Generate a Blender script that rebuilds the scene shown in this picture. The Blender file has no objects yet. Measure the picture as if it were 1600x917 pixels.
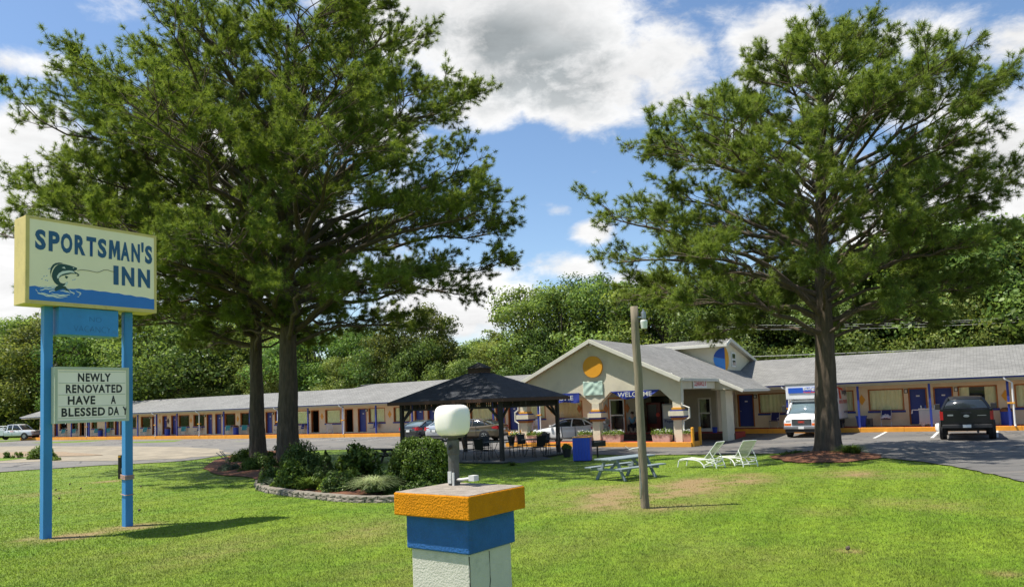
import bpy, bmesh, math, random
import numpy as np
from mathutils import Vector, Matrix
R_ = math.radians
C = bpy.context.scene.collection
random.seed(7); np.random.seed(7)

# ------------------------------------------------------------------ camera
FPX, TILT, ROLL, CY, CAMH = 1153.3, 0.06787, -0.03757, 549.94, 2.1565
YAW, DIST = 0.99986, 48.387
_ct, _st = math.cos(TILT), math.sin(TILT); _c, _s = math.cos(ROLL), math.sin(ROLL)
_fw = np.array([0, _ct, _st]); _up = np.array([0, -_st, _ct]); _rt = np.array([1., 0, 0])
RC = np.array([_c*_rt+_s*_up, -_s*_rt+_c*_up, _fw])
cam_d = bpy.data.cameras.new('camera'); cam = bpy.data.objects.new('camera', cam_d); C.objects.link(cam)
m = Matrix.Identity(4)
for r in range(3):
    m[r][0] = RC[0][r]; m[r][1] = RC[1][r]; m[r][2] = -RC[2][r]
m[2][3] = CAMH
cam.matrix_world = m
cam_d.sensor_fit = 'HORIZONTAL'; cam_d.sensor_width = 36.0
cam_d.lens = FPX/1600*36; cam_d.shift_y = (CY-458.5)/1600
cam_d.clip_end = 3000; cam_d.clip_start = 0.1
sc = bpy.context.scene; sc.camera = cam
sc.view_settings.view_transform = 'Standard'; sc.view_settings.look = 'None'
sc.view_settings.gamma = 1; sc.view_settings.use_curve_mapping = False
sc.view_settings.exposure = 0.80

SUN_AZ = (-0.9986, -0.052); SUN_EL = R_(65.5)
SKY_STR = 0.10

# ------------------------------------------------------------------ geometry helpers (photo coordinates, 1600 wide)
TT = np.array([math.sin(YAW), -math.cos(YAW)]); NN = np.array([math.cos(YAW), math.sin(YAW)])
FROT = math.atan2(TT[1], TT[0])
def ray(x, y):
    return RC.T @ np.array([(x-800)/FPX, -(y-CY)/FPX, 1.0])
def sstep(a, b, x):
    t = np.clip((x-a)/(b-a), 0, 1); return t*t*(3-2*t)
def HG(X, Y):
    X = np.asarray(X, float); Y = np.asarray(Y, float)
    h = -0.30*sstep(13, 34, Y)
    s = X*TT[0]+Y*TT[1]; q = DIST-(X*NN[0]+Y*NN[1])
    h = h-0.14*np.exp(-((s+14)**2)/90-((q-7)**2)/22)
    h = h-0.10*sstep(-30, -60, s)*sstep(12, 6, q)
    return h
def G(x, y, dz=0.0):
    v = ray(x, y); P = np.array([0, 20.])
    z = 0.
    for _ in range(30):
        k = (z+dz-CAMH)/v[2]; P = k*v[:2]; z = float(HG(P[0], P[1]))
    return Vector((P[0], P[1], z+dz))
def Fq(s, q, z=0.0):
    P = NN*(DIST-q)+TT*s; return Vector((P[0], P[1], z))
def onq(x, y, q):
    v = ray(x, y); k = (DIST-q)/(NN@v[:2]); P = k*v[:2]; return float(P@TT), float(CAMH+k*v[2])
def online(x, y, P0, u):
    """vertical plane through P0 (2d) along u: returns (a, z)"""
    v = ray(x, y); A = np.array([[v[0], -u[0]], [v[1], -u[1]]]); k, a = np.linalg.solve(A, np.array(P0[:2], float))
    return float(a), float(CAMH+k*v[2])
def hz(P, y, x):
    v = ray(x, y); k = math.hypot(P[0], P[1])/math.hypot(v[0], v[1]); return CAMH+k*v[2]

# ------------------------------------------------------------------ materials
M = {}
def nt(name):
    mt = bpy.data.materials.new(name); mt.use_nodes = True; t = mt.node_tree; t.nodes.clear()
    out = t.nodes.new('ShaderNodeOutputMaterial'); return mt, t, out
def mat(name, col, rough=0.7, metal=0.0, var=0.0, vscale=3.0, bump=0.0, bscale=40.0, dirt=None, dscale=1.5, dlo=.5, dhi=.7, coat=0.0, spec=0.5, emit=0):
    mt, t, out = nt(name); N = t.nodes; L = t.links
    b = N.new('ShaderNodeBsdfPrincipled'); L.new(b.outputs[0], out.inputs[0])
    b.inputs['Roughness'].default_value = rough; b.inputs['Metallic'].default_value = metal
    b.inputs['Coat Weight'].default_value = coat; b.inputs['Specular IOR Level'].default_value = spec
    c4 = (*col, 1); b.inputs['Base Color'].default_value = c4
    tc = N.new('ShaderNodeTexCoord'); cur = None
    if var > 0:
        n = N.new('ShaderNodeTexNoise'); n.inputs['Scale'].default_value = vscale; n.inputs['Detail'].default_value = 6; n.inputs['Roughness'].default_value = .65
        L.new(tc.outputs['Object'], n.inputs['Vector'])
        mr = N.new('ShaderNodeMapRange'); mr.inputs[1].default_value = .3; mr.inputs[2].default_value = .7
        mr.inputs[3].default_value = 1-var; mr.inputs[4].default_value = 1+var; L.new(n.outputs[0], mr.inputs[0])
        mx = N.new('ShaderNodeVectorMath'); mx.operation = 'SCALE'; mx.inputs[0].default_value = col; L.new(mr.outputs[0], mx.inputs['Scale'])
        cur = mx.outputs[0]
    if dirt is not None:
        n2 = N.new('ShaderNodeTexNoise'); n2.inputs['Scale'].default_value = dscale; n2.inputs['Detail'].default_value = 8; n2.inputs['Roughness'].default_value = .7
        L.new(tc.outputs['Object'], n2.inputs['Vector'])
        mr2 = N.new('ShaderNodeMapRange'); mr2.inputs[1].default_value = dlo; mr2.inputs[2].default_value = dhi; L.new(n2.outputs[0], mr2.inputs[0])
        mm = N.new('ShaderNodeMix'); mm.data_type = 'RGBA'; L.new(mr2.outputs[0], mm.inputs[0])
        if cur: L.new(cur, mm.inputs[6])
        else: mm.inputs[6].default_value = c4
        mm.inputs[7].default_value = (*dirt, 1); cur = mm.outputs[2]
    if cur: L.new(cur, b.inputs['Base Color'])
    if bump > 0:
        n3 = N.new('ShaderNodeTexNoise'); n3.inputs['Scale'].default_value = bscale; n3.inputs['Detail'].default_value = 5
        L.new(tc.outputs['Object'], n3.inputs['Vector'])
        bp = N.new('ShaderNodeBump'); bp.inputs['Strength'].default_value = bump; bp.inputs['Distance'].default_value = .03
        L.new(n3.outputs[0], bp.inputs['Height']); L.new(bp.outputs[0], b.inputs['Normal'])
    if emit: b.inputs['Emission Color'].default_value = c4; b.inputs['Emission Strength'].default_value = emit
    M[name] = mt; return mt

def leafmat(name, col, col2, trans=.35, rough=.6, objvar=True):
    mt, t, out = nt(name); N = t.nodes; L = t.links
    g = N.new('ShaderNodeNewGeometry'); mx = N.new('ShaderNodeMix'); mx.data_type = 'RGBA'
    mx.inputs[6].default_value = (*col, 1); mx.inputs[7].default_value = (*col2, 1); L.new(g.outputs['Random Per Island'], mx.inputs[0])
    src = mx.outputs[2]
    if objvar:
        oi = N.new('ShaderNodeObjectInfo'); hs = N.new('ShaderNodeHueSaturation'); L.new(src, hs.inputs['Color'])
        mr = N.new('ShaderNodeMapRange'); mr.inputs[3].default_value = .46; mr.inputs[4].default_value = .525; L.new(oi.outputs['Random'], mr.inputs[0]); L.new(mr.outputs[0], hs.inputs['Hue'])
        ml = N.new('ShaderNodeMath'); ml.operation = 'MULTIPLY'; ml.inputs[1].default_value = 7.31; L.new(oi.outputs['Random'], ml.inputs[0])
        fr = N.new('ShaderNodeMath'); fr.operation = 'FRACT'; L.new(ml.outputs[0], fr.inputs[0])
        mr2 = N.new('ShaderNodeMapRange'); mr2.inputs[3].default_value = .65; mr2.inputs[4].default_value = 1.4; L.new(fr.outputs[0], mr2.inputs[0]); L.new(mr2.outputs[0], hs.inputs['Value'])
        src = hs.outputs[0]
    at = N.new('ShaderNodeAttribute'); at.attribute_name = 'cn'; vt = N.new('ShaderNodeVectorTransform'); vt.vector_type = 'VECTOR'; vt.convert_from = 'OBJECT'; vt.convert_to = 'WORLD'; L.new(at.outputs['Vector'], vt.inputs[0])
    va = N.new('ShaderNodeVectorMath'); va.operation = 'MULTIPLY_ADD'; L.new(g.outputs['Normal'], va.inputs[0]); va.inputs[1].default_value = (.5, .5, .5); L.new(vt.outputs[0], va.inputs[2])
    vn = N.new('ShaderNodeVectorMath'); vn.operation = 'NORMALIZE'; L.new(va.outputs[0], vn.inputs[0])
    b = N.new('ShaderNodeBsdfDiffuse'); L.new(src, b.inputs['Color']); L.new(vn.outputs[0], b.inputs['Normal'])
    gl = N.new('ShaderNodeBsdfGlossy'); gl.inputs['Roughness'].default_value = .45; gl.inputs['Color'].default_value = (.6, .65, .5, 1); mg = N.new('ShaderNodeMixShader'); mg.inputs[0].default_value = .05; L.new(b.outputs[0], mg.inputs[1]); L.new(gl.outputs[0], mg.inputs[2])
    tr = N.new('ShaderNodeBsdfTranslucent'); hs2 = N.new('ShaderNodeHueSaturation'); hs2.inputs['Hue'].default_value = .485; hs2.inputs['Value'].default_value = 1.3; hs2.inputs['Saturation'].default_value = 1.1
    L.new(src, hs2.inputs['Color']); L.new(hs2.outputs[0], tr.inputs[0])
    ms = N.new('ShaderNodeMixShader'); ms.inputs[0].default_value = trans; L.new(mg.outputs[0], ms.inputs[1]); L.new(tr.outputs[0], ms.inputs[2]); L.new(ms.outputs[0], out.inputs[0])
    M[name] = mt; return mt

leafmat('needle', (.100, .162, .026), (.245, .325, .060), .42, .5, False)
leafmat('leaf_broad', (.078, .138, .028), (.165, .235, .050), .36)
leafmat('leaf_pineforest', (.058, .098, .028), (.12, .165, .045), .32)
leafmat('leaf_hedge', (.04, .08, .012), (.13, .20, .03), .3, .45, False)
leafmat('leaf_dark', (.038, .075, .015), (.085, .135, .028), .25, .5, False)
leafmat('leaf_lime', (.10, .17, .025), (.17, .24, .04), .35, .5, False)
leafmat('leaf_blue', (.07, .10, .07), (.13, .17, .10), .3, .5, False)
leafmat('leaf_varieg', (.20, .28, .09), (.46, .50, .28), .35, .5, False)
leafmat('leaf_planter', (.09, .16, .03), (.22, .30, .06), .35, .5, False)
mat('bark', (.088, .064, .044), .95, var=.45, vscale=9, bump=.9, bscale=14, dirt=(.05, .045, .035), dscale=5)
mat('bark_far', (.07, .058, .045), .95, var=.3)
mat('stucco', (.72, .655, .50), .9, var=.05, vscale=1.5, bump=.25, bscale=60, dirt=(.53, .48, .38), dscale=.6, dlo=.52, dhi=.8)
mat('wall_paint', (.82, .68, .46), .85, var=.06, vscale=2, dirt=(.70, .56, .38), dscale=.7, dlo=.5, dhi=.8)
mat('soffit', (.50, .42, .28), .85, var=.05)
mat('office_wall_shade', (.40, .36, .27), .9, var=.08, vscale=1.5)  # tan darkened so the portico's shade sits in the wall colour
mat('trim_white', (.68, .66, .58), .6, var=.05)
mat('white_paint', (.78, .78, .75), .45, var=.04, vscale=6)
mat('white_plastic', (.74, .74, .70), .35)
mat('orange_trim', (.42, .14, .025), .7, var=.12, vscale=4)
mat('orange_kerb', (.78, .33, .03), .75, var=.12, vscale=2.5, dirt=(.40, .20, .08), dscale=3, dlo=.58, dhi=.75)
mat('orange_disc', (.80, .36, .02), .5, var=.04)
mat('blue_door', (.022, .045, .26), .5, var=.08, vscale=2)
mat('blue_trim', (.02, .04, .25), .55, var=.1)
mat('blue_sign', (.035, .24, .58), .5, var=.1, vscale=2.5, dirt=(.05, .15, .32), dscale=4, dlo=.6, dhi=.8)
mat('blue_post', (.035, .22, .50), .55, var=.1, vscale=3, dirt=(.03, .13, .27), dscale=5, dlo=.6, dhi=.8)
mat('blue_pillar', (.012, .095, .30), .8, var=.18, vscale=6, bump=.35, bscale=55, dirt=(.02, .06, .15), dscale=7, dlo=.58, dhi=.8)
mat('orange_pillar', (.55, .205, .004), .85, spec=.15, var=.12, vscale=7, bump=.55, bscale=55, dirt=(.35, .16, .03), dscale=11, dlo=.6, dhi=.85)
mat('grey_pillar', (.52, .49, .43), .85, var=.08, vscale=4, bump=.28, bscale=55, dirt=(.30, .30, .26), dscale=3, dlo=.55, dhi=.8)
mat('concrete_top', (.27, .23, .185), .95, var=.3, vscale=9, bump=.5, bscale=60, dirt=(.17, .15, .12), dscale=7, dlo=.5, dhi=.75)
mat('crack', (.05, .045, .04), .95)
mat('curtain', (.90, .83, .52), .9, var=.06)
mat('curtain_tan', (.80, .60, .32), .9, var=.06)
mat('window_glass', (.035, .045, .05), .05, spec=.8)
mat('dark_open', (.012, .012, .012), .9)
mat('black_metal', (.015, .015, .016), .4, metal=.3)
mat('dark_wood', (.028, .024, .018), .8, var=.25, vscale=8)
mat('fascia_brown', (.075, .034, .02), .75, var=.2, vscale=5)
mat('plate_white', (.8, .8, .78), .4)
mat('grey_metal', (.32, .33, .34), .4, metal=.8, var=.08, dirt=(.2, .2, .2), dscale=9)
mat('pipe_grey', (.10, .097, .088), .7, metal=.2, var=.3, vscale=14, dirt=(.09, .07, .05), dscale=16)
mat('pipe_white', (.55, .55, .52), .5, var=.1, dirt=(.3, .28, .24), dscale=14)
mat('sign_yellow', (.66, .50, .17), .55, var=.08, vscale=3, dirt=(.48, .36, .12), dscale=5, dlo=.55, dhi=.75)
mat('sign_cream', (.97, .83, .57), .35, var=.04, vscale=1.5)
mat('sign_water', (.01, .16, .55), .35, var=.04)
mat('sign_text', (.008, .085, .20), .4)
mat('fish_green', (.006, .055, .04), .4); mat('fish_white', (.72, .74, .66), .4); mat('line_black', (.02, .02, .02), .5)
mat('board_face', (.97, .84, .74), .4, var=.04, vscale=2)
mat('board_frame', (.50, .51, .40), .5, var=.08)
mat('letter_black', (.012, .012, .012), .5)
mat('rust_specks', (.02, .035, .07), .9)
mat('red_walk', (.33, .035, .02), .8, var=.15, vscale=2)
mat('mulch', (.15, .058, .024), 1, var=.5, vscale=14, bump=1, bscale=25, dirt=(.07, .035, .018), dscale=6)
mat('straw', (.30, .16, .06), 1, var=.3, vscale=10)
mat('bare_soil', (.26, .19, .12), 1, var=.3, vscale=7, bump=.5, bscale=30)
mat('stone_block', (.20, .175, .135), .95, var=.35, vscale=6, bump=1, bscale=22)
mat('paint_line', (.62, .61, .56), .8, var=.1, vscale=6, dirt=(.20, .2, .19), dscale=5, dlo=.5, dhi=.72)
mat('tyre', (.016, .016, .017), .85, var=.1)
mat('rim', (.42, .42, .43), .3, metal=.9)
mat('car_glass', (.02, .026, .03), .06, spec=.9)
mat('car_glass_light', (.12, .17, .19), .05, spec=.9)
mat('tail_red', (.45, .008, .012), .2); mat('head_clear', (.6, .62, .62), .12); mat('amber', (.85, .16, .01), .3)
mat('black_plastic', (.02, .02, .021), .6)
mat('car_dark', (.045, .05, .055), .25, metal=.5, coat=1); mat('car_white', (.72, .73, .74), .3, coat=1)
mat('car_silver', (.55, .57, .60), .28, metal=.4, coat=1); mat('car_brown', (.12, .095, .06), .3, metal=.5, coat=1)
mat('car_black', (.006, .006, .007), .3, coat=.25, spec=.3)
mat('van_white', (.78, .79, .80), .35, coat=.5, var=.03)
mat('van_blue', (.02, .10, .52), .4); mat('logo_red', (.75, .05, .02), .4); mat('logo_navy', (.03, .04, .15), .4)
mat('picnic_blue', (.19, .235, .25), .75, var=.15, vscale=7, dirt=(.12, .15, .17), dscale=9)
mat('lounge_strap', (.50, .53, .42), .6)
mat('bin_blue', (.01, .055, .40), .4, var=.08)
mat('brown_lid', (.22, .10, .04), .7)
mat('teal', (.03, .30, .30), .6); mat('navy_fabric', (.02, .025, .15), .8)
mat('banner_blue', (.02, .04, .27), .6, var=.06, vscale=4); mat('banner_text', (.70, .70, .62), .6)
mat('cloth_green', (.50, .66, .56), .7, var=.06, vscale=4)
mat('red_text', (.55, .03, .03), .5)
mat('utility_wood', (.21, .17, .115), .9, var=.3, vscale=6, bump=.7, bscale=20, dirt=(.10, .085, .06), dscale=4)
mat('terracotta', (.45, .27, .19), .85, var=.15); mat('planter_pink', (.56, .40, .34), .9, var=.2, vscale=5, bump=.3)
mat('skin', (.42, .25, .18), .6); mat('shirt_blue', (.12, .28, .42), .9); mat('trouser_dark', (.02, .02, .025), .9); mat('hair_dark', (.03, .02, .015), .8)
mat('vend_red', (.16, .012, .012), .4); mat('vend_face', (.28, .30, .36), .3); mat('vend_dark', (.03, .03, .035), .3)
mat('cart_grey', (.40, .44, .44), .6, var=.05); mat('towel', (.66, .64, .70), .9)
mat('wire', (.30, .30, .28), .5)
mat('sky_blue_paint', (.05, .25, .68), .5); mat('navy_paint', (.015, .08, .38), .5)
mat('deck', (.13, .125, .115), .85, var=.2, vscale=5)
mat('lens_white', (.66, .66, .62), .3)
mat('far_field', (.10, .14, .03), 1, var=.3, vscale=.3)

def stretch(name, sc3):   # bark and timber run vertically
    t = M[name].node_tree; mp = t.nodes.new('ShaderNodeMapping'); mp.inputs['Scale'].default_value = sc3
    src = [n for n in t.nodes if n.bl_idname == 'ShaderNodeTexCoord'][0].outputs['Object']
    for l in list(src.links): t.links.new(mp.outputs[0], l.to_socket)
    t.links.new(src, mp.inputs[0])
stretch('bark', (1, 1, .22)); stretch('utility_wood', (1, 1, .12)); stretch('blue_post', (1, 1, .35))
def globe_mat():
    mt, t, out = nt('lamp_globe'); N = t.nodes; L = t.links
    b = N.new('ShaderNodeBsdfPrincipled'); b.inputs['Base Color'].default_value = (.88, .81, .75, 1); b.inputs['Roughness'].default_value = .35
    b.inputs['Subsurface Weight'].default_value = .3; b.inputs['Subsurface Radius'].default_value = (.1, .1, .08); b.inputs['Subsurface Scale'].default_value = .6
    L.new(b.outputs[0], out.inputs[0]); M['lamp_globe'] = mt
globe_mat()

def shingle(name, c1, c2, axis_rot=0):
    mt, t, out = nt(name); N = t.nodes; L = t.links
    b = N.new('ShaderNodeBsdfPrincipled'); b.inputs['Roughness'].default_value = .9; L.new(b.outputs[0], out.inputs[0])
    tc = N.new('ShaderNodeTexCoord'); br = N.new('ShaderNodeTexBrick'); L.new(tc.outputs['UV'], br.inputs['Vector'])
    br.inputs['Color1'].default_value = (*c1, 1); br.inputs['Color2'].default_value = (*c2, 1); br.inputs['Mortar'].default_value = (*[v*.45 for v in c1], 1)
    br.inputs['Scale'].default_value = 1; br.inputs['Brick Width'].default_value = .32; br.inputs['Row Height'].default_value = .145; br.inputs['Mortar Size'].default_value = .010; br.inputs['Mortar Smooth'].default_value = .3
    n = N.new('ShaderNodeTexNoise'); n.inputs['Scale'].default_value = .35; n.inputs['Detail'].default_value = 8; n.inputs['Roughness'].default_value = .75; L.new(tc.outputs['UV'], n.inputs['Vector'])
    mr = N.new('ShaderNodeMapRange'); mr.inputs[1].default_value = .3; mr.inputs[2].default_value = .7; mr.inputs[3].default_value = .78; mr.inputs[4].default_value = 1.18; L.new(n.outputs[0], mr.inputs[0])
    vm = N.new('ShaderNodeVectorMath'); vm.operation = 'SCALE'; L.new(br.outputs[0], vm.inputs[0]); L.new(mr.outputs[0], vm.inputs['Scale']); L.new(vm.outputs[0], b.inputs['Base Color'])
    bp = N.new('ShaderNodeBump'); bp.inputs['Strength'].default_value = .6; bp.inputs['Distance'].default_value = .02; L.new(br.outputs[1], bp.inputs['Height']); bp.invert = True; L.new(bp.outputs[0], b.inputs['Normal'])
    M[name] = mt
shingle('shingle_grey', (.175, .172, .16), (.235, .23, .215)); shingle('shingle_dark', (.020, .023, .030), (.036, .040, .050))

def asphalt():
    mt, t, out = nt('asphalt'); N = t.nodes; L = t.links
    b = N.new('ShaderNodeBsdfPrincipled'); b.inputs['Roughness'].default_value = .85; L.new(b.outputs[0], out.inputs[0])
    tc = N.new('ShaderNodeTexCoord')
    def noise(s, d=8, ro=.65, vec=None):
        n = N.new('ShaderNodeTexNoise'); n.inputs['Scale'].default_value = s; n.inputs['Detail'].default_value = d; n.inputs['Roughness'].default_value = ro
        L.new(vec or tc.outputs['Object'], n.inputs['Vector']); return n.outputs[0]
    def ramp(x, a, b2, c=0, d=1):
        mr = N.new('ShaderNodeMapRange'); mr.inputs[1].default_value = a; mr.inputs[2].default_value = b2; mr.inputs[3].default_value = c; mr.inputs[4].default_value = d; L.new(x, mr.inputs[0]); return mr.outputs[0]
    def mix(f, a, b2):
        mm = N.new('ShaderNodeMix'); mm.data_type = 'RGBA'; L.new(f, mm.inputs[0])
        for i, v in ((6, a), (7, b2)):
            if isinstance(v, tuple): mm.inputs[i].default_value = (*v, 1)
            else: L.new(v, mm.inputs[i])
        return mm.outputs[2]
    sep = N.new('ShaderNodeSeparateXYZ'); L.new(tc.outputs['Object'], sep.inputs[0])
    base = mix(ramp(noise(.35), .35, .65), (.11, .105, .098), (.17, .16, .145))
    # asphalt turns lighter towards the far left lot
    base = mix(ramp(sep.outputs[0], 2, -22, 0, 1), base, mix(ramp(noise(.22), .4, .62), (.145, .14, .13), (.20, .185, .16)))
    # worn light wheel tracks along the drive
    mp = N.new('ShaderNodeMapping'); mp.inputs['Rotation'].default_value = (0, 0, -FROT); mp.inputs['Scale'].default_value = (.08, 1.1, 1); L.new(tc.outputs['Object'], mp.inputs[0])
    base = mix(ramp(noise(1.0, 5, .6, mp.outputs[0]), .52, .68, 0, .65), base, (.24, .21, .17))
    base = mix(ramp(noise(1.7, 9, .75), .60, .70, 0, .55), base, (.22, .12, .05))     # pine straw litter
    vo = N.new('ShaderNodeTexVoronoi'); vo.feature = 'DISTANCE_TO_EDGE'; vo.inputs['Scale'].default_value = .28
    nz = N.new('ShaderNodeTexNoise'); nz.inputs['Scale'].default_value = 1.2; nz.inputs['Detail'].default_value = 6; L.new(tc.outputs['Object'], nz.inputs['Vector'])
    ad = N.new('ShaderNodeVectorMath'); ad.operation = 'MULTIPLY_ADD'; L.new(nz.outputs[1], ad.inputs[0]); ad.inputs[1].default_value = (1.6, 1.6, 0); L.new(tc.outputs['Object'], ad.inputs[2]); L.new(ad.outputs[0], vo.inputs['Vector'])
    base = mix(ramp(vo.outputs[0], .020, .006, 0, .85), base, (.035, .035, .032))
    base = mix(ramp(noise(60, 3), .3, .75, 0, .35), base, (.03, .03, .03))
    L.new(base, b.inputs['Base Color'])
    bp = N.new('ShaderNodeBump'); bp.inputs['Strength'].default_value = .4; bp.inputs['Distance'].default_value = .02; L.new(noise(45, 4), bp.inputs['Height']); L.new(bp.outputs[0], b.inputs['Normal'])
    M['asphalt'] = mt
asphalt()
def gravelmat():
    mat('gravel', (.27, .23, .165), .95, var=.25, vscale=.9, bump=.5, bscale=20, dirt=(.18, .155, .115), dscale=.5, dlo=.45, dhi=.7)
gravelmat()
def lawnmat(name, blade):
    mt, t, out = nt(name); N = t.nodes; L = t.links
    at = N.new('ShaderNodeAttribute'); at.attribute_name = 'dead'
    tc = N.new('ShaderNodeTexCoord')
    n = N.new('ShaderNodeTexNoise'); n.inputs['Scale'].default_value = .45; n.inputs['Detail'].default_value = 8; n.inputs['Roughness'].default_value = .7; L.new(tc.outputs['Object'], n.inputs['Vector'])
    mr = N.new('ShaderNodeMapRange'); mr.inputs[1].default_value = .38; mr.inputs[2].default_value = .62; L.new(n.outputs[0], mr.inputs[0])
    c1 = N.new('ShaderNodeMix'); c1.data_type = 'RGBA'; L.new(mr.outputs[0], c1.inputs[0])
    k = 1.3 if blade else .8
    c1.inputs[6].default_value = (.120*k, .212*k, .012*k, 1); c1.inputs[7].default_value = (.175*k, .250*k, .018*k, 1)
    n2 = N.new('ShaderNodeTexNoise'); n2.inputs['Scale'].default_value = 5; n2.inputs['Detail'].default_value = 6; L.new(tc.outputs['Object'], n2.inputs['Vector'])
    mr2 = N.new('ShaderNodeMapRange'); mr2.inputs[1].default_value = .3; mr2.inputs[2].default_value = .7; mr2.inputs[3].default_value = .75; mr2.inputs[4].default_value = 1.25; L.new(n2.outputs[0], mr2.inputs[0])
    vm = N.new('ShaderNodeVectorMath'); vm.operation = 'SCALE'; L.new(c1.outputs[2], vm.inputs[0]); L.new(mr2.outputs[0], vm.inputs['Scale'])
    mpw = N.new('ShaderNodeMapping'); mpw.inputs['Rotation'].default_value = (0, 0, .5); L.new(tc.outputs['Object'], mpw.inputs[0])
    wv = N.new('ShaderNodeTexWave'); wv.inputs['Scale'].default_value = .28; wv.inputs['Distortion'].default_value = 2.2; wv.inputs['Detail'].default_value = 2; wv.inputs['Detail Scale'].default_value = .35; L.new(mpw.outputs[0], wv.inputs['Vector'])
    mrw = N.new('ShaderNodeMapRange'); mrw.inputs[3].default_value = .93; mrw.inputs[4].default_value = 1.08; L.new(wv.outputs['Fac'], mrw.inputs[0])
    vw = N.new('ShaderNodeVectorMath'); vw.operation = 'SCALE'; L.new(vm.outputs[0], vw.inputs[0]); L.new(mrw.outputs[0], vw.inputs['Scale'])
    src = vw.outputs[0]
    if blade:
        g = N.new('ShaderNodeNewGeometry'); mr3 = N.new('ShaderNodeMapRange'); mr3.inputs[3].default_value = .8; mr3.inputs[4].default_value = 1.22; L.new(g.outputs['Random Per Island'], mr3.inputs[0])
        v2 = N.new('ShaderNodeVectorMath'); v2.operation = 'SCALE'; L.new(src, v2.inputs[0]); L.new(mr3.outputs[0], v2.inputs['Scale']); src = v2.outputs[0]
    dm = N.new('ShaderNodeMix'); dm.data_type = 'RGBA'; L.new(at.outputs['Fac'], dm.inputs[0]); L.new(src, dm.inputs[6]); dm.inputs[7].default_value = (.30, .215, .085, 1) if blade else (.24, .17, .075, 1)
    b = N.new('ShaderNodeBsdfPrincipled'); b.inputs['Roughness'].default_value = .7; b.inputs['Specular IOR Level'].default_value = .25; L.new(dm.outputs[2], b.inputs['Base Color'])
    if blade:
        g2 = N.new('ShaderNodeNewGeometry'); va = N.new('ShaderNodeVectorMath'); va.operation = 'MULTIPLY_ADD'; L.new(g2.outputs['Normal'], va.inputs[0]); va.inputs[1].default_value = (.55, .55, .55); va.inputs[2].default_value = (0, 0, 1)
        vn = N.new('ShaderNodeVectorMath'); vn.operation = 'NORMALIZE'; L.new(va.outputs[0], vn.inputs[0]); L.new(vn.outputs[0], b.inputs['Normal'])
        tr = N.new('ShaderNodeBsdfTranslucent'); L.new(dm.outputs[2], tr.inputs[0]); ms = N.new('ShaderNodeMixShader'); ms.inputs[0].default_value = .35
        L.new(b.outputs[0], ms.inputs[1]); L.new(tr.outputs[0], ms.inputs[2]); L.new(ms.outputs[0], out.inputs[0])
    else: L.new(b.outputs[0], out.inputs[0])
    M[name] = mt
lawnmat('lawn', False); lawnmat('grass_blade', True)

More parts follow.
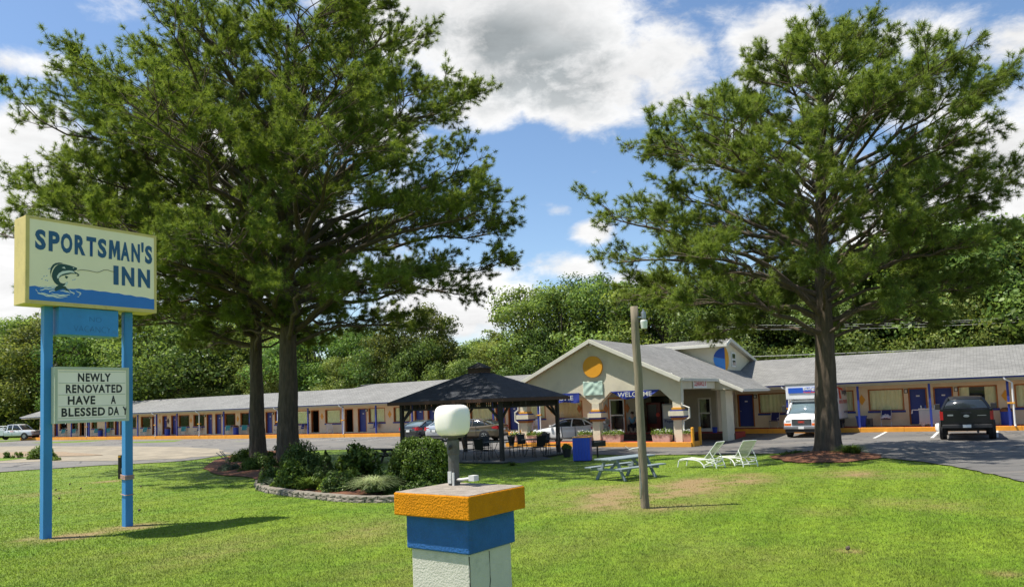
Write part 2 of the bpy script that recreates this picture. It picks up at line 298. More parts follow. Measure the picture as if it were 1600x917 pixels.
# ------------------------------------------------------------------ world and sun
w = bpy.data.worlds.new('World'); sc.world = w; w.use_nodes = True
def build_world():
    t = w.node_tree; t.nodes.clear(); N = t.nodes; L = t.links
    out = N.new('ShaderNodeOutputWorld'); bg = N.new('ShaderNodeBackground'); sky = N.new('ShaderNodeTexSky')
    sky.sky_type = 'NISHITA'; sky.sun_disc = False; sky.sun_elevation = SUN_EL; sky.sun_rotation = math.atan2(SUN_AZ[0], SUN_AZ[1])
    sky.air_density = 1.0; sky.dust_density = .6; sky.ozone_density = 1.6
    hsv = N.new('ShaderNodeHueSaturation'); hsv.inputs['Saturation'].default_value = 1.08; hsv.inputs['Value'].default_value = 1.0
    L.new(sky.outputs[0], hsv.inputs['Color']); L.new(hsv.outputs[0], bg.inputs[0]); bg.inputs[1].default_value = SKY_STR
    tc = N.new('ShaderNodeTexCoord'); D = tc.outputs['Generated']
    def noise(scale, det, ro, sc3=(1, 1, 1.6), loc=(0, 0, 0), dist=0.):
        mp = N.new('ShaderNodeMapping'); mp.inputs['Scale'].default_value = sc3; mp.inputs['Location'].default_value = loc; L.new(D, mp.inputs[0])
        n = N.new('ShaderNodeTexNoise'); n.inputs['Scale'].default_value = scale; n.inputs['Detail'].default_value = det; n.inputs['Roughness'].default_value = ro; n.inputs['Distortion'].default_value = dist
        L.new(mp.outputs[0], n.inputs['Vector']); return n.outputs[0]
    def math_(op, a, b=None, c=None, clamp=False):
        n = N.new('ShaderNodeMath'); n.operation = op; n.use_clamp = clamp
        for i, v in enumerate((a, b, c)):
            if v is None: continue
            if isinstance(v, (int, float)): n.inputs[i].default_value = v
            else: L.new(v, n.inputs[i])
        return n.outputs[0]
    blobs = [  # photo x, y, rx, ry, weight  : where the cloud banks hang
        (800, 40, 190, 120, 1.25), (905, 130, 160, 85, 1.1), (1010, 110, 95, 100, 1.0), (740, 175, 95, 40, .8), (640, 30, 120, 110, 1.0), (1010, 205, 80, 45, .55),
        (1190, 70, 100, 75, .85), (1100, 20, 80, 40, .6), (1300, 130, 120, 90, .7), (1440, 170, 120, 70, .6), (1420, 50, 150, 55, .75), (1570, 240, 130, 100, 1.0), (1580, 60, 90, 45, .8), (1380, 350, 140, 60, .9), (1500, 300, 90, 40, .5),
        (700, 480, 150, 62, 1.15), (600, 300, 60, 30, .5), (915, 360, 42, 26, .8), (880, 420, 70, 26, .8), (860, 262, 40, 16, .45), (905, 268, 30, 12, .4), (1000, 320, 60, 40, .5), (850, 330, 50, 20, .35), (180, 30, 120, 40, .35), (330, 90, 160, 60, .4), (960, 440, 60, 25, .6),
        (20, 250, 120, 95, 1.0), (40, 100, 95, 30, .8), (20, 400, 130, 120, 1.1), (100, 470, 120, 50, .9), (300, 330, 160, 160, .9), (480, 380, 160, 120, .9), (560, 190, 90, 60, .7),
        (1100, 240, 110, 60, .6), (1250, 250, 120, 90, .7), (-250, 200, 200, 150, .9), (1850, 150, 200, 150, .9), (760, -250, 300, 160, .9), (1250, -300, 200, 140, .8), (200, -220, 220, 120, .8)]
    acc = None
    for (x, y, rx, ry, wt) in blobs:
        d = Vector(ray(x, y)).normalized(); e1 = (Vector(ray(x+40, y)).normalized()-d).normalized(); e2 = d.cross(e1).normalized()
        vals = []
        for e, r in ((e1, rx), (e2, ry)):
            ss = 1/(r/FPX)
            vm = N.new('ShaderNodeVectorMath'); vm.operation = 'DOT_PRODUCT'; vm.inputs[1].default_value = e*ss; L.new(D, vm.inputs[0]); vals.append(vm.outputs['Value'])
        vm = N.new('ShaderNodeVectorMath'); vm.operation = 'DOT_PRODUCT'; vm.inputs[1].default_value = d; L.new(D, vm.inputs[0])
        front = math_('GREATER_THAN', vm.outputs['Value'], .3)
        r2 = math_('ADD', math_('MULTIPLY', vals[0], vals[0]), math_('MULTIPLY', vals[1], vals[1]))
        g = math_('MULTIPLY', math_('EXPONENT', math_('MULTIPLY', r2, -1.0)), math_('MULTIPLY', front, wt))
        acc = g if acc is None else math_('MAXIMUM', acc, g)
    n1 = noise(5.5, 12, .60, (1, 1, 1.8), (3.1, .4, 1.2), .25); n2 = noise(2.2, 6, .55, (1, 1, 2.2), (7.7, 1.3, .2)); n3 = noise(11, 9, .62, (1, 1, 2.6), (1.7, 5.3, 4.1), .3)
    field = math_('ADD', acc, math_('MULTIPLY', math_('SUBTRACT', n1, .5), 1.7))
    field = math_('ADD', field, math_('MULTIPLY', math_('SUBTRACT', n2, .5), .5))
    field = math_('ADD', field, math_('MULTIPLY', math_('SUBTRACT', noise(24, 8, .65, (1, 1, 1.8), (2.2, 8.1, 5.5), .4), .5), .55))
    mr = N.new('ShaderNodeMapRange'); mr.interpolation_type = 'SMOOTHSTEP'; L.new(field, mr.inputs[0]); mr.inputs[1].default_value = .36; mr.inputs[2].default_value = .80
    mask = mr.outputs[0]
    # thick cores seen from below are greyer, edges bright
    mr2 = N.new('ShaderNodeMapRange'); mr2.interpolation_type = 'SMOOTHSTEP'; L.new(math_('ADD', field, math_('MULTIPLY', math_('SUBTRACT', n3, .5), .9)), mr2.inputs[0]); mr2.inputs[1].default_value = .72; mr2.inputs[2].default_value = 1.28
    # grey only in the overhead banks (they are looked at from underneath)
    sep = N.new('ShaderNodeSeparateXYZ'); L.new(D, sep.inputs[0])
    mr3 = N.new('ShaderNodeMapRange'); L.new(sep.outputs[2], mr3.inputs[0]); mr3.inputs[1].default_value = .22; mr3.inputs[2].default_value = .42; mr3.inputs[3].default_value = .15; mr3.inputs[4].default_value = 1
    gb = None
    for (x, y, rx, ry, wt) in ((850, 130, 200, 75, 1.0), (740, 70, 130, 60, .9), (1560, 270, 90, 50, .6), (1300, 60, 200, 60, .45), (40, 300, 100, 60, .4), (1000, 60, 60, 30, .3)):
        d = Vector(ray(x, y)).normalized(); e1 = (Vector(ray(x+40, y)).normalized()-d).normalized(); e2 = d.cross(e1).normalized(); vals = []
        for e, r in ((e1, rx), (e2, ry)):
            vm = N.new('ShaderNodeVectorMath'); vm.operation = 'DOT_PRODUCT'; vm.inputs[1].default_value = e*FPX/r; L.new(D, vm.inputs[0]); vals.append(vm.outputs['Value'])
        g = math_('MULTIPLY', math_('EXPONENT', math_('MULTIPLY', math_('ADD', math_('MULTIPLY', vals[0], vals[0]), math_('MULTIPLY', vals[1], vals[1])), -1.0)), wt); gb = g if gb is None else math_('MAXIMUM', gb, g)
    gr = math_('MULTIPLY', math_('MULTIPLY', mr2.outputs[0], math_('ADD', math_('MULTIPLY', gb, 1.15), .12), None, True), mr3.outputs[0])
    mx = N.new('ShaderNodeMix'); mx.data_type = 'RGBA'; L.new(gr, mx.inputs[0]); mx.inputs[6].default_value = (.56, .56, .56, 1); mx.inputs[7].default_value = (.22, .24, .25, 1)
    vsc = N.new('ShaderNodeVectorMath'); vsc.operation = 'SCALE'; L.new(mx.outputs[2], vsc.inputs[0])
    L.new(math_('ADD', math_('ADD', math_('MULTIPLY', n3, .75), math_('MULTIPLY', n1, .35)), .43), vsc.inputs['Scale'])
    bg2 = N.new('ShaderNodeBackground'); L.new(vsc.outputs[0], bg2.inputs[0]); bg2.inputs[1].default_value = 1.0
    ms = N.new('ShaderNodeMixShader'); L.new(mask, ms.inputs[0]); L.new(bg.outputs[0], ms.inputs[1]); L.new(bg2.outputs[0], ms.inputs[2]); L.new(ms.outputs[0], out.inputs[0])
    w.cycles.sampling_method = 'MANUAL'; w.cycles.sample_map_resolution = 512
build_world()
sd = bpy.data.lights.new('sun', 'SUN'); sd.energy = 4.35; sd.angle = R_(.53); sd.color = (1, .95, .86)
so = bpy.data.objects.new('sun', sd); C.objects.link(so)
so.rotation_euler = Vector((-SUN_AZ[0]*math.cos(SUN_EL), -SUN_AZ[1]*math.cos(SUN_EL), -math.sin(SUN_EL))).to_track_quat('-Z', 'Y').to_euler()
so.location = (0, 0, 60)

# ------------------------------------------------------------------ mesh builder
class MB:
    def __init__(s): s.v = []; s.f = []; s.m = []; s.uv = {}
    def add(s, vs, fs, mi=0, T=None):
        b = len(s.v)
        for v in vs:
            v = Vector(v); s.v.append(tuple(T @ v if T else v))
        for f in fs: s.f.append([b+i for i in f]); s.m.append(mi)
        return s
    def box(s, x0, x1, y0, y1, z0, z1, mi=0, T=None):
        return s.add([(x0, y0, z0), (x1, y0, z0), (x1, y1, z0), (x0, y1, z0), (x0, y0, z1), (x1, y0, z1), (x1, y1, z1), (x0, y1, z1)],
                     [(0, 3, 2, 1), (4, 5, 6, 7), (0, 1, 5, 4), (1, 2, 6, 5), (2, 3, 7, 6), (3, 0, 4, 7)], mi, T)
    def tube(s, pts, rad, n=8, mi=0, cap=True, T=None):
        pts = [Vector(p) for p in pts]; rad = rad if isinstance(rad, (list, tuple)) else [rad]*len(pts); vs = []; fs = []
        prev = None
        for i, p in enumerate(pts):
            d = (pts[min(i+1, len(pts)-1)]-pts[max(i-1, 0)]).normalized()
            a = prev if prev is not None else (Vector((0, 0, 1)) if abs(d.z) < .9 else Vector((1, 0, 0)))
            u = (a-d*a.dot(d)).normalized(); prev = u; v_ = d.cross(u)
            for k in range(n):
                an = 2*math.pi*k/n; vs.append(p+(u*math.cos(an)+v_*math.sin(an))*rad[i])
        for i in range(len(pts)-1):
            for k in range(n): fs.append((i*n+k, i*n+(k+1) % n, (i+1)*n+(k+1) % n, (i+1)*n+k))
        if cap: fs.append(tuple(range(n))[::-1]); fs.append(tuple((len(pts)-1)*n+k for k in range(n)))
        return s.add(vs, fs, mi, T)
    def bar(s, a, b, w_, h_, mi=0, T=None, up=(0, 0, 1)):
        a = Vector(a); b = Vector(b); d = (b-a).normalized(); u = Vector(up)
        if abs(d.dot(u)) > .95: u = Vector((0, 1, 0))
        x = d.cross(u).normalized(); z = x.cross(d)
        vs = [p+x*sx*w_/2+z*sz*h_/2 for p in (a, b) for sx, sz in ((-1, -1), (1, -1), (1, 1), (-1, 1))]
        return s.add(vs, [(0, 1, 2, 3), (7, 6, 5, 4), (0, 4, 5, 1), (1, 5, 6, 2), (2, 6, 7, 3), (3, 7, 4, 0)], mi, T)
    def lathe(s, prof, n=16, mi=0, T=None, sq=0):
        vs = []; fs = []
        for (r, z) in prof:
            for k in range(n):
                a = 2*math.pi*k/n; c, d = math.cos(a), math.sin(a)
                if sq: e = 1/max(1e-6, (abs(c)**sq+abs(d)**sq)**(1/sq)); c *= e; d *= e
                vs.append((r*c, r*d, z))
        for i in range(len(prof)-1):
            for k in range(n): fs.append((i*n+k, i*n+(k+1) % n, (i+1)*n+(k+1) % n, (i+1)*n+k))
        fs.append(tuple(range(n))[::-1]); fs.append(tuple((len(prof)-1)*n+k for k in range(n)))
        return s.add(vs, fs, mi, T)
    def poly(s, pts, y0, y1, mi=0, T=None):
        """polygon in local XZ, extruded in y from y0 to y1"""
        n = len(pts); vs = [(x, y0, z) for x, z in pts]+[(x, y1, z) for x, z in pts]
        fs = [tuple(range(n)), tuple(range(2*n-1, n-1, -1))]+[((i+1) % n, i, n+i, n+(i+1) % n) for i in range(n)]
        return s.add(vs, fs, mi, T)
    def build(s, name, mats, parent=None, smooth=False, bevel=0, T=None):
        me = bpy.data.meshes.new(name); me.from_pydata(s.v, [], s.f)
        mats = mats if isinstance(mats, (list, tuple)) else [mats]
        for mm in mats: me.materials.append(M[mm])
        if len(mats) > 1: me.polygons.foreach_set('material_index', s.m)
        if smooth: me.polygons.foreach_set('use_smooth', [True]*len(me.polygons))
        bm = bmesh.new(); bm.from_mesh(me); bmesh.ops.recalc_face_normals(bm, faces=bm.faces); bm.to_mesh(me); bm.free()
        me.update()
        o = bpy.data.objects.new(name, me); C.objects.link(o)
        if parent: o.parent = parent
        if bevel:
            b = o.modifiers.new('bevel', 'BEVEL'); b.width = bevel; b.segments = 2; b.limit_method = 'ANGLE'
        return o

def tag(o, label, cat, group=None, kind=None):
    if label: o['label'] = label
    if cat: o['category'] = cat
    if group: o['group'] = group
    if kind: o['kind'] = kind
    return o
def thing(name, label, cat, loc=(0, 0, 0), rz=0, group=None):
    o = bpy.data.objects.new(name, None); C.objects.link(o); o.location = loc; o.rotation_euler = (0, 0, rz); o.empty_display_size = .2
    return tag(o, label, cat, group)
def copy_tree(o, loc=None, rz=None, label=None, parent=None, scale=None):
    c = o.copy(); C.objects.link(c); c.parent = parent
    for ch in list(o.children): copy_tree(ch, parent=c)
    if loc is not None: c.location = loc
    if rz is not None: c.rotation_euler = (0, 0, rz)
    if label: c['label'] = label
    if scale: c.scale = scale
    return c
def npmesh(name, V, F, mats, parent=None, attrs=None, smooth=False):
    """V (n,3), F (m,k) constant k"""
    me = bpy.data.meshes.new(name); V = np.ascontiguousarray(V, dtype=np.float32); F = np.ascontiguousarray(F, dtype=np.int32)
    k = F.shape[1]
    me.vertices.add(len(V)); me.vertices.foreach_set('co', V.ravel())
    me.loops.add(F.size); me.loops.foreach_set('vertex_index', F.ravel())
    me.polygons.add(len(F)); me.polygons.foreach_set('loop_start', np.arange(0, F.size, k, dtype=np.int32)); 
    try: me.polygons.foreach_set('loop_total', np.full(len(F), k, dtype=np.int32))
    except Exception: pass
    for mm in (mats if isinstance(mats, (list, tuple)) else [mats]): me.materials.append(M[mm])
    if attrs:
        for an, arr in attrs.items():
            if an == 'cn':
                a = me.attributes.new('cn', 'FLOAT_VECTOR', 'POINT'); a.data.foreach_set('vector', np.ascontiguousarray(arr, dtype=np.float32).ravel()); continue
            a = me.attributes.new(an, 'FLOAT', 'POINT'); a.data.foreach_set('value', np.asarray(arr, dtype=np.float32))
    me.update(calc_edges=True)
    if smooth: me.polygons.foreach_set('use_smooth', [True]*len(F))
    o = bpy.data.objects.new(name, me); C.objects.link(o)
    if parent: o.parent = parent
    return o
def text(body, width, height, mi_mat, name, parent, T, depth=.004, bold=0.0, shear=0.0, spacing=1.0):
    cu = bpy.data.curves.new(name, 'FONT'); cu.body = body; cu.size = 1; cu.extrude = 0; cu.offset = bold; cu.shear = shear; cu.space_character = spacing; cu.align_x = 'LEFT'; cu.resolution_u = 3
    o = bpy.data.objects.new('tmp', cu); C.objects.link(o)
    dg = bpy.context.evaluated_depsgraph_get(); me = bpy.data.meshes.new_from_object(o.evaluated_get(dg))
    bpy.data.objects.remove(o); n = len(me.vertices); co = np.zeros(n*3, dtype=np.float32); me.vertices.foreach_get('co', co); co = co.reshape(-1, 3)
    mn = co.min(0); mx = co.max(0)
    x = (co[:, 0]-mn[0])/(mx[0]-mn[0])*width; z = (co[:, 1]-mn[1])/(mx[1]-mn[1])*height
    bm = bmesh.new(); bm.from_mesh(me)
    for i, v in enumerate(bm.verts): v.co = T @ Vector((x[i], 0, z[i]))
    bm.to_mesh(me); bm.free(); me.materials.clear(); me.materials.append(M[mi_mat])
    ob = bpy.data.objects.new(name, me); C.objects.link(ob)
    if parent: ob.parent = parent
    return ob
def Tm(x=0, y=0, z=0, rz=0, rx=0, ry=0): return Matrix.Translation((x, y, z)) @ Matrix.Rotation(rz, 4, 'Z') @ Matrix.Rotation(ry, 4, 'Y') @ Matrix.Rotation(rx, 4, 'X')
def ordn(i): return ['first', 'second', 'third', 'fourth', 'fifth', 'sixth', 'seventh', 'eighth', 'ninth', 'tenth', 'eleventh', 'twelfth', 'thirteenth', 'fourteenth', 'fifteenth', 'sixteenth', 'seventeenth', 'eighteenth', 'nineteenth', 'twentieth'][i]

# ================================================================== THE SETTING
def chain_noise(n, amp, seed):
    r = np.random.RandomState(seed); x = r.randn(n)
    for _ in range(2): x = np.convolve(x, [.25, .5, .25], 'same')
    return x*amp
def wnoise(X, Y, seed, sc):
    r = np.random.RandomState(seed); o = 0
    for k in range(7):
        a = r.uniform(0, 2*np.pi); f = r.uniform(.6, 2.2)*sc; o = o+np.sin((X*np.cos(a)+Y*np.sin(a))*f+r.uniform(0, 6))*r.uniform(.5, 1)
    return o/4
LE = [(-260, 762), (-120, 749), (0, 738), (150, 728), (280, 721), (345, 712.5), (420, 706), (520, 703), (600, 703), (700, 705), (800, 708), (880, 709), (950, 711), (1050, 711), (1170, 709.5), (1290, 709), (1372, 715.5), (1440, 722), (1500, 731), (1540, 740), (1600, 753), (1700, 792), (1850, 880)]
near = [G(*p).xy for p in LE]
far = [G(-260, 702).xy, G(-120, 694.5).xy, G(0, 687.5).xy, Fq(-106, 1.5).xy, Fq(-88, .5).xy]
for i in range(len(LE)-5): far.append(Fq(-78+i*(118/(len(LE)-6)), .5).xy)
def resample(ch, n):
    ch = np.array([tuple(c) for c in ch]); t = np.arange(len(ch)); tt = np.linspace(0, len(ch)-1, n)
    out = []
    for q in tt:   # catmull-rom
        i = min(int(q), len(ch)-2); f = q-i; p0 = ch[max(i-1, 0)]; p1 = ch[i]; p2 = ch[i+1]; p3 = ch[min(i+2, len(ch)-1)]
        out.append(.5*((2*p1)+(-p0+p2)*f+(2*p0-5*p1+4*p2-p3)*f*f+(-p0+3*p1-3*p2+p3)*f**3))
    return np.array(out)
NA = 260; nr = resample(near, NA)
fr_ = np.array([tuple(c) for c in far]); ti = np.linspace(0, len(far)-1, NA); fr_ = np.stack([np.interp(ti, range(len(far)), fr_[:, k]) for k in range(2)], 1)
nrm = nr-fr_; nrm /= np.linalg.norm(nrm, axis=1)[:, None]
nr = nr+nrm*chain_noise(NA, .10, 3)[:, None]
NB = 40; tb = np.linspace(0, 1, NB)**1.4
V = []; 
for t in tb:
    P = nr*(1-t)+fr_*t; V.append(np.column_stack([P, HG(P[:, 0], P[:, 1])+.03]))
V = np.concatenate(V); F = [(j*NA+i, j*NA+i+1, (j+1)*NA+i+1, (j+1)*NA+i) for j in range(NB-1) for i in range(NA-1)]
tag(npmesh('parking_lot', V, F, 'asphalt', smooth=True), None, None, kind='structure')
LAWN_EDGE = nr

def sheet(name, pxs, matn, dz, kind='structure', noise=.12, seed=1, world=False, n=120, label=None):
    pts = np.array([tuple(G(*p).xy) if not world else p for p in pxs]+[]); pts = np.vstack([pts, pts[:1]]); P = resample(pts, n)[:-1]
    c = P.mean(0); d = P-c; d /= np.linalg.norm(d, axis=1)[:, None]; P = P+d*chain_noise(len(P), noise, seed)[:, None]
    K = 10; V = [[c[0], c[1]]]
    for k in range(1, K+1):
        for q in P: V.append(list(c+(q-c)*k/K))
    V = np.array(V); Z = HG(V[:, 0], V[:, 1])+dz; m_ = len(P)
    F = [(0, 1+i, 1+(i+1) % m_, 1+(i+1) % m_) for i in range(m_)]
    bm = bmesh.new(); vs = [bm.verts.new((V[i, 0], V[i, 1], Z[i])) for i in range(len(V))]
    for i in range(m_): bm.faces.new((vs[0], vs[1+i], vs[1+(i+1) % m_]))
    for k in range(K-1):
        for i in range(m_):
            a = 1+k*m_+i; b = 1+k*m_+(i+1) % m_; bm.faces.new((vs[a], vs[a+m_], vs[b+m_], vs[b]))
    bmesh.ops.recalc_face_normals(bm, faces=bm.faces)
    me = bpy.data.meshes.new(name); bm.to_mesh(me); bm.free(); me.materials.append(M[matn]); o = bpy.data.objects.new(name, me); C.objects.link(o)
    if me.polygons[0].normal.z < 0: me.flip_normals()
    return tag(o, label, None, kind=kind)
sheet('gravel_area', [(-260, 705), (0, 698), (120, 697.5), (230, 698), (320, 701), (352, 707), (330, 713), (240, 719), (120, 721), (0, 724), (-260, 735)], 'gravel', .042, noise=.5, seed=5)
sheet('grass_island', [(-260, 733), (-80, 727), (0, 721), (50, 716), (100, 712), (80, 708), (30, 707.5), (-80, 711), (-260, 716)], 'lawn', .056, noise=.3, seed=8)
sheet('mulch_strip', [(-80, 712), (0, 708), (60, 706.5), (125, 709), (160, 712), (90, 714), (30, 715.5), (-40, 718)], 'bare_soil', .068, noise=.25, seed=9)

# dead / bare spots in the grass
SPOTS = [(940, 786, 1.3, .7), (1000, 772, 1.6, .9), (1060, 762, 1.5, .95), (1120, 752, 1.3, .95), (1160, 744, 1., .7), (960, 765, 1.3, .7), (1040, 790, 1.0, .6), (1350, 740, 1.1, .7), (1305, 742, .9, .55), (1420, 742, .9, .35), (1420, 786, .8, .35), (1390, 745, .7, .4), (1480, 790, .6, .35), (1290, 800, .6, .25),
         (108, 838, .55, 1), (60, 842, .5, .9), (215, 822, .45, .9), (170, 827, .4, .6), (1562, 896, .22, .9), (1325, 861, .16, .8), (60, 772, 1.2, .35), (310, 860, 1.6, .25), (560, 830, 1.5, .25), (165, 752, .6, .8), (1180, 870, 1.5, .15), (820, 850, 1.2, .15), (640, 890, 1., .2)]
SP = [(tuple(G(x, y).xy), r, w_) for x, y, r, w_ in SPOTS]
def deadf(X, Y):
    o = np.zeros_like(X)
    nz = .65+.55*wnoise(X, Y, 4, 2.2)+.4*wnoise(X, Y, 6, 7)
    for (c, r, w_) in SP: o = np.maximum(o, w_*np.exp(-(((X-c[0])**2+(Y-c[1])**2)/(r*r))**1.3)*1.25)
    return np.clip(o*nz*1.15+np.clip(.05*wnoise(X, Y, 9, .8)+.03, 0, 1), 0, 1)
xs = np.concatenate([-np.geomspace(900, 23, 24), np.arange(-22, 22.1, .25), np.geomspace(23, 900, 24)])
ys = np.concatenate([[-200, -60, -20, -5, 0, 3], np.arange(5, 36, .25), np.arange(36, 60, 1.5), np.geomspace(60, 1200, 24)])
XX, YY = np.meshgrid(xs, ys); ZZ = HG(XX, YY)
F = [(j*len(xs)+i, j*len(xs)+i+1, (j+1)*len(xs)+i+1, (j+1)*len(xs)+i) for j in range(len(ys)-1) for i in range(len(xs)-1)]
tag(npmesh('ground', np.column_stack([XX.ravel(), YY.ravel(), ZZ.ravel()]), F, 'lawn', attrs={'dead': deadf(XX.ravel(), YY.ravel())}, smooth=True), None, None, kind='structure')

# beds of red mulch under the pines
def mound(name, pxs, dz, hgt, matn, label, seed):
    pts = np.array([tuple(G(*p).xy) for p in pxs]); pts = np.vstack([pts, pts[:1]]); P = resample(pts, 90)[:-1]; c = P.mean(0)
    d = P-c; ln = np.linalg.norm(d, axis=1)[:, None]; P = P+d/ln*chain_noise(len(P), .12, seed)[:, None]
    V = [(c[0], c[1], float(HG(*c))+hgt)]; m_ = len(P); K = 16; rs = np.random.RandomState(seed)
    for k in range(1, K+1):
        t = k/K
        for q in P:
            p = c+(q-c)*t; V.append((p[0], p[1], float(HG(*p))+dz+hgt*(1-t*t)**1.2+rs.uniform(-.02, .02)*(1 if k < K else 0)))
    F = [(0, 1+i, 1+(i+1) % m_) for i in range(m_)]+[(1+k*m_+i, 1+(k+1)*m_+i, 1+(k+1)*m_+(i+1) % m_, 1+k*m_+(i+1) % m_) for k in range(K-1) for i in range(m_)]
    me = bpy.data.meshes.new(name); me.from_pydata(V, [], F); me.materials.append(M[matn]); o = bpy.data.objects.new(name, me); C.objects.link(o)
    return tag(o, label, 'mulch', kind='stuff')
MUL = [[(1200, 714), (1235, 709), (1290, 706), (1345, 707), (1378, 713), (1365, 718), (1320, 722.5), (1260, 723.5), (1222, 721)], [(318, 733), (345, 716), (400, 706), (450, 705), (480, 712), (520, 735), (590, 748), (615, 768), (560, 775), (480, 771), (425, 763), (390, 747), (345, 742)]]
mound('mulch_bed', MUL[0], .035, .16, 'mulch', 'reddish mulch mounded round the foot of the right pine', 4)
mound('mulch_bed', MUL[1], .035, .12, 'mulch', 'brown mulch spread below the two left pines and shrubs', 5)
MULP = [np.array([tuple(G(*p).xy) for p in q]) for q in MUL]

# painted parking lines
for (a, b, s_) in (((1365.8, 685.3), (1386.8, 674.3), .11), ((1456, 685), (1468.5, 672.8), .11), ((1557.7, 684), (1557.2, 670.2), .11), ((1278, 684), (1306, 675.5), .1)):
    A = G(*a); B_ = G(*b); d = (B_-A); d.z = 0; d.normalize(); n_ = Vector((-d.y, d.x, 0))*s_/2*1.3
    mb = MB(); K = 8; vs = []
    for k in range(K+1):
        p = A.lerp(B_, k/K)
        for sg in (-1, 1): q = p+n_*sg; vs.append((q.x, q.y, float(HG(q.x, q.y))+.036))
    mb.add(vs, [(2*k, 2*k+1, 2*k+3, 2*k+2) for k in range(K)])
    tag(mb.build('parking_line', 'paint_line'), None, None, kind='structure')
for i, s_ in enumerate((-33.2, -36.4, -39.7, -43.0, -46.3, -56, -59.3, -62.5)):
    A = Fq(s_, 2.6); B_ = Fq(s_, 7.2); mb = MB(); vs = []
    for k in range(9):
        p = A.lerp(B_, k/8)
        for sg in (-1, 1): q = p+Vector((TT[0], TT[1], 0))*.07*sg; vs.append((q.x, q.y, float(HG(q.x, q.y))+.036))
    mb.add(vs, [(2*k, 2*k+1, 2*k+3, 2*k+2) for k in range(8)]); tag(mb.build('parking_line', 'paint_line'), None, None, kind='structure')

# ------------------------------------------------------------------ grass blades
def inpoly(X, Y, P):
    r = np.zeros(len(X), bool); n = len(P); j = n-1
    for i in range(n):
        c = ((P[i, 1] > Y) != (P[j, 1] > Y)) & (X < (P[j, 0]-P[i, 0])*(Y-P[i, 1])/(P[j, 1]-P[i, 1]+1e-12)+P[i, 0]); r ^= c; j = i
    return r
NG = 620000
rs = np.random.RandomState(11)
px = rs.uniform(-120, 1720, NG); py = 703+(990-703)*rs.uniform(0, 1, NG)**1.0
vx = (px-800)/FPX; vy = -(py-CY)/FPX
DV = RC.T @ np.vstack([vx, vy, np.ones(NG)]); k = np.where(DV[2] < -.01, -CAMH/np.minimum(DV[2], -.01), 1e3)
for _ in range(6):
    X = k*DV[0]; Y = k*DV[1]; k = np.where(DV[2] < -.01, (HG(X, Y)-CAMH)/np.minimum(DV[2], -.01), 1e3)
X = k*DV[0]; Y = k*DV[1]
lawnpoly = np.vstack([LAWN_EDGE, [[30, 2], [-60, 2]]])
ok = inpoly(X, Y, lawnpoly) & (Y < 45)
for P in MULP: ok &= ~inpoly(X, Y, P)
X = X[ok]; Y = Y[ok]; n = len(X); dd = deadf(X, Y); Z = HG(X, Y)
D_ = np.hypot(X, Y); hh = rs.uniform(.015, .034, n)*(1-.45*dd)*(1+.25*wnoise(X, Y, 3, 1.5)); wd = np.maximum(.003, D_*.00040)*rs.uniform(.7, 1.3, n)
keep = ~((dd > .75) & (rs.rand(n) < .6)); X, Y, Z, hh, wd, dd = [a[keep] for a in (X, Y, Z, hh, wd, dd)]; n = len(X)
an = rs.uniform(0, np.pi, n); la = rs.uniform(0, 2*np.pi, n); ll = hh*rs.uniform(.1, 1.0, n)
V = np.zeros((n, 3, 3)); V[:, 0] = np.column_stack([X-np.cos(an)*wd, Y-np.sin(an)*wd, Z]); V[:, 1] = np.column_stack([X+np.cos(an)*wd, Y+np.sin(an)*wd, Z]); V[:, 2] = np.column_stack([X+np.cos(la)*ll, Y+np.sin(la)*ll, Z+hh])
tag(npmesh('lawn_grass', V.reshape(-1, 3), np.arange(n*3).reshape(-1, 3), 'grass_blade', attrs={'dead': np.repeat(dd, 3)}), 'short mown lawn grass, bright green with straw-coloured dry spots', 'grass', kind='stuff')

# ================================================================== THE MOTEL
BR = thing('motel_building', 'long low cream motel with grey shingle roof, orange trim and blue doors', 'motel', tuple(NN*DIST)+(0,), FROT)
def roofslab(name, pts, uvu, matn, th=.08, parent=BR, trim=None):
    """pts: 3d polygon of the upper face (local); extruded down"""
    pts = [Vector(p) for p in pts]; n = len(pts); nrm = (pts[1]-pts[0]).cross(pts[2]-pts[1]).normalized()
    if nrm.z < 0: pts.reverse(); nrm = -nrm
    vs = pts+[p-Vector((0, 0, th)) for p in pts]; me = bpy.data.meshes.new(name)
    fs = [tuple(range(n)), tuple(range(2*n-1, n-1, -1))]+[((i+1) % n, i, n+i, n+(i+1) % n) for i in range(n)]
    me.from_pydata([tuple(v) for v in vs], [], fs); uv = me.uv_layers.new(name='UVMap'); uu = Vector(uvu).normalized(); vv = nrm.cross(uu)
    for l in me.loops:
        c = vs[l.vertex_index]; uv.data[l.index].uv = (c.dot(uu), c.dot(vv))
    me.materials.append(M[matn])
    if trim:
        me.materials.append(M[trim]); me.polygons.foreach_set('material_index', [0]+[1]*(len(fs)-1))
    o = bpy.data.objects.new(name, me); C.objects.link(o); o.parent = parent; return o

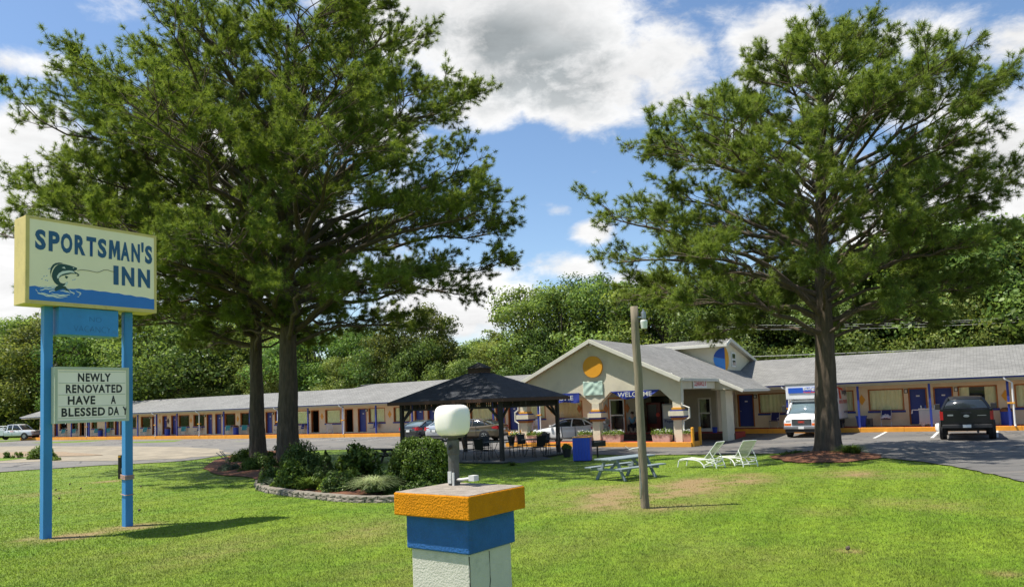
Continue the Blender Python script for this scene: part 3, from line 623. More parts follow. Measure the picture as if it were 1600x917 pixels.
WT = .25
def wall(name, s0, s1, z0, z1, ops, q=0, matn='wall_paint', mb=None, axis='s'):
    """ops: (a, b, zb, zt) sorted; wall front face at q, thickness WT behind"""
    own = mb is None; mb = mb or MB(); y0 = -q; y1 = -q+WT; cur = s0
    for (a, b, zb, zt) in ops:
        if a > cur: mb.box(cur, a, y0, y1, z0, z1)
        if zb > z0: mb.box(a, b, y0, y1, z0, zb)
        mb.box(a, b, y0, y1, zt, z1); cur = b
    mb.box(cur, s1, y0, y1, z0, z1)
    return mb.build(name, matn, BR) if own else None
def door(a, b, z0, z1, q, kind, plate=True):
    y = -q; f = MB(); t = .07
    if kind == 'open':
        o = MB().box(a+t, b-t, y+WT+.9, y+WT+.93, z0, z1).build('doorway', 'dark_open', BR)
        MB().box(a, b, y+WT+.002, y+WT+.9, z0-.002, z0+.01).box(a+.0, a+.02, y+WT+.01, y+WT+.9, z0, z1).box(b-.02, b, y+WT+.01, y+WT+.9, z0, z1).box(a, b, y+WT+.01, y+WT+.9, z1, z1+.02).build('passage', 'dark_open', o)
    else:
        o = MB().box(a+t, b-t, y+.17, y+.21, z0+.02, z1-t).build('door', 'blue_door', BR)
        MB().lathe([(.0, 0), (.035, .0), (.035, .02), (.012, .03), (.012, .06), (.03, .065), (.03, .09), (0, .095)], 10, T=Tm(b-t-.08 if kind == 'r' else a+t+.08, y+.17, z0+1.0, rx=math.pi/2)).build('handle', 'grey_metal', o)
        if plate: MB().box((a+b)/2-.09, (a+b)/2+.09, y+.158, y+.168, z0+1.58, z0+1.66).build('number_plate', 'plate_white', o)
    # frame: liner of the reveal in orange plus a thin face trim
    f.box(a-.004, a+t, y-.012, y+.17, z0, z1).box(b-t, b+.004, y-.012, y+.17, z0, z1).box(a+t, b-t, y-.012, y+.17, z1-t, z1+.004)
    f.build('frame', 'orange_trim', o)
    return o
def window(a, b, z0, z1, q, cm='curtain', opened=None, sill=True):
    y = -q; t = .065; f = MB(); f.box(a-.004, a+t, y-.012, y+.15, z0, z1).box(b-t, b+.004, y-.012, y+.15, z0, z1).box(a+t, b-t, y-.012, y+.15, z1-t, z1+.004).box(a+t, b-t, y-.012, y+.15, z0-.004, z0+t*.6)
    o = f.build('window', 'orange_trim', BR)
    g = MB().box(a+t, b-t, y+.12, y+.135, z0+t*.6, z1-t); g.build('pane', 'window_mix', o)
    # pleated curtain right behind the glass
    mb = MB(); n = max(8, int((b-a)/.055)); vs = []; fs = []
    r = random.Random(int(a*100)); ph = 0
    for i in range(n+1):
        x = a+t+(b-a-2*t)*i/n; ph += r.uniform(.9, 1.7); yy = y+.165+.025*math.sin(ph)
        vs += [(x, yy, z0), (x, yy, z1-t)]
    fs = [(2*i, 2*i+2, 2*i+3, 2*i+1) for i in range(n) if not (opened and opened[0] < (i+.5)/n < opened[1])]
    mb.add(vs, fs); mb.build('curtain', cm, o)
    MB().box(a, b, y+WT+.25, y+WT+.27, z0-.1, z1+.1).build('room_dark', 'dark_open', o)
    if sill: MB().box(a-.06, b+.06, y-.05, y-.014, z0-.125, z0-.006).build('sill', 'blue_trim', o)
    return o
def glassmat():
    mt, t, out = nt('window_mix'); N = t.nodes; L = t.links
    gl = N.new('ShaderNodeBsdfGlossy'); gl.inputs['Roughness'].default_value = .03; tr = N.new('ShaderNodeBsdfTransparent'); tr.inputs[0].default_value = (.97, .98, .97, 1)
    fr = N.new('ShaderNodeFresnel'); fr.inputs[0].default_value = 1.32; ms = N.new('ShaderNodeMixShader'); L.new(fr.outputs[0], ms.inputs[0]); L.new(tr.outputs[0], ms.inputs[1]); L.new(gl.outputs[0], ms.inputs[2]); L.new(ms.outputs[0], out.inputs[0])
    M['window_mix'] = mt
glassmat()
ZF = -.04   # walkway level
def S0(x, y, q=0): return onq(x, y, q)[0]
LW = [(85, 91, 'D'), (93, 105, 'W'), (111.5, 122, 'W'), (124.5, 132, 'K'), (133.5, 139, 'D'), (143, 152, 'W'), (167, 178, 'W'), (179.3, 185.8, 'D'), (188, 195, 'D'), (203, 213, 'W'), (220, 235.3, 'W'), (237.6, 243.8, 'D'), (253.6, 261.2, 'D'), (267.5, 275.5, 'D'), (279, 296, 'W'), (302.2, 319.7, 'W'), (322.8, 331.9, 'D'), (336.3, 345.9, 'D'), (351, 368, 'W'), (375.6, 390, 'W'), (396, 405, 'D'), (415, 425.8, 'D'), (429.3, 446, 'W'), (459, 482, 'W'), (486.3, 498.8, 'K'), (508.3, 532.6, 'W'), (539, 552.2, 'K'), (559.3, 572.8, 'D'), (576.3, 602, 'W'), (615.3, 641, 'W'), (648, 663, 'D'), (668.3, 684, 'D'), (690, 724, 'W'), (735, 770, 'W'), (775, 790, 'D'), (794.5, 811, 'D'), (824, 853, 'W'), (870, 911, 'T')]
RW = [(1152.5, 1178, 'D'), (1185.3, 1232, 'W'), (1262, 1292, 'W'), (1302, 1334.8, 'W'), (1357.3, 1413, 'W'), (1420, 1449.5, 'D'), (1459.5, 1490.5, 'D'), (1498, 1560, 'O'), (1587, 1645, 'W'), (1652, 1690, 'D'), (1700, 1735, 'D')]
ZD0, ZD1, ZW0, ZW1 = ZF+.07, 2.12, .86, 2.12
def do_wing(lst, yy, s0, s1, nm):
    ops = []
    for i, (a, b, k_) in enumerate(lst):
        sa, sb = S0(a, yy), S0(b, yy)
        if k_ in 'DK': ops.append((sa, sb, ZD0, ZD1)); door(sa, sb, ZD0, ZD1, 0, 'open' if k_ == 'K' else ('r' if i % 2 else 'l'), plate=k_ == 'D')
        else: ops.append((sa, sb, ZW0, ZW1)); window(sa, sb, ZW0, ZW1, 0, 'curtain_tan' if k_ == 'T' else 'curtain', opened=(.28, .70) if k_ == 'O' else None)
    wall('wall', s0, s1, ZF-.25, 2.5, ops)
SL = S0(62, 665)
do_wing(LW, 660, SL, -21.3, 'l')
do_wing(RW, 632, -13.93, 17, 'r')
# end walls, back
MB().box(SL-.01, SL+.25, .26, 9, -.4, 2.5).box(16.9, 17.2, .26, 9, -.4, 2.5).box(SL, 17, 9, 9.3, -.4, 2.5).build('wall', 'wall_paint', BR)
# orange diamonds
for (x, y) in ((249.8, 660), (298.6, 655), (371.6, 650), (503.2, 649), (609, 647), (730, 645), (862, 641), (1346.5, 622.5), (1571, 614.5), (263, 655)):
    s_, z_ = onq(x, y, 0); MB().poly([(s_-.2, 1.52), (s_, 1.2), (s_+.2, 1.52), (s_, 1.84)], -.03, -.004).build('diamond_plaque', 'orange_disc' if x not in (263,) else 'fascia_brown', BR)
# wall lamps
for (x) in (112.8, 235.8, 320.8, 347.3, 408.5, 427, 483.6, 573.6, 1179.8, 1415.4, 1493.8):
    s_ = S0(x, 650 if x < 900 else 610)
    o = MB().box(s_-.09, s_+.09, -.11, -.002, 1.83, 2.07).build('wall_lamp', 'black_metal', BR)
    MB().box(s_-.06, s_+.06, -.118, -.112, 1.86, 2.03).build('lens', 'lens_white', o)
# roof of the wings, cut at the portico
EZ, RZ = 2.62, 4.40; SLP = (RZ-EZ)/6.1
def rz(q): return EZ+SLP*(2.1-q)
SB0, SB1 = -51.3, -49.3
roofslab('roof', [(SB0, -2.1, EZ), (17.6, -2.1, EZ), (17.6, 4, RZ), (SB1, 4, RZ), (SB0, 2.8, rz(-2.8))], (1, 0, 0), 'shingle_grey', .07)
roofslab('roof', [(SL-.6, -2.1, EZ+.002), (SB0, -2.1, EZ+.002), (SB0, 2.8, rz(-2.8)+.002), (SL-.6, 2.8, rz(-2.8)+.002)], (1, 0, 0), 'shingle_grey', .07)
roofslab('roof', [(SL-.6, 2.805, rz(-2.8)), (SB0, 2.805, rz(-2.8)), (SB0, 10, EZ-.1), (SL-.6, 10, EZ-.1)], (1, 0, 0), 'shingle_grey', .07)
roofslab('roof', [(SB0+.01, 4.005, RZ), (17.6, 4.005, RZ), (17.6, 10.2, EZ), (SB0+.01, 10.2, EZ)], (1, 0, 0), 'shingle_grey', .07)
MB().poly([(1.9, EZ-.12), (-2.8, rz(-2.8)-.12), (-9.6, EZ-.2)], 0, .1, T=Matrix.Translation((SL+.1, 0, 0)) @ Matrix(((0, 1, 0, 0), (-1, 0, 0, 0), (0, 0, 1, 0), (0, 0, 0, 1)))).build('gable_end', 'trim_white', BR)
# soffit, beam, gutter
for a, b in ((SL-.4, -22.3), (-13.9, 17.4)):
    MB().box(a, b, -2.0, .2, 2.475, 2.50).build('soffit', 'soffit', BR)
    MB().box(a, b, -2.02, -1.72, 2.33, 2.472).box(a, b, -2.085, -2.022, 2.40, 2.545).build('beam', 'soffit', BR)
    MB().box(a-.1, b+.1, -2.17, -2.09, 2.49, 2.57).build('gutter', 'blue_trim', BR)
    MB().box(a-.1, b+.1, -2.20, -2.10, 2.572, 2.615).build('drip_edge', 'trim_white', BR)
def post(s_, blue=True, bot=ZF):
    MB().box(s_-.055, s_+.055, -1.92, -1.81, bot, 2.33).build('post', 'blue_trim', BR)
def downpipe(s_, off=.16, lean=0):
    o = MB().tube([(s_+off-.35*(off > 0), -2.14, 2.5), (s_+off-.30, -2.14, 2.40), (s_+off, -1.98, 2.22), (s_+off, -1.98, ZF+.05), (s_+off+.02, -2.1, ZF)], .045, 8).build('downpipe', 'white_paint', BR)
    MB().box(s_-.07, s_+off+.07, -2.035, -1.80, 1.12, 1.2).build('strap', 'orange_disc', o)
for x in (65, 111.6, 139.5, 165.3, 192.5, 215.4, 245, 276.8, 349.8, 390.5, 433.9, 481.5, 536, 587.8, 644.5, 705, 771.5, 842): post(S0(x, 662, 1.86))
for x in (137.4-2, 242.5, 311, 433.5, 535.5, 842.3): downpipe(S0(x, 662, 1.86), .2)
for x, y in ((1231, 640), (1341.5, 632), (1453.5, 630), (1575.5, 622), (1690, 620)): post(S0(x, y, 1.86))
downpipe(S0(1575.5, 622, 1.86), .2); downpipe(S0(1231, 640, 1.86), .12)
# raised walkway with painted kerb
def walkway(a, b, q1, q0=-.1):
    MB().box(a, b, -q1+.12, -q0, -.75, ZF).build('walkway_top', 'red_walk', WK)
    mb = MB(); x = a; r = random.Random(3)
    while x < b-.01:
        l = min(r.uniform(2.2, 3.0), b-x); mb.box(x, x+l-.012, -q1, -q1+.118, -.75, ZF+.004+r.uniform(-.006, .006)); x += l
    mb.build('walkway_kerb', 'orange_kerb', WK, bevel=.012)
WK = bpy.data.objects.new('walkway', None); C.objects.link(WK); WK.location = BR.location; WK.rotation_euler = BR.rotation_euler; WK['kind'] = 'structure'
walkway(SL-.8, -22.2, 2.0); walkway(-13.9, 18, 2.0)

# ---- office and drive-through portico
PQ = 13.5; AP = (-17.37, 5.30); PS = .466
def pz(s_): return AP[1]-PS*abs(s_-AP[0])
ol = [(-12.68, 1.95), (-12.68, pz(-12.68)-.14), (-17.37, 5.3-.14), (-22.06, pz(-22.06)-.14), (-22.06, 1.95), (-21.5, 1.95), (-20.95, 2.50), (-18.22, 2.50), (-17.62, 1.95), (-17.07, 1.95), (-16.47, 2.50), (-13.74, 2.50), (-13.16, 1.95)]
MB().poly(ol, -PQ, -PQ+.38).build('portico_gable_wall', 'stucco', BR)
for cx in (-12.92, -17.345, -21.78):
    h = .21; y = -PQ+.19
    o = MB().box(cx-h, cx+h, y-h, y+h, -.5, 1.948).build('portico_column', 'stucco', BR)
    for (hw, z0, z1, mm, nm) in ((.255, 1.50, 1.60, 'orange_disc', 'orange_band'), (.32, 1.436, 1.498, 'blue_trim', 'blue_band'), (.39, 1.20, 1.434, 'stucco', 'collar_block'), (.345, 1.12, 1.198, 'blue_trim', 'blue_band'), (.29, 1.0, 1.118, 'orange_trim', 'orange_band')):
        MB().box(cx-hw, cx+hw, y-hw, y+hw, z0, z1).build(nm, mm, o)
# portico roof
s1, s2, qf = -12.55, -11.2, PQ+.37
roofslab('portico_roof', [(-17.37, -qf, 5.30), (s1, -qf, pz(s1)), (s1, -7.95, pz(s1)), (s2, -7.95, pz(s2)), (s2, -2.0, pz(s2)), (s2, 3, pz(s2)), (-17.37, 3.9, 5.30)], (0, 1, 0), 'shingle_grey', .10, trim='trim_white')
roofslab('portico_roof', [(-17.38, -qf, 5.30), (-17.38, 3.9, 5.30), (-22.2, 3.9, pz(-22.2)), (-22.2, -qf, pz(-22.2))], (0, 1, 0), 'shingle_grey', .10, trim='trim_white')
mb = MB()
for sg, se in ((1, s1), (-1, -22.2)):
    mb.bar((-17.37, -qf-.02, 5.30-.12), (se, -qf-.02, pz(se)-.12), .035, .17)
    mb.box(se-.03 if sg > 0 else se-.03, se+.05, -qf, -7.9 if sg > 0 else 0, pz(se)-.17, pz(se)-.02)
mb.bar((s1, -7.98, pz(s1)-.12), (s2, -7.98, pz(s2)-.12), .035, .14); mb.box(s2-.02, s2+.05, -7.95, -2.2, pz(s2)-.15, pz(s2)-.03)
mb.build('rake_trim', 'trim_white', BR)
# soffit under the front overhang
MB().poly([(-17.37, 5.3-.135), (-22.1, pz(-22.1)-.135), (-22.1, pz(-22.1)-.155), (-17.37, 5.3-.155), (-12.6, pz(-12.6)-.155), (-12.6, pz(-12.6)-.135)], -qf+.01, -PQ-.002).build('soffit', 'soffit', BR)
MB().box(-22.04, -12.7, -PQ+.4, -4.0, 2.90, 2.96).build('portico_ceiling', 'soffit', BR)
MB().box(-12.98, -12.70, -PQ+.385, -8.0, 2.50, pz(-12.7)-.14).box(-22.04, -21.8, -PQ+.385, 0, 2.50, pz(-22.04)-.14).build('side_beam', 'stucco', BR)
MB().poly([(-12.95, 2.42), (s2-.02, 2.42), (s2-.02, pz(s2)-.13), (-12.95, pz(-12.95)-.13)], -7.92, -7.75).build('wing_gable_wall', 'stucco', BR)
MB().box(-12.52, -12.24, -7.7, -6.35, -.6, 2.42).build('portico_pier', 'stucco', BR)
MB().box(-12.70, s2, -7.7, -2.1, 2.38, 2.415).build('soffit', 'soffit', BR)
# office body
offops = [(S0(952.5, 640, 4), S0(975.5, 640, 4), ZF, 2.12), (S0(1000, 640, 4), S0(1046, 640, 4), ZF, 2.2), (S0(1091, 640, 4), S0(1111.5, 640, 4), ZF, 2.0)]
wall('office_wall', -21.5, -13.95, -.6, 2.9, offops, q=4, matn='office_wall_shade')
MB().box(-21.5, -21.26, -3.74, .2, -.6, 2.9).box(-14.2, -13.95, -3.74, .2, -.6, 2.9).box(-21.26, -14.21, -1.4, -1.2, -.6, 2.9).build('office_side_wall', 'stucco', BR)
a, b = offops[0][:2]
def glassdoor(a, b, zt, q, fm='trim_white', tr='orange_trim'):
    y = -q; t = .09; f = MB(); f.box(a, a+t, y-.02, y+.1, ZF, zt).box(b-t, b, y-.02, y+.1, ZF, zt).box(a+t, b-t, y-.02, y+.1, zt-t, zt).box(a+t, b-t, y-.02, y+.1, 1.02, 1.1).box(a+t, b-t, y-.02, y+.1, ZF, ZF+.18)
    o = f.build('glass_door', fm, BR); MB().box(a+t, b-t, y+.03, y+.045, ZF+.18, zt-t).build('pane', 'window_mix', o)
    MB().box(a+t, b-t, y+.5, y+.52, ZF+.1, 1.02).box(a+t, b-t, y+1.3, y+1.32, ZF, zt).build('blind', 'vend_dark', o)
    MB().box(b-t+.01, b-t+.05, y-.07, y-.02, .92, 1.12).build('handle', 'grey_metal', o)
    if tr: MB().box(a-.1, a-.003, y-.03, y+.02, ZF, zt+.1).box(b+.003, b+.1, y-.03, y+.02, ZF, zt+.1).box(a-.003, b+.003, y-.03, y+.02, zt+.003, zt+.1).build('frame', tr, o)
glassdoor(a, b, 2.12, 4); glassdoor(*offops[2][:2], 2.0, 4, 'trim_white', None)
a, b = offops[1][:2]
MB().box(a-.02, b+.3, -2.0, -1.95, ZF, 2.25).build('alcove_back', 'vend_dark', BR)
for x, y in ((946.5, 634), (980, 634), (905, 637)):
    q_ = 4 if x > 930 else 0; s_ = S0(x, y, q_); MB().poly([(s_-.17, 1.5), (s_, 1.18), (s_+.17, 1.5), (s_, 1.82)], -q_-.03, -q_-.004).build('diamond_plaque', 'orange_trim', BR)
a0 = -13.948; o = MB().box(a0, a0+.05, -1.75, -.55, ZF+.1, 2.15).build('side_window', 'trim_white', BR)
MB().box(a0+.052, a0+.058, -1.55, -.75, ZF+.3, 2.0).build('pane', 'window_glass', o)
# slabs under the portico, kerb island at the front
mb = MB(); mb.box(-21.6, -12.3, -6.3, -4.0, -.7, -.06); mb.build('walkway_top', 'red_walk', WK)
MB().box(-21.7, -12.2, -6.45, -6.302, -.7, -.05).build('walkway_kerb', 'fascia_brown', WK, bevel=.012)
sk0, sk1 = S0(846, 695, PQ+.55), S0(1080, 692, PQ+.55)
MB().box(sk0-2.2, sk1-.1, -PQ-.40, -PQ+.62, -.7, -.075).build('island_top', 'red_walk', WK)
MB().box(sk0-2.3, sk1, -PQ-.55, -PQ-.402, -.7, -.06).box(sk1-.098, sk1+.02, -PQ-.40, -PQ+.7, -.7, -.06).build('walkway_kerb', 'orange_kerb', WK, bevel=.012)
# clerestory box above the office
ts = -13.95; tl = -20.2; F_ = Matrix(((0, 1, 0, 0), (-1, 0, 0, 0), (0, 0, 1, 0), (0, 0, 0, 1)))
MB().poly([(1.7, 2.9), (1.7, 5.30), (1.2, 5.56), (-4.3, 4.42), (-4.3, 2.9)], 0, ts-tl, T=Matrix.Translation((tl, 0, 0)) @ F_).build('clerestory_wall', 'stucco', BR)
roofslab('clerestory_roof', [(tl-.3, -1.25, 5.72), (ts+.3, -1.25, 5.72), (ts+.3, 4.7, 4.50), (tl-.3, 4.7, 4.50)], (1, 0, 0), 'shingle_grey', .10, trim='trim_white')
roofslab('clerestory_roof', [(tl-.3, -2.15, 5.38), (ts+.3, -2.15, 5.38), (ts+.3, -1.252, 5.72), (tl-.3, -1.252, 5.72)], (1, 0, 0), 'shingle_grey', .10, trim='trim_white')
MB().bar((ts+.32, -1.25, 5.62), (ts+.32, 4.7, 4.40), .035, .2).bar((ts+.32, -1.25, 5.62), (ts+.32, -2.15, 5.28), .035, .2).box(tl-.3, ts+.3, -2.18, -2.15, 5.18, 5.34).build('rake_trim', 'trim_white', BR)
zc1 = onq(1132, 544, 1.7)[1]; zc0 = onq(1132, 577, 1.7)[1]; zc = (zc0+zc1)/2; rc = (zc1-zc0)/2*1.08
def arc(a0, a1, r, n=20): return [(r*math.cos(R_(a0+(a1-a0)*i/n)), r*math.sin(R_(a0+(a1-a0)*i/n))) for i in range(n+1)]
MB().poly([(ts, zc)]+[(ts+x, zc+z) for x, z in arc(90, 166, rc)]+[(ts-rc*.95, zc+rc*.24)][:0], -1.735, -1.703).build('emblem_quarter', 'navy_paint', BR)
MB().poly([(ts, zc-0.001)]+[(ts+x, zc+z) for x, z in arc(168, 270, rc)], -1.735, -1.703).build('emblem_quarter', 'sky_blue_paint', BR)
MB().poly([(-1.7, zc)][:0]+[(1.7-x, zc+z) for x, z in arc(-90, 90, rc)], .003, .035, T=Matrix.Translation((ts, 0, 0)) @ F_).build('emblem_half', 'orange_disc', BR)
def ons(x, y, s_):
    v = ray(x, y); k = s_/(TT@v[:2]); P = k*v[:2]; return float(DIST-P@NN), float(CAMH+k*v[2])
q1, z1 = ons(1141.5, 550, ts); q2, z2 = ons(1149, 573.5, ts)
wy0, wy1 = -q1, -q2
mb = MB(); mb.box(ts+.005, ts+.06, wy0, wy1, z2, z1); o = mb.build('window', 'white_paint', BR)
MB().box(ts+.062, ts+.07, wy0+.12, wy1-.12, z2+.1, (z1+z2)/2-.05).box(ts+.062, ts+.07, wy0+.12, wy1-.12, (z1+z2)/2+.05, z1-.1).build('pane', 'window_glass', o)
# round disc on the gable
s_, z_ = onq(927, 573, PQ)
pr = [(s_+x, z_+z) for x, z in arc(0, 360, .56, 48)[:-1]]
MB().poly(pr, -PQ-.12, -PQ-.01).build('gable_disc', 'orange_disc', BR)
# flood lights under the eaves
for x, y in ((1047, 583), (922, 538), (812, 599)):
    s_, z_ = onq(x, y, PQ); T = Tm(s_, -PQ-.12, z_)
    o = MB().box(-.04, .04, 0, .12, -.04, .04, T=T).build('flood_light', 'trim_white', BR)
    for g_ in (-1, 1): MB().lathe([(.03, 0), (.05, .03), (.075, .14), (.07, .15)], 12, T=T @ Tm(g_*.1, 0, -.02, rz=g_*.4, rx=R_(115))).build('lamp_head', 'trim_white', o)
# downpipe on the right column
MB().tube([(-12.5, -PQ-.1, 3.0), (-12.62, -PQ-.04, 2.85), (-12.62, -PQ-.04, 1.72), (-12.28, -PQ-.06, 1.58), (-12.28, -PQ-.06, 1.1), (-12.6, -PQ-.04, .95), (-12.62, -PQ-.04, .0)], .045, 8).build('downpipe', 'trim_white', BR)
MB().tube([(-22.3, -PQ-.1, 3.0), (-22.15, -PQ-.04, 2.85), (-22.1, -PQ-.04, 1.72), (-22.32, -PQ-.06, 1.58), (-22.32, -PQ-.06, 1.1), (-22.1, -PQ-.04, .95), (-22.1, -PQ-.04, .0)], .045, 8).build('downpipe', 'trim_white', BR)

# ---- things hanging on the building
def on_building(name, label, cat, group=None): return thing(name, label, cat, tuple(BR.location), FROT, group)
RX = Matrix.Identity(4)
s_, z1 = onq(1082, 592.5, PQ); 
q1, zt = ons(1081.5, 592, -12.68); q2, zb = ons(1103, 606, -12.68)
sg = on_building('clearance_sign', 'white clearance sign with red lettering on the portico side beam', 'sign')
MB().box(-12.66, -12.63, -q1, -q2, zb, zt).build('board', 'white_paint', sg)
TS = Matrix.Translation((-12.626, 0, 0)) @ Matrix(((0, -1, 0, 0), (1, 0, 0, 0), (0, 0, 1, 0), (0, 0, 0, 1)))
wd_ = q1-q2
text('CLEARANCE', wd_*.76, (zt-zb)*.62, 'red_text', 'lettering', sg, Matrix.Translation((-12.626, -q1+wd_*.05, zb+(zt-zb)*.22)) @ Matrix.Rotation(R_(90), 4, 'Z'), bold=.03)
text("8'", wd_*.1, (zt-zb)*.62, 'red_text', 'numeral', sg, Matrix.Translation((-12.626, -q1+wd_*.86, zb+(zt-zb)*.22)) @ Matrix.Rotation(R_(90), 4, 'Z'), bold=.02)
def banner(s0, s1, z1, h, prof, label, n=24):
    b = on_building('welcome_banner', label, 'banner', 'blue welcome banners under the portico'); V = []; F = []
    y = -PQ-.03
    for i in range(n+1):
        t = i/n; s = s0+(s1-s0)*t; zb = prof(t)
        for j in range(7):
            u = j/6; V.append((s, y-.03*math.sin(t*19+u*3)*u, z1*(1-u)+zb*u+.0))
    F = [(i*7+j, (i+1)*7+j, (i+1)*7+j+1, i*7+j+1) for i in range(n) for j in range(6)]
    o = MB().add(V, F).build('cloth', 'banner_blue', b); md = o.modifiers.new('solid', 'SOLIDIFY'); md.thickness = .006
    return b, y
b1, y = banner(-16.42, -13.78, 2.52, .5, lambda t: 2.50-.40*min(1, 2.9*min(t, 1-t))**.75*(1-.13*math.cos(4*math.pi*t)), 'draped blue WELCOME banner with scalloped edge between the right columns')
text('WELCOME', 1.85, .235, 'banner_text', 'lettering', b1, Tm(-16.02, y-.045, 2.22), bold=.004)
b2, y = banner(-20.9, -18.26, 2.52, .5, lambda t: 2.02+.03*math.sin(t*12), 'flat blue WELCOME banner left of the middle column, half behind gazebo')
text('WELCOME', 2.1, .24, 'banner_text', 'lettering', b2, Tm(-20.7, y-.045, 2.16), bold=.004)
s0_, zt_ = onq(911.5, 596, PQ); s1_, zb_ = onq(943, 617, PQ)
cb = on_building('cloth_sheet', 'pale green wrinkled cloth hung on the gable below the orange disc', 'cloth')
V = []; n = 30
for i in range(n+1):
    for j in range(n+1):
        u, v = i/n, j/n; d = .012*math.sin(11*v-6*abs(u-.5)*2.0)*math.sin(math.pi*u)+.006*math.sin(17*u+9*v)
        V.append((s0_+(s1_-s0_)*u, -PQ-.05-d*.8, zt_-(zt_-zb_)*v-.06*math.sin(math.pi*u)*(1-v)*1.0))
MB().add(V, [(i*(n+1)+j, (i+1)*(n+1)+j, (i+1)*(n+1)+j+1, i*(n+1)+j+1) for i in range(n) for j in range(n)]).build('fabric', 'cloth_green', cb, smooth=True).modifiers.new('s', 'SOLIDIFY').thickness = .005

# ================================================================== THE ROADSIDE SIGN
SA = np.array(tuple(G(71.5, 841).xy)); SU = np.array([.5888, .8083]); SN = np.array([.8083, -.5888]); SROT = math.atan2(SU[1], SU[0])
zA = float(HG(*SA))
PSB = SA+SN*.07      # plane of the post fronts
def sx(x, y, off=.07): return online(x, y, SA+SN*off, SU)
L2 = sx(202, 823)[0]
SG = thing('roadside_sign', 'cream and yellow roadside sign with leaping fish on two blue posts', 'sign', (SA[0], SA[1], 0), SROT)
# local frame: x along the sign, -y towards the camera, z up
for i, xx in enumerate((0, L2)):
    o = MB().box(xx-.075, xx+.075, -.075, .075, -.3, 4.40).build('post', 'blue_post', SG, bevel=.006)
    if i:
        for zz in (.93, .955, .98, 1.0, .62): MB().tube([(xx+.092*math.cos(a_*math.pi/2+.785)*1.4, .092*math.sin(a_*math.pi/2+.785)*1.4, zz+.012*math.sin(a_*2)) for a_ in range(5)], .009, 5).build('cord', 'terracotta', o)
        MB().tube([(xx-.1, -.09, 2.9), (xx-.095, -.085, 3.3), (xx-.09, -.085, 3.75), (xx-.085, -.09, 4.2)], .018, 6).build('conduit', 'blue_post', o)
FY = -.25
x0, zt0 = sx(40, 338, .25); x1, zt1 = sx(244, 367, .25); _, zb0 = sx(40, 476, .25); _, zb1 = sx(244, 487, .25)
zt_ = (zt0+zt1)/2; zb_ = (zb0+zb1)/2; W_ = x1-x0; H_ = zt_-zb_
o = MB().box(x0, x1, FY+.012, FY+.50, zb_, zt_).build('cabinet', 'sign_yellow', SG, bevel=.012)
fr = .07; MB().box(x0, x1, FY-.008, FY+.011, zb_, zb_+fr).box(x0, x1, FY-.008, FY+.011, zt_-fr*.7, zt_).box(x0, x0+fr*.9, FY-.008, FY+.011, zb_+fr, zt_-fr*.7).box(x1-fr*.7, x1, FY-.008, FY+.011, zb_+fr, zt_-fr*.7).build('edge_trim', 'sign_yellow', o)
fx0, fx1, fz0, fz1 = x0+fr*.9, x1-fr*.7, zb_+fr, zt_-fr*.7
FACE = MB().box(fx0, fx1, FY-.001, FY+.0105, fz0, fz1).build('sign_face', 'sign_cream', SG)
fw, fh = fx1-fx0, fz1-fz0
def fp(u, v): return (fx0+u*fw, fz0+v*fh)     # u to the right, v up
# water
wl = [fp(0, 0), fp(1, 0), fp(1, .145)]
wv = [(.97, .14), (.93, .155), (.88, .16), (.84, .155), (.79, .17), (.74, .165), (.69, .18), (.64, .175), (.58, .185), (.53, .18), (.47, .19), (.42, .182), (.37, .192), (.33, .18), (.28, .175), (.22, .18), (.17, .17), (.12, .18), (.07, .165), (.04, .175), (0, .16)]
wl += [fp(u, v) for u, v in wv]
MB().poly(wl, FY-.004, FY-.0012).build('water', 'sign_water', FACE)
# letters, bold display face
def lett(s_, u0, u1, v0, v1, bold=.045, shear=0):
    p0 = fp(u0, v0); p1 = fp(u1, v1); return text(s_, p1[0]-p0[0], p1[1]-p0[1], 'sign_text', 'lettering', FACE, Matrix.Translation((p0[0], FY-.006, p0[1])), bold=bold, shear=shear, spacing=1.08)
xs_ = [.055, .155, .25, .35, .445, .535, .625, .735, .83, .905, .935, 1.0]
for ch, a_, b_, dv in (('S', .052, .13, 0), ('P', .150, .232, 0), ('O', .240, .328, 0), ('R', .345, .43, 0), ('T', .437, .515, 0), ('S', .528, .60, 0), ('M', .612, .712, 0), ('A', .718, .795, 0), ('N', .81, .885, 0), ("'", .897, .918, .15), ('S', .93, .995, 0)):
    if ch == 'M':   # flared display M drawn by hand, the font's own closes up when emboldened
        a_, b_ = a_-.006, b_-.010; v0, v1 = .625, .88; gx = [0, .06, .33, .50, .67, .94, 1, .74, .71, .53, .47, .29, .26]; gz = [0, 1, 1, .52, 1, 1, 0, 0, .60, .12, .12, .60, 0]
        MB().poly([fp(a_+(b_-a_)*p_, v0+(v1-v0)*q_) for p_, q_ in zip(gx, gz)], FY-.010, FY-.002).build('lettering', 'sign_text', FACE); continue
    lett(ch, a_-.012, b_-.012, .625+dv+.0, .88+(.03 if dv else 0), .006 if ch == 'M' else .045)
for ch, a_, b_ in (('I', .655, .70), ('N', .725, .835), ('N', .865, .975)): lett(ch, a_-.01, b_-.012, .29, .545, .05)
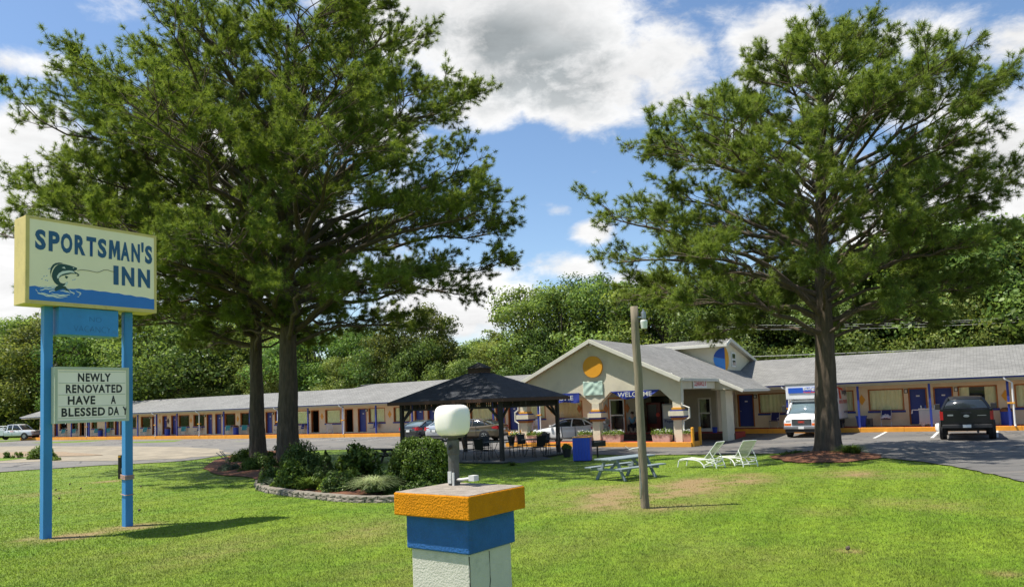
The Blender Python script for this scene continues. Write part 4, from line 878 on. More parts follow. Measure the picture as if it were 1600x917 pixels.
# fish: sampled outlines (u, v) in face units
def fpoly(pts, y, matn, nm): MB().poly([fp(u, v) for u, v in pts], FY-y, FY-.0012).build(nm, matn, FACE)
body = [(.352, .455), (.335, .462), (.30, .475), (.265, .483), (.235, .485), (.21, .47), (.19, .44), (.175, .40), (.165, .35), (.163, .31), (.17, .27), (.185, .235), (.20, .215), (.225, .20), (.245, .205), (.262, .215), (.275, .24), (.28, .265), (.265, .245), (.245, .235), (.225, .245), (.215, .27), (.215, .30), (.235, .33), (.27, .35), (.305, .37), (.335, .375), (.355, .375), (.358, .36), (.345, .345), (.365, .35), (.37, .37), (.36, .385), (.34, .40), (.328, .41), (.34, .42), (.352, .43)]
fpoly(body, .005, 'fish_green', 'fish_body')
fpoly([(.335, .385), (.30, .385), (.27, .372), (.24, .352), (.22, .325), (.213, .30), (.203, .29), (.2, .32), (.215, .36), (.24, .39), (.265, .40), (.29, .41), (.315, .41), (.33, .40)], .0065, 'fish_white', 'fish_belly')
fpoly([(.205, .47), (.185, .45), (.165, .40), (.155, .34), (.158, .30), (.15, .36), (.155, .42), (.17, .46), (.19, .485), (.215, .495), (.245, .495)], .005, 'fish_green', 'fin')
fpoly([(.235, .435), (.265, .425), (.255, .45)], .0075, 'fish_white', 'gill'); fpoly([(.265, .34), (.285, .33), (.275, .30), (.26, .315)], .005, 'fish_green', 'fin')
fpoly([(.235, .205), (.265, .20), (.28, .17), (.30, .14), (.27, .15), (.25, .17), (.23, .16), (.19, .13), (.18, .15), (.195, .19), (.215, .21)], .0062, 'fish_green', 'tail')
fpoly([(.262, .19), (.285, .25), (.272, .26), (.255, .21)], .0055, 'fish_white', 'tail')
fpoly([(.318, .448), (.324, .455), (.330, .448), (.324, .441)], .0075, 'fish_white', 'eye')
for (u, v) in ((.135, .40), (.145, .405), (.10, .30), (.085, .265), (.112, .255), (.125, .25), (.12, .31), (.33, .30), (.315, .29)): fpoly([(u, v), (u+.012, v+.012), (u+.006, v-.004)], .004, 'sign_water', 'drop')
ln = [(.355, .42), (.39, .437), (.44, .437), (.48, .43), (.51, .425), (.535, .44), (.565, .468), (.60, .475), (.625, .462), (.655, .462)]
MB().tube([(fp(u, v)[0], FY-.006, fp(u, v)[1]) for u, v in ln], .0045, 5).build('fishing_line', 'line_black', FACE)
for k_, (cu, cv, ru, rv) in enumerate(((.215, .12, .165, .065), (.205, .115, .125, .045), (.225, .115, .08, .028))):
    for a0_, a1_ in ((-35, 40), (60, 150), (165, 285)):
        pts = []
        for i in range(13):
            a_ = R_(a0_+(a1_-a0_)*i/12+k_*25); p = fp(cu+ru*math.cos(a_)*(1+.04*math.sin(9*a_)), cv+rv*math.sin(a_)*(1+.12*math.sin(11*a_))); pts.append(p)
        mb = MB(); vs = []
        for i, p in enumerate(pts):
            w2 = .011*math.sin(math.pi*(i+.3)/12.6)**.6; vs += [(p[0], FY-.0055, p[1]-w2), (p[0], FY-.0055, p[1]+w2)]
        mb.add(vs, [(2*i, 2*i+2, 2*i+3, 2*i+1) for i in range(12)]); mb.build('ripple', 'fish_white', FACE)
# small blank blue box between the posts, old lettering ghosts
bx0, bz0 = sx(92, 522, .20); bx1, bz1 = sx(185, 486, .20)
o = MB().box(bx0, bx1, -.20, .22, bz0, zb_-.01).build('small_panel', 'blue_sign', SG, bevel=.006)
bw = bx1-bx0; text('NO', bw*.2, .09, 'rust_specks', 'ghost_lettering', o, Matrix.Translation((bx0+bw*.50, -.203, bz0+.27)), bold=-.035, depth=.001); text('VACANCY', bw*.62, .11, 'rust_specks', 'ghost_lettering', o, Matrix.Translation((bx0+bw*.24, -.203, bz0+.07)), bold=-.035)
# changeable letter board
mx0, mz1 = sx(85, 573, .22); mx1, mz1b = sx(201, 574, .22); _, mz0 = sx(85, 662, .22); _, mz0b = sx(201, 657, .22)
mz1 = (mz1+mz1b)/2; mz0 = (mz0+mz0b)/2; y = -.22
MBD = MB().box(mx0, mx1, y+.01, -.077, mz0, mz1).build('letter_board', 'board_frame', SG, bevel=.006)
fr = .05; MB().box(mx0, mx1, y-.015, y+.009, mz0, mz0+fr).box(mx0, mx1, y-.015, y+.009, mz1-fr, mz1).box(mx0, mx0+fr, y-.015, y+.009, mz0+fr, mz1-fr).box(mx1-fr, mx1, y-.015, y+.009, mz0+fr, mz1-fr).build('board_edge', 'board_frame', MBD)
MB().box(mx0+fr, mx1-fr, y-.001, y+.0085, mz0+fr, mz1-fr).build('board_face', 'board_face', MBD)
mw, mh = mx1-mx0, mz1-mz0
for row, (a_, b_, v0_) in enumerate((((.30, .745), None, .735), ((.145, .905), None, .53), ((.17, .53), (.745, .815), .325), ((.09, .665), (.71, .985), .115))):
    strs = ('NEWLY', 'RENOVATED', ('HAVE', 'A'), ('BLESSED', 'DA'))[row]; strs = strs if isinstance(strs, tuple) else (strs,)
    spans = [a_] + ([b_] if b_ else [])
    if row == 3: spans = [(.09, .665), (.71, .86), (.91, .985)]; strs = ('BLESSED', 'DA', 'Y')
    for st, (u0, u1) in zip(strs, spans): text(st, (u1-u0)*mw, .155*mh, 'letter_black', 'letters', MBD, Matrix.Translation((mx0+u0*mw, y-.004, mz0+v0_*mh)), bold=.035, spacing=1.14)
for v_ in (.09, .30, .505, .71, .915): MB().box(mx0+fr+.02, mx1-fr-.02, y-.007, y-.0015, mz0+v_*mh-.006, mz0+v_*mh+.004).build('letter_rail', 'board_frame', MBD)

# ================================================================== FOREGROUND PILLAR WITH LAMP
ZT = 1.40
Pf = None
v = ray(732, 774.7); k = (ZT-CAMH)/v[2]; Pf = k*v[:2]
v = ray(614.6, 767.8); k = (ZT-CAMH)/v[2]; Pl = k*v[:2]; v = ray(813.5, 757.4); k = (ZT-CAMH)/v[2]; Pr = k*v[:2]
ux = (Pf-Pl); wl_ = float(np.linalg.norm(ux)); ux /= wl_; uy = Pr-Pf; wr_ = float(np.linalg.norm(uy)); uy = np.array([-ux[1], ux[0]])
PI_ = thing('gate_pillar', 'square pillar with orange cap, blue band and grey stucco shaft', 'pillar', (Pl[0], Pl[1], 0), math.atan2(ux[1], ux[0]))
def rough_box(x0, x1, y0, y1, z0, z1, nm, mt, par, bev=.012): return MB().box(x0, x1, y0, y1, z0, z1).build(nm, mt, par, bevel=bev)
_, zc0_ = online(732, 814, Pf, ux); _, zb0_ = online(733, 871, Pf, ux)
rough_box(0, wl_, 0, wr_, zc0_, ZT-.006, 'cap', 'orange_pillar', PI_)
rough_box(.012, wl_-.012, .012, wr_-.012, ZT-.02, ZT, 'cap_top', 'concrete_top', PI_, .004)
ib = .075; rough_box(ib, wl_-ib, ib, wr_-ib, zb0_, zc0_-.001, 'band', 'blue_pillar', PI_); ib2 = .105
o = rough_box(ib2, wl_-ib2, ib2, wr_-ib2, -.1, zb0_-.001, 'shaft', 'grey_pillar', PI_)
rc_ = random.Random(5)
for (yy, z0_, z1_) in ((ib2+.20*1.35, .2, zb0_-.02),):
    pts = []; z = z1_; x_ = yy
    while z > z0_: pts.append((wl_-ib2+.0015, x_+rc_.uniform(-.006, .006), z)); z -= .05
    MB().tube(pts, [rc_.uniform(.0015, .005) for _ in pts], 5).build('crack', 'crack', o)
pts = [(wl_-ib2+.001, ib2-.001+rc_.uniform(0, .008), zb0_-.02-.04*i) for i in range(24)]
MB().tube(pts, [rc_.uniform(.002, .006) for _ in pts], 5).build('crack', 'crack', o)
v = ray(710, 757); k = (ZT-CAMH)/v[2]; Lp = k*v[:2]
LZ = thing('pillar_lamp', 'rounded white glass lamp on a grey pipe atop the pillar', 'lamp', (Lp[0], Lp[1], ZT), math.atan2(ux[1], ux[0]))
pm = FPX/ray(710, 700)[1]*0+FPX/float(Lp[1])
def lz(y, x=711): return hz(Lp, y, x)-ZT
g0, g1 = lz(681), lz(632); gr_ = 28.5/pm; gh = g1-g0
MB().lathe([(.056, 0), (.056, .03), (.052, .05), (.052, g0*.62), (.060, g0*.64), (.060, g0*.92), (.048, g0*.94), (.048, g0*.99)], 14).build('pipe', 'pipe_grey', LZ, smooth=False)
MB().lathe([(.05, g0*.965), (.11, g0*.985), (.115, g0), (.1, g0+.005)], 18).build('fitter', 'pipe_grey', LZ)
def sqball(a, b, h, n=28):
    me = MB(); vs = []; fs = []; K = 16
    for i in range(K+1):
        ph = -math.pi/2+math.pi*i/K; ez = math.copysign(abs(math.sin(ph))**.55, math.sin(ph)); er = abs(math.cos(ph))**.42
        for k in range(n):
            t = 2*math.pi*k/n; c, s = math.cos(t), math.sin(t); cx = math.copysign(abs(c)**.62, c); cy = math.copysign(abs(s)**.62, s); tp = 1-.06*(ez < 0)*abs(ez)
            vs.append((a*cx*er*tp, b*cy*er*tp, h*(ez+1)/2))
    for i in range(K):
        for k in range(n): fs.append((i*n+k, i*n+(k+1) % n, (i+1)*n+(k+1) % n, (i+1)*n+k))
    return me.add(vs, fs)
mb = sqball(gr_*.86, gr_*.86, gh, 40); o = mb.build('globe', 'lamp_globe', LZ, smooth=True); o.location = (0, 0, g0)
mb = MB().tube([(.045, -.01, .05), (.12, -.02, .055), (.26, -.035, .075)], .014, 8).box(.235, .30, -.07, 0, .05, .10); mb.build('fallen_elbow', 'pipe_white', LZ)
MB().box(-.02, .02, -.068, -.054, .02, .13).box(.03, .05, -.064, -.05, .0, .12).build('peeling_paint', 'pipe_white', LZ)
for s_ in (-1, 1): MB().tube([(.0+s_*.0, -.05, g0*.75), (.03, -.075, g0*.80)], .016, 8).build('clamp', 'pipe_grey', LZ)

# ================================================================== UTILITY POLE
UP = G(1008, 793.5); zt_ = hz(UP, 479, 991)
tilt = (float(ray(991, 479)[0])-0)*0
v = ray(991, 479); k = math.hypot(UP.x, UP.y)/math.hypot(v[0], v[1]); top = Vector((k*v[0], k*v[1], zt_)); r0, r1 = 11/ (FPX/UP.y)*.62, 6.2/(FPX/UP.y)
PO = thing('utility_pole', 'weathered grey wooden pole leaning slightly, standing alone on the lawn', 'pole', tuple(UP))
tp = top-UP; K = 12; rr = random.Random(2)
MB().tube([Vector((0, 0, -.3))]+[tp*(i/K)+Vector((rr.uniform(-.01, .01), rr.uniform(-.01, .01), 0)) for i in range(K+1)], [r0*1.1]+[r0+(r1-r0)*i/K for i in range(K+1)], 16).build('shaft', 'utility_wood', PO, smooth=True)
MB().tube([Vector((-.09, -.1, .2)), tp*.1+Vector((-.07, -.12, 0)), tp*.2+Vector((-.08, -.1, 0))], .012, 6).build('conduit', 'grey_metal', PO)
PL = thing('security_light', 'grey security light with clear plastic bowl clamped to the pole top', 'lamp', tuple(UP+tp*.93+Vector((r1+.015, -.05, 0))))
MB().tube([(-.05, 0, .05), (.06, 0, .05)], .02, 8).build('bracket', 'grey_metal', PL)
MB().lathe([(.0, .155), (.02, .15), (.02, .11), (.045, .10), (.05, .07), (.05, -.03), (.045, -.05), (0, -.05)], 16, T=Tm(.07, 0, .06)).build('housing', 'grey_metal', PL)
MB().lathe([(.05, -.05), (.07, -.06), (.075, -.09), (.06, -.22), (.055, -.225), (0, -.226)], 18, T=Tm(.07, 0, .05)).build('bowl', 'lens_white', PL)
WBR = thing('wire_bracket', 'thin white bracket sticking out sideways from the wooden pole', 'bracket', tuple(UP+tp*.295))
MB().tube([(-r0*.5, -.03, .01), (-.18, -.05, .0), (-.26, -.06, -.02)], .009, 6).tube([(-.26, -.06, -.02), (-.33, -.05, .05)], .005, 5).build('rod', 'white_paint', WBR)
# low marker post by the sign
mp = G(187.5, 748); hh_ = hz(mp, 711, 184)-mp.z
LP = thing('marker_post', 'short dark square post with a small grey box by the blue sign post', 'post', tuple(mp))
MB().box(-.05, .05, -.05, .05, -.2, hh_).build('stake', 'dark_wood', LP); MB().box(-.049, .049, -.054, -.048, hh_-.09, hh_-.02).build('reflector', 'orange_disc', LP)
MB().box(.06, .18, -.04, .04, .25, .42).tube([(.12, 0, .25), (.13, 0, .1), (.2, 0, .0)], .02, 6).build('meter_box', 'grey_metal', LP)
# power lines
def wires(name, pts, label, r=.012, sag=.25):
    vs = [Vector(p) for p in pts]; a, b = vs[0], vs[-1]; P = [a.lerp(b, i/30)-Vector((0, 0, sag*4*(i/30)*(1-i/30))) for i in range(31)]
    return tag(MB().tube(P, r, 4).build(name, 'wire'), label, 'cable', 'power lines above the right wing roof' if name == 'power_line' else None)
for i, (ya, yb) in enumerate(((508.5, 497), (512, 501.5), (505.5, 494))):
    sa, za = onq(1120, ya+1.5, -7+i*.3); sb, zb = onq(1640, yb-1.5, -7+i*.3)
    wires('power_line', [Fq(sa, -7+i*.3, za), Fq(sb, -7+i*.3, zb)], ('middle', 'lowest', 'highest')[i]+' of the three thin power lines strung above the right wing roof')
sa, za = onq(1173, 557, -5); sb, zb = onq(1600, 541, -5)
wires('roof_cable', [Fq(sa, -5, za), Fq(sb, -5.0, zb+.1)], 'pale cable running just above the ridge of the right wing roof', .02, .05)

# ================================================================== TREES
def perp(d):
    a = np.cross(d, [0, 0, 1.]); n = np.linalg.norm(a)
    return a/n if n > 1e-3 else np.array([1., 0, 0])
def tubes_np(paths, nside):
    """paths: list of (pts (k,3), rad (k,)) -> V, F"""
    V = []; F = []; b = 0
    an = np.arange(nside)*2*np.pi/nside
    for P, R in paths:
        P = np.asarray(P); k = len(P); d = np.gradient(P, axis=0); d /= np.linalg.norm(d, axis=1)[:, None]+1e-9
        u = np.cross(d, [.13, .31, .94]); u /= np.linalg.norm(u, axis=1)[:, None]+1e-9; w_ = np.cross(d, u)
        ring = P[:, None, :]+(u[:, None, :]*np.cos(an)[None, :, None]+w_[:, None, :]*np.sin(an)[None, :, None])*np.asarray(R)[:, None, None]
        V.append(ring.reshape(-1, 3)); i = np.arange(k-1)[:, None]; j = np.arange(nside)[None, :]
        f = np.stack([i*nside+j, i*nside+(j+1) % nside, (i+1)*nside+(j+1) % nside, (i+1)*nside+j], -1).reshape(-1, 4)+b
        F.append(f); b += k*nside
    return np.concatenate(V), np.concatenate(F)
def limb(rs, p0, p1, n=7, lift=0., wob=.04):
    t = np.linspace(0, 1, n)[:, None]; L = np.linalg.norm(p1-p0); P = p0+(p1-p0)*t; P[:, 2] += lift*L*np.sin(np.pi*t[:, 0])
    P[1:-1] += rs.randn(n-2, 3)*wob*L*.5; return P
def needle_tufts(rs, Cn, Ax, nn=30, ln=.21, wd=.011):
    n = len(Cn); N = n*nn; c = np.repeat(Cn, nn, 0); a = np.repeat(Ax, nn, 0)
    r = rs.randn(N, 3); r -= a*np.sum(r*a, 1)[:, None]; r /= np.linalg.norm(r, axis=1)[:, None]+1e-9
    th = rs.uniform(.1, 1.85, N)[:, None]; d = a*np.cos(th)+r*np.sin(th); d[:, 2] -= .10; d /= np.linalg.norm(d, axis=1)[:, None]
    L = (ln*rs.uniform(.7, 1.15, N))[:, None]; b = c-a*(rs.uniform(0, .16, N))[:, None]
    s = np.cross(d, rs.randn(N, 3)); s /= np.linalg.norm(s, axis=1)[:, None]+1e-9
    V = np.stack([b-s*wd, b+s*wd, b+d*L], 1).reshape(-1, 3); cn = a*.8+d*.7+np.array([0, 0, .25]); cn /= np.linalg.norm(cn, axis=1)[:, None]; return V, np.arange(N*3).reshape(-1, 3), np.repeat(cn, 3, 0)
def pine(name, label, base, H, tr, prof, seed, lean=(0, 0), nl=48, first=.27, ntuft=1.0, trunkpts=None, wd=.011):
    """prof(z, az) crown radius; az world angle, 0 = +X"""
    rs = np.random.RandomState(seed); base = np.array(base)
    root = thing(name, label, 'pine tree', tuple(base), 0, 'tall pines on the lawn')
    K = 22; t = np.linspace(0, 1, K); ctr = np.column_stack([lean[0]*t**1.3+.10*np.sin(t*5+seed)*t, lean[1]*t**1.3+.10*np.cos(t*4+seed)*t, H*t*.97])
    def at(z): return np.array([np.interp(z, ctr[:, 2], ctr[:, i]) for i in range(3)])
    # bark relief trunk
    ns = 40; ring = []; an = np.arange(ns)*2*np.pi/ns; zz = np.concatenate([[-.4], np.linspace(0, 3, 22), np.linspace(3.3, H*.97, 46)])
    for z in zz:
        c = at(max(z, 0)); r = tr*(1-.86*(max(z, 0)/(H*.97))**.9)*(1+.26*math.exp(-max(z, 0)/.25)+.08*math.exp(-max(z, 0)/1.5))
        fl = 1+.05*np.sin(an*13+z*1.3+np.sin(z*3))+.03*np.sin(an*7-z*2.1)+.10*math.exp(-max(z, 0)/.5)*np.sin(an*5+seed)+rs.uniform(-.018, .018, ns)
        ring.append(np.column_stack([c[0]+np.cos(an)*r*fl, c[1]+np.sin(an)*r*fl, np.full(ns, z)]))
    V = np.concatenate(ring); i = np.arange(len(zz)-1)[:, None]; j = np.arange(ns)[None, :]
    F = np.stack([i*ns+j, i*ns+(j+1) % ns, (i+1)*ns+(j+1) % ns, (i+1)*ns+j], -1).reshape(-1, 4)
    npmesh('trunk', V, F, 'bark', root, smooth=True)
    big = []; small = []; C_ = []; A_ = []
    zlo = H*first
    for q in range(nl):
        fz = (q+rs.uniform(0, 1))/nl; ze = zlo+(H-zlo)*fz**.92; az = q*2.39996+rs.uniform(-.35, .35); R = prof(ze, az)*rs.uniform(.80, 1.0)
        if R < .5: continue
        up = .10+.75*fz; zs = max(H*.2, ze-R*up*rs.uniform(.7, 1.1)); zs = min(zs, H*.93); p0 = at(zs); d = np.array([math.cos(az), math.sin(az), 0])
        cz = at(min(ze, H*.95)); p1 = np.array([cz[0], cz[1], 0])+d*R; p1[2] = ze
        P = limb(rs, p0, p1, 9, lift=.05 if fz > .3 else .09, wob=.03); L = np.linalg.norm(p1-p0); rb = min(.025+.0115*L, tr*.36)
        big.append((P, np.linspace(rb, .02, 9)))
        nsec = int(7+L*1.75)
        for s_ in range(nsec):
            t_ = rs.uniform(.16, 1.0)**.62; k_ = t_*8; i0 = min(int(k_), 7); pb = P[i0]+(P[i0+1]-P[i0])*(k_-i0); dd = P[i0+1]-P[i0]; dd /= np.linalg.norm(dd)
            side = perp(dd)*(1 if s_ % 2 else -1); ang = rs.uniform(.4, 1.05); ds = dd*math.cos(ang)+side*math.sin(ang)+np.array([0, 0, rs.uniform(-.05, .45)]); ds /= np.linalg.norm(ds)
            ls = (.55+.26*L*(1-.55*t_))*rs.uniform(.7, 1.2); pe = pb+ds*ls; P2 = limb(rs, pb, pe, 5, .06, .05); small.append((P2, np.linspace(.012+.006*ls, .007, 5)))
            nter = int((5+ls*4.4)*ntuft)
            for u_ in range(nter):
                t2 = rs.uniform(.22, 1.0)**.45; k2 = t2*4; i2 = min(int(k2), 3); pb2 = P2[i2]+(P2[i2+1]-P2[i2])*(k2-i2); d2 = P2[i2+1]-P2[i2]; d2 /= np.linalg.norm(d2)
                d3 = d2+rs.randn(3)*.55+np.array([0, 0, .35]); d3 /= np.linalg.norm(d3); l3 = rs.uniform(.18, .58)*(1+.15*ls); pe2 = pb2+d3*l3
                small.append((np.array([pb2, pe2]), np.array([.008, .005])))
                C_.append(pe2); A_.append(d3)
                if rs.rand() < .22: C_.append(pb2+d3*l3*.5+rs.randn(3)*.06); A_.append(d3*.7+rs.randn(3)*.35)
            C_.append(pe); A_.append(ds)
        C_.append(p1); A_.append(P[-1]-P[-2])
    V, F = tubes_np(big, 7); npmesh('limbs', V, F, 'bark', root, smooth=True)
    V, F = tubes_np(small, 3); npmesh('twigs', V, F, 'bark', root)
    C_ = np.array(C_); A_ = np.array(A_); A_ /= np.linalg.norm(A_, axis=1)[:, None]+1e-9
    V, F, cn = needle_tufts(rs, C_, A_, 66, .20, wd*.88); npmesh('crown', V, F, 'needle', root, attrs={'cn': cn})
    return root, len(C_)
def prof_lr(zs, left, right, front=.85):
    def f(z, az):
        l = np.interp(z, zs, left); r = np.interp(z, zs, right); m_ = (l+r)/2*(front if math.sin(az) < 0 else .85)
        c = math.cos(az); 
        return (r*c*c+m_*(1-c*c)) if c > 0 else (l*c*c+m_*(1-c*c))
    return f
# right pine
PR_ = G(1294, 711)
pine('pine_tree', 'pine on the right beside the white box van, its trunk in a mulch bed', PR_, 15.7, .44,
     prof_lr([3.8, 5, 6.5, 8, 10, 11.5, 13, 14.3, 15.4], [6.5, 7.3, 8.3, 8.6, 7.9, 7.4, 5.6, 4.0, 1.2], [3.0, 4.6, 5.4, 5.6, 6.2, 6.7, 6.6, 4.0, 1.0]), 21, lean=(.75, 0), nl=66, first=.285, ntuft=1.08, wd=.0072)
# left pair
PA_ = G(450, 731)
pine('pine_tree', 'taller front pine of the left pair, its trunk between the bed and the lot', PA_, 20.2, .46,
     prof_lr([4.2, 5.6, 7.4, 9.3, 11, 13, 14.8, 16.6, 18.6, 20.2], [3.6, 6, 7.4, 7.9, 8.1, 8.2, 7.7, 6.6, 4.9, 2.0], [4.1, 6.6, 8.5, 9.4, 9.8, 9.1, 8.6, 7.2, 5.6, 2.4], 1.3), 32, lean=(.4, 0), nl=84, first=.28, ntuft=.92, wd=.008)
PB_ = G(403, 723)
pine('pine_tree', 'rear pine of the left pair with the thinner trunk behind low shrubs', PB_, 17.9, .38,
     prof_lr([4.2, 5.6, 7.4, 9.3, 11, 13, 14.8, 16.6, 17.9], [5.2, 7.6, 9.6, 10.8, 10.9, 10.2, 7.9, 5.2, 2.0], [2, 3, 4, 4.5, 4.5, 4, 3.5, 3, 1.2], 1.2), 43, lean=(-.2, 0), nl=68, first=.31, ntuft=.92, wd=.008)

# ---- broadleaf and far pine crowns
CN = [None]
def leaves_np(rs, P, Nrm, size, asp=.55, cn=None):
    n = len(P); cn = Nrm if cn is None else cn; CN[0] = np.repeat(cn/(np.linalg.norm(cn, axis=1)[:, None]+1e-9), 4, 0); a = np.cross(Nrm, rs.randn(n, 3)); a /= np.linalg.norm(a, axis=1)[:, None]+1e-9; b = np.cross(Nrm, a); s = (size*rs.uniform(.6, 1.3, n))[:, None]
    V = np.stack([P-a*s, P-b*s*asp, P+a*s, P+b*s*asp], 1).reshape(-1, 3); return V, np.arange(n*4).reshape(-1, 4)
def Nn_(rs, k): return rs.randn(k, 3)*.25
def crown_points(rs, clumps, per, radius, squash=.75):
    """leaves on shells of clumps"""
    P = []; Nn = []; D_ = []
    for (c, r) in clumps:
        k = int(per*(r/radius)**2); d = rs.randn(k, 3); d[:, 2] = d[:, 2]*.9+.35; d /= np.linalg.norm(d, axis=1)[:, None]
        rr = r*(rs.uniform(.45, 1.08, k))[:, None]; p = c+d*rr*np.array([1, 1, squash]); D_.append(d+Nn_(rs, k)); P.append(p); Nn.append(d+rs.randn(k, 3)*.55)
    P = np.concatenate(P); Nn = np.concatenate(Nn); Nn /= np.linalg.norm(Nn, axis=1)[:, None]; return P, Nn, np.concatenate(D_)
def proto_tree(name, mt, H, R, zlo, seed, nclump=84, per=270, cr=1.25, leaf=.115, shape='round', trunk=True):
    rs = np.random.RandomState(seed); root = thing(name, None, 'tree', (0, 0, -500)); cl = []
    for i in range(nclump):
        u = rs.uniform(0, 1); z = zlo+(H-zlo-cr*.6)*u; t = (z-zlo)/(H-zlo)
        if shape == 'round': rad = R*(math.sin(math.pi*min(1, (t*.80+.20)))**.6)
        elif shape == 'cone': rad = R*(1-t)**.7*1.05+.3
        else: rad = R*(.65+.55*math.sin(math.pi*t)) * (1 if t < .8 else (1-t)/.2*.6+.4)
        a = rs.uniform(0, 2*math.pi); rd = rad*math.sqrt(rs.uniform(.25, 1))*rs.uniform(.85, 1.12); cl.append((np.array([rd*math.cos(a), rd*math.sin(a), z]), cr*rs.uniform(.45, 1.4)))
    P, Nn, dv_ = crown_points(rs, cl, per, cr); V, F = leaves_np(rs, P, Nn, leaf, cn=dv_); npmesh('crown', V, F, mt, root, attrs={'cn': CN[0]})
    paths = [(np.column_stack([.15*np.sin(np.linspace(0, 4, 9)), .15*np.cos(np.linspace(0, 3, 9)), np.linspace(-.5, H*.85, 9)]), np.linspace(.028*H, .03, 9))]
    for c, r in cl[::2]:
        z0 = max(c[2]*.55, .5); paths.append((limb(rs, np.array([0, 0, z0]), c, 4, .05), np.linspace(.09, .02, 4)))
    V, F = tubes_np(paths, 6); npmesh('trunk', V, F, 'bark_far', root)
    return root
PT = [proto_tree('broadleaf_tree', 'leaf_broad', 11, 4.2, 1.0, 1), proto_tree('broadleaf_tree', 'leaf_broad', 11, 3.6, .6, 2, shape='tall', nclump=110, cr=1.1),
      proto_tree('forest_pine', 'leaf_pineforest', 14, 3.6, 4.5, 3, nclump=80, per=250, cr=1.2, leaf=.105), proto_tree('broadleaf_tree', 'leaf_broad', 9, 4.6, .2, 4, nclump=110, cr=1.2),
      proto_tree('forest_pine', 'leaf_pineforest', 14, 3.0, 2.5, 5, shape='tall', nclump=100, cr=1.0, leaf=.105)]
PH = [11, 11, 14, 9, 14]
used = [False]*5
# rows: (photo x, photo y of the top, q behind facade, kind, widen)
ROW = [(-70, 510, -16, 0, 1.2), (-30, 508, -14, 3, 1.3), (12, 505, -18, 2, 1.2), (55, 488, -16, 1, 1.3), (95, 492, -13, 0, 1.2), (135, 478, -18, 2, 1.2), (170, 486, -14, 1, 1.2), (212, 474, -19, 4, 1.2), (250, 488, -13, 0, 1.2), (292, 470, -18, 2, 1.2), (332, 484, -13, 3, 1.2), (372, 476, -18, 4, 1.2), (410, 500, -14, 0, 1.0), (455, 490, -18, 2, 1.1), (492, 515, -13, 3, 1.0), (530, 512, -17, 1, 1.0), (568, 506, -14, 0, .9), (604, 520, -12, 3, .9), (645, 474, -13, 1, .95), (684, 512, -15, 0, .85), (655, 530, -11, 3, .7),
       (722, 528, -17, 3, .9), (762, 528, -19, 0, .8), (800, 508, -14, 1, .9), (838, 442, -16, 0, 1.0), (880, 448, -13, 1, .9), (925, 424, -17, 2, .95), (968, 436, -14, 0, 1.0), (1010, 440, -17, 4, 1.0), (1050, 425, -14, 1, 1.0), (1095, 430, -17, 2, 1.0), (1140, 415, -13, 0, 1.0), (1185, 420, -16, 1, 1.0), (1230, 405, -13, 4, 1.0), (1275, 405, -16, 0, 1.0), (1320, 385, -13, 1, 1.0), (1365, 385, -16, 2, 1.0), (1412, 362, -13, 0, 1.05), (1460, 350, -15, 1, 1.05), (1508, 350, -13, 0, 1.0), (1555, 340, -15, 3, 1.1), (1605, 338, -13, 1, 1.1), (1660, 330, -14, 0, 1.1), (1715, 330, -14, 2, 1.1),
       # lower edge trees in front
       (30, 560, -11, 3, 1.1), (75, 570, -11, 0, 1.0), (140, 575, -11.5, 3, 1.0), (195, 560, -11.5, 0, .9), (245, 575, -11, 3, 1.0), (300, 560, -11, 0, .9), (350, 575, -11, 3, 1.0), (400, 570, -11, 0, .9), (450, 560, -11, 3, .9), (500, 560, -11, 0, .9), (550, 555, -10.8, 3, .9), (700, 560, -10.8, 3, .8), (750, 560, -11, 3, .8), (800, 555, -10.8, 0, .7), (860, 510, -11, 3, .9), (1190, 480, -10.8, 3, .9), (1245, 470, -10.8, 0, .8), (1300, 470, -10.8, 3, .9), (1360, 460, -10.8, 0, .8), (1415, 455, -10.6, 3, .9), (1470, 445, -10.8, 0, .9), (1530, 440, -10.6, 3, .9), (1590, 440, -10.8, 0, .9), (1650, 430, -10.6, 3, .9)]
ROW.sort(key=lambda r: r[0])
def sector(x): return 'past the left wing end' if x < 90 else 'behind the left wing' if x < 400 else 'right of the left trunks' if x < 640 else 'behind the gazebo' if x < 815 else 'behind the gable' if x < 1110 else 'behind the right pine' if x < 1370 else 'behind the right wing'
cnt = {}
for (x, y, q, kd, wdn) in ROW:
    s_ = onq(x, 620, q)[0]; P = Fq(s_, q, -.3); top_ = hz(P, y, x); sc_ = (top_+.3)/PH[kd]
    lab0 = ('broad leafy tree', 'slim leafy tree', 'open forest pine', 'low spreading tree', 'narrow forest pine')[kd]; sec = sector(x); key = (lab0, sec); cnt[key] = cnt.get(key, 0)+1; 
    o = PT[kd]
    if used[kd]: o = copy_tree(PT[kd])
    used[kd] = True; o.location = P; o.rotation_euler = (0, 0, (x*1.7) % 6.28); wx = sc_*wdn*random.Random(x).uniform(.95, 1.15) if sc_ > .9 else wdn*random.Random(x).uniform(.9, 1.1)
    o.scale = (max(wx, .75), max(wx, .75), sc_); o['_k'] = cnt[key]; o['_key'] = str(key); o['group'] = 'woodland trees behind the motel'
for o in list(C.objects):
    if '_key' in o.keys():
        l0, sec = eval(o['_key']); n = cnt[(l0, sec)]
        o['label'] = (f"{l0} {sec}" if n == 1 else f"{ordn(o['_k']-1)} {l0} from the left among those {sec}"); del o['_key']; del o['_k']

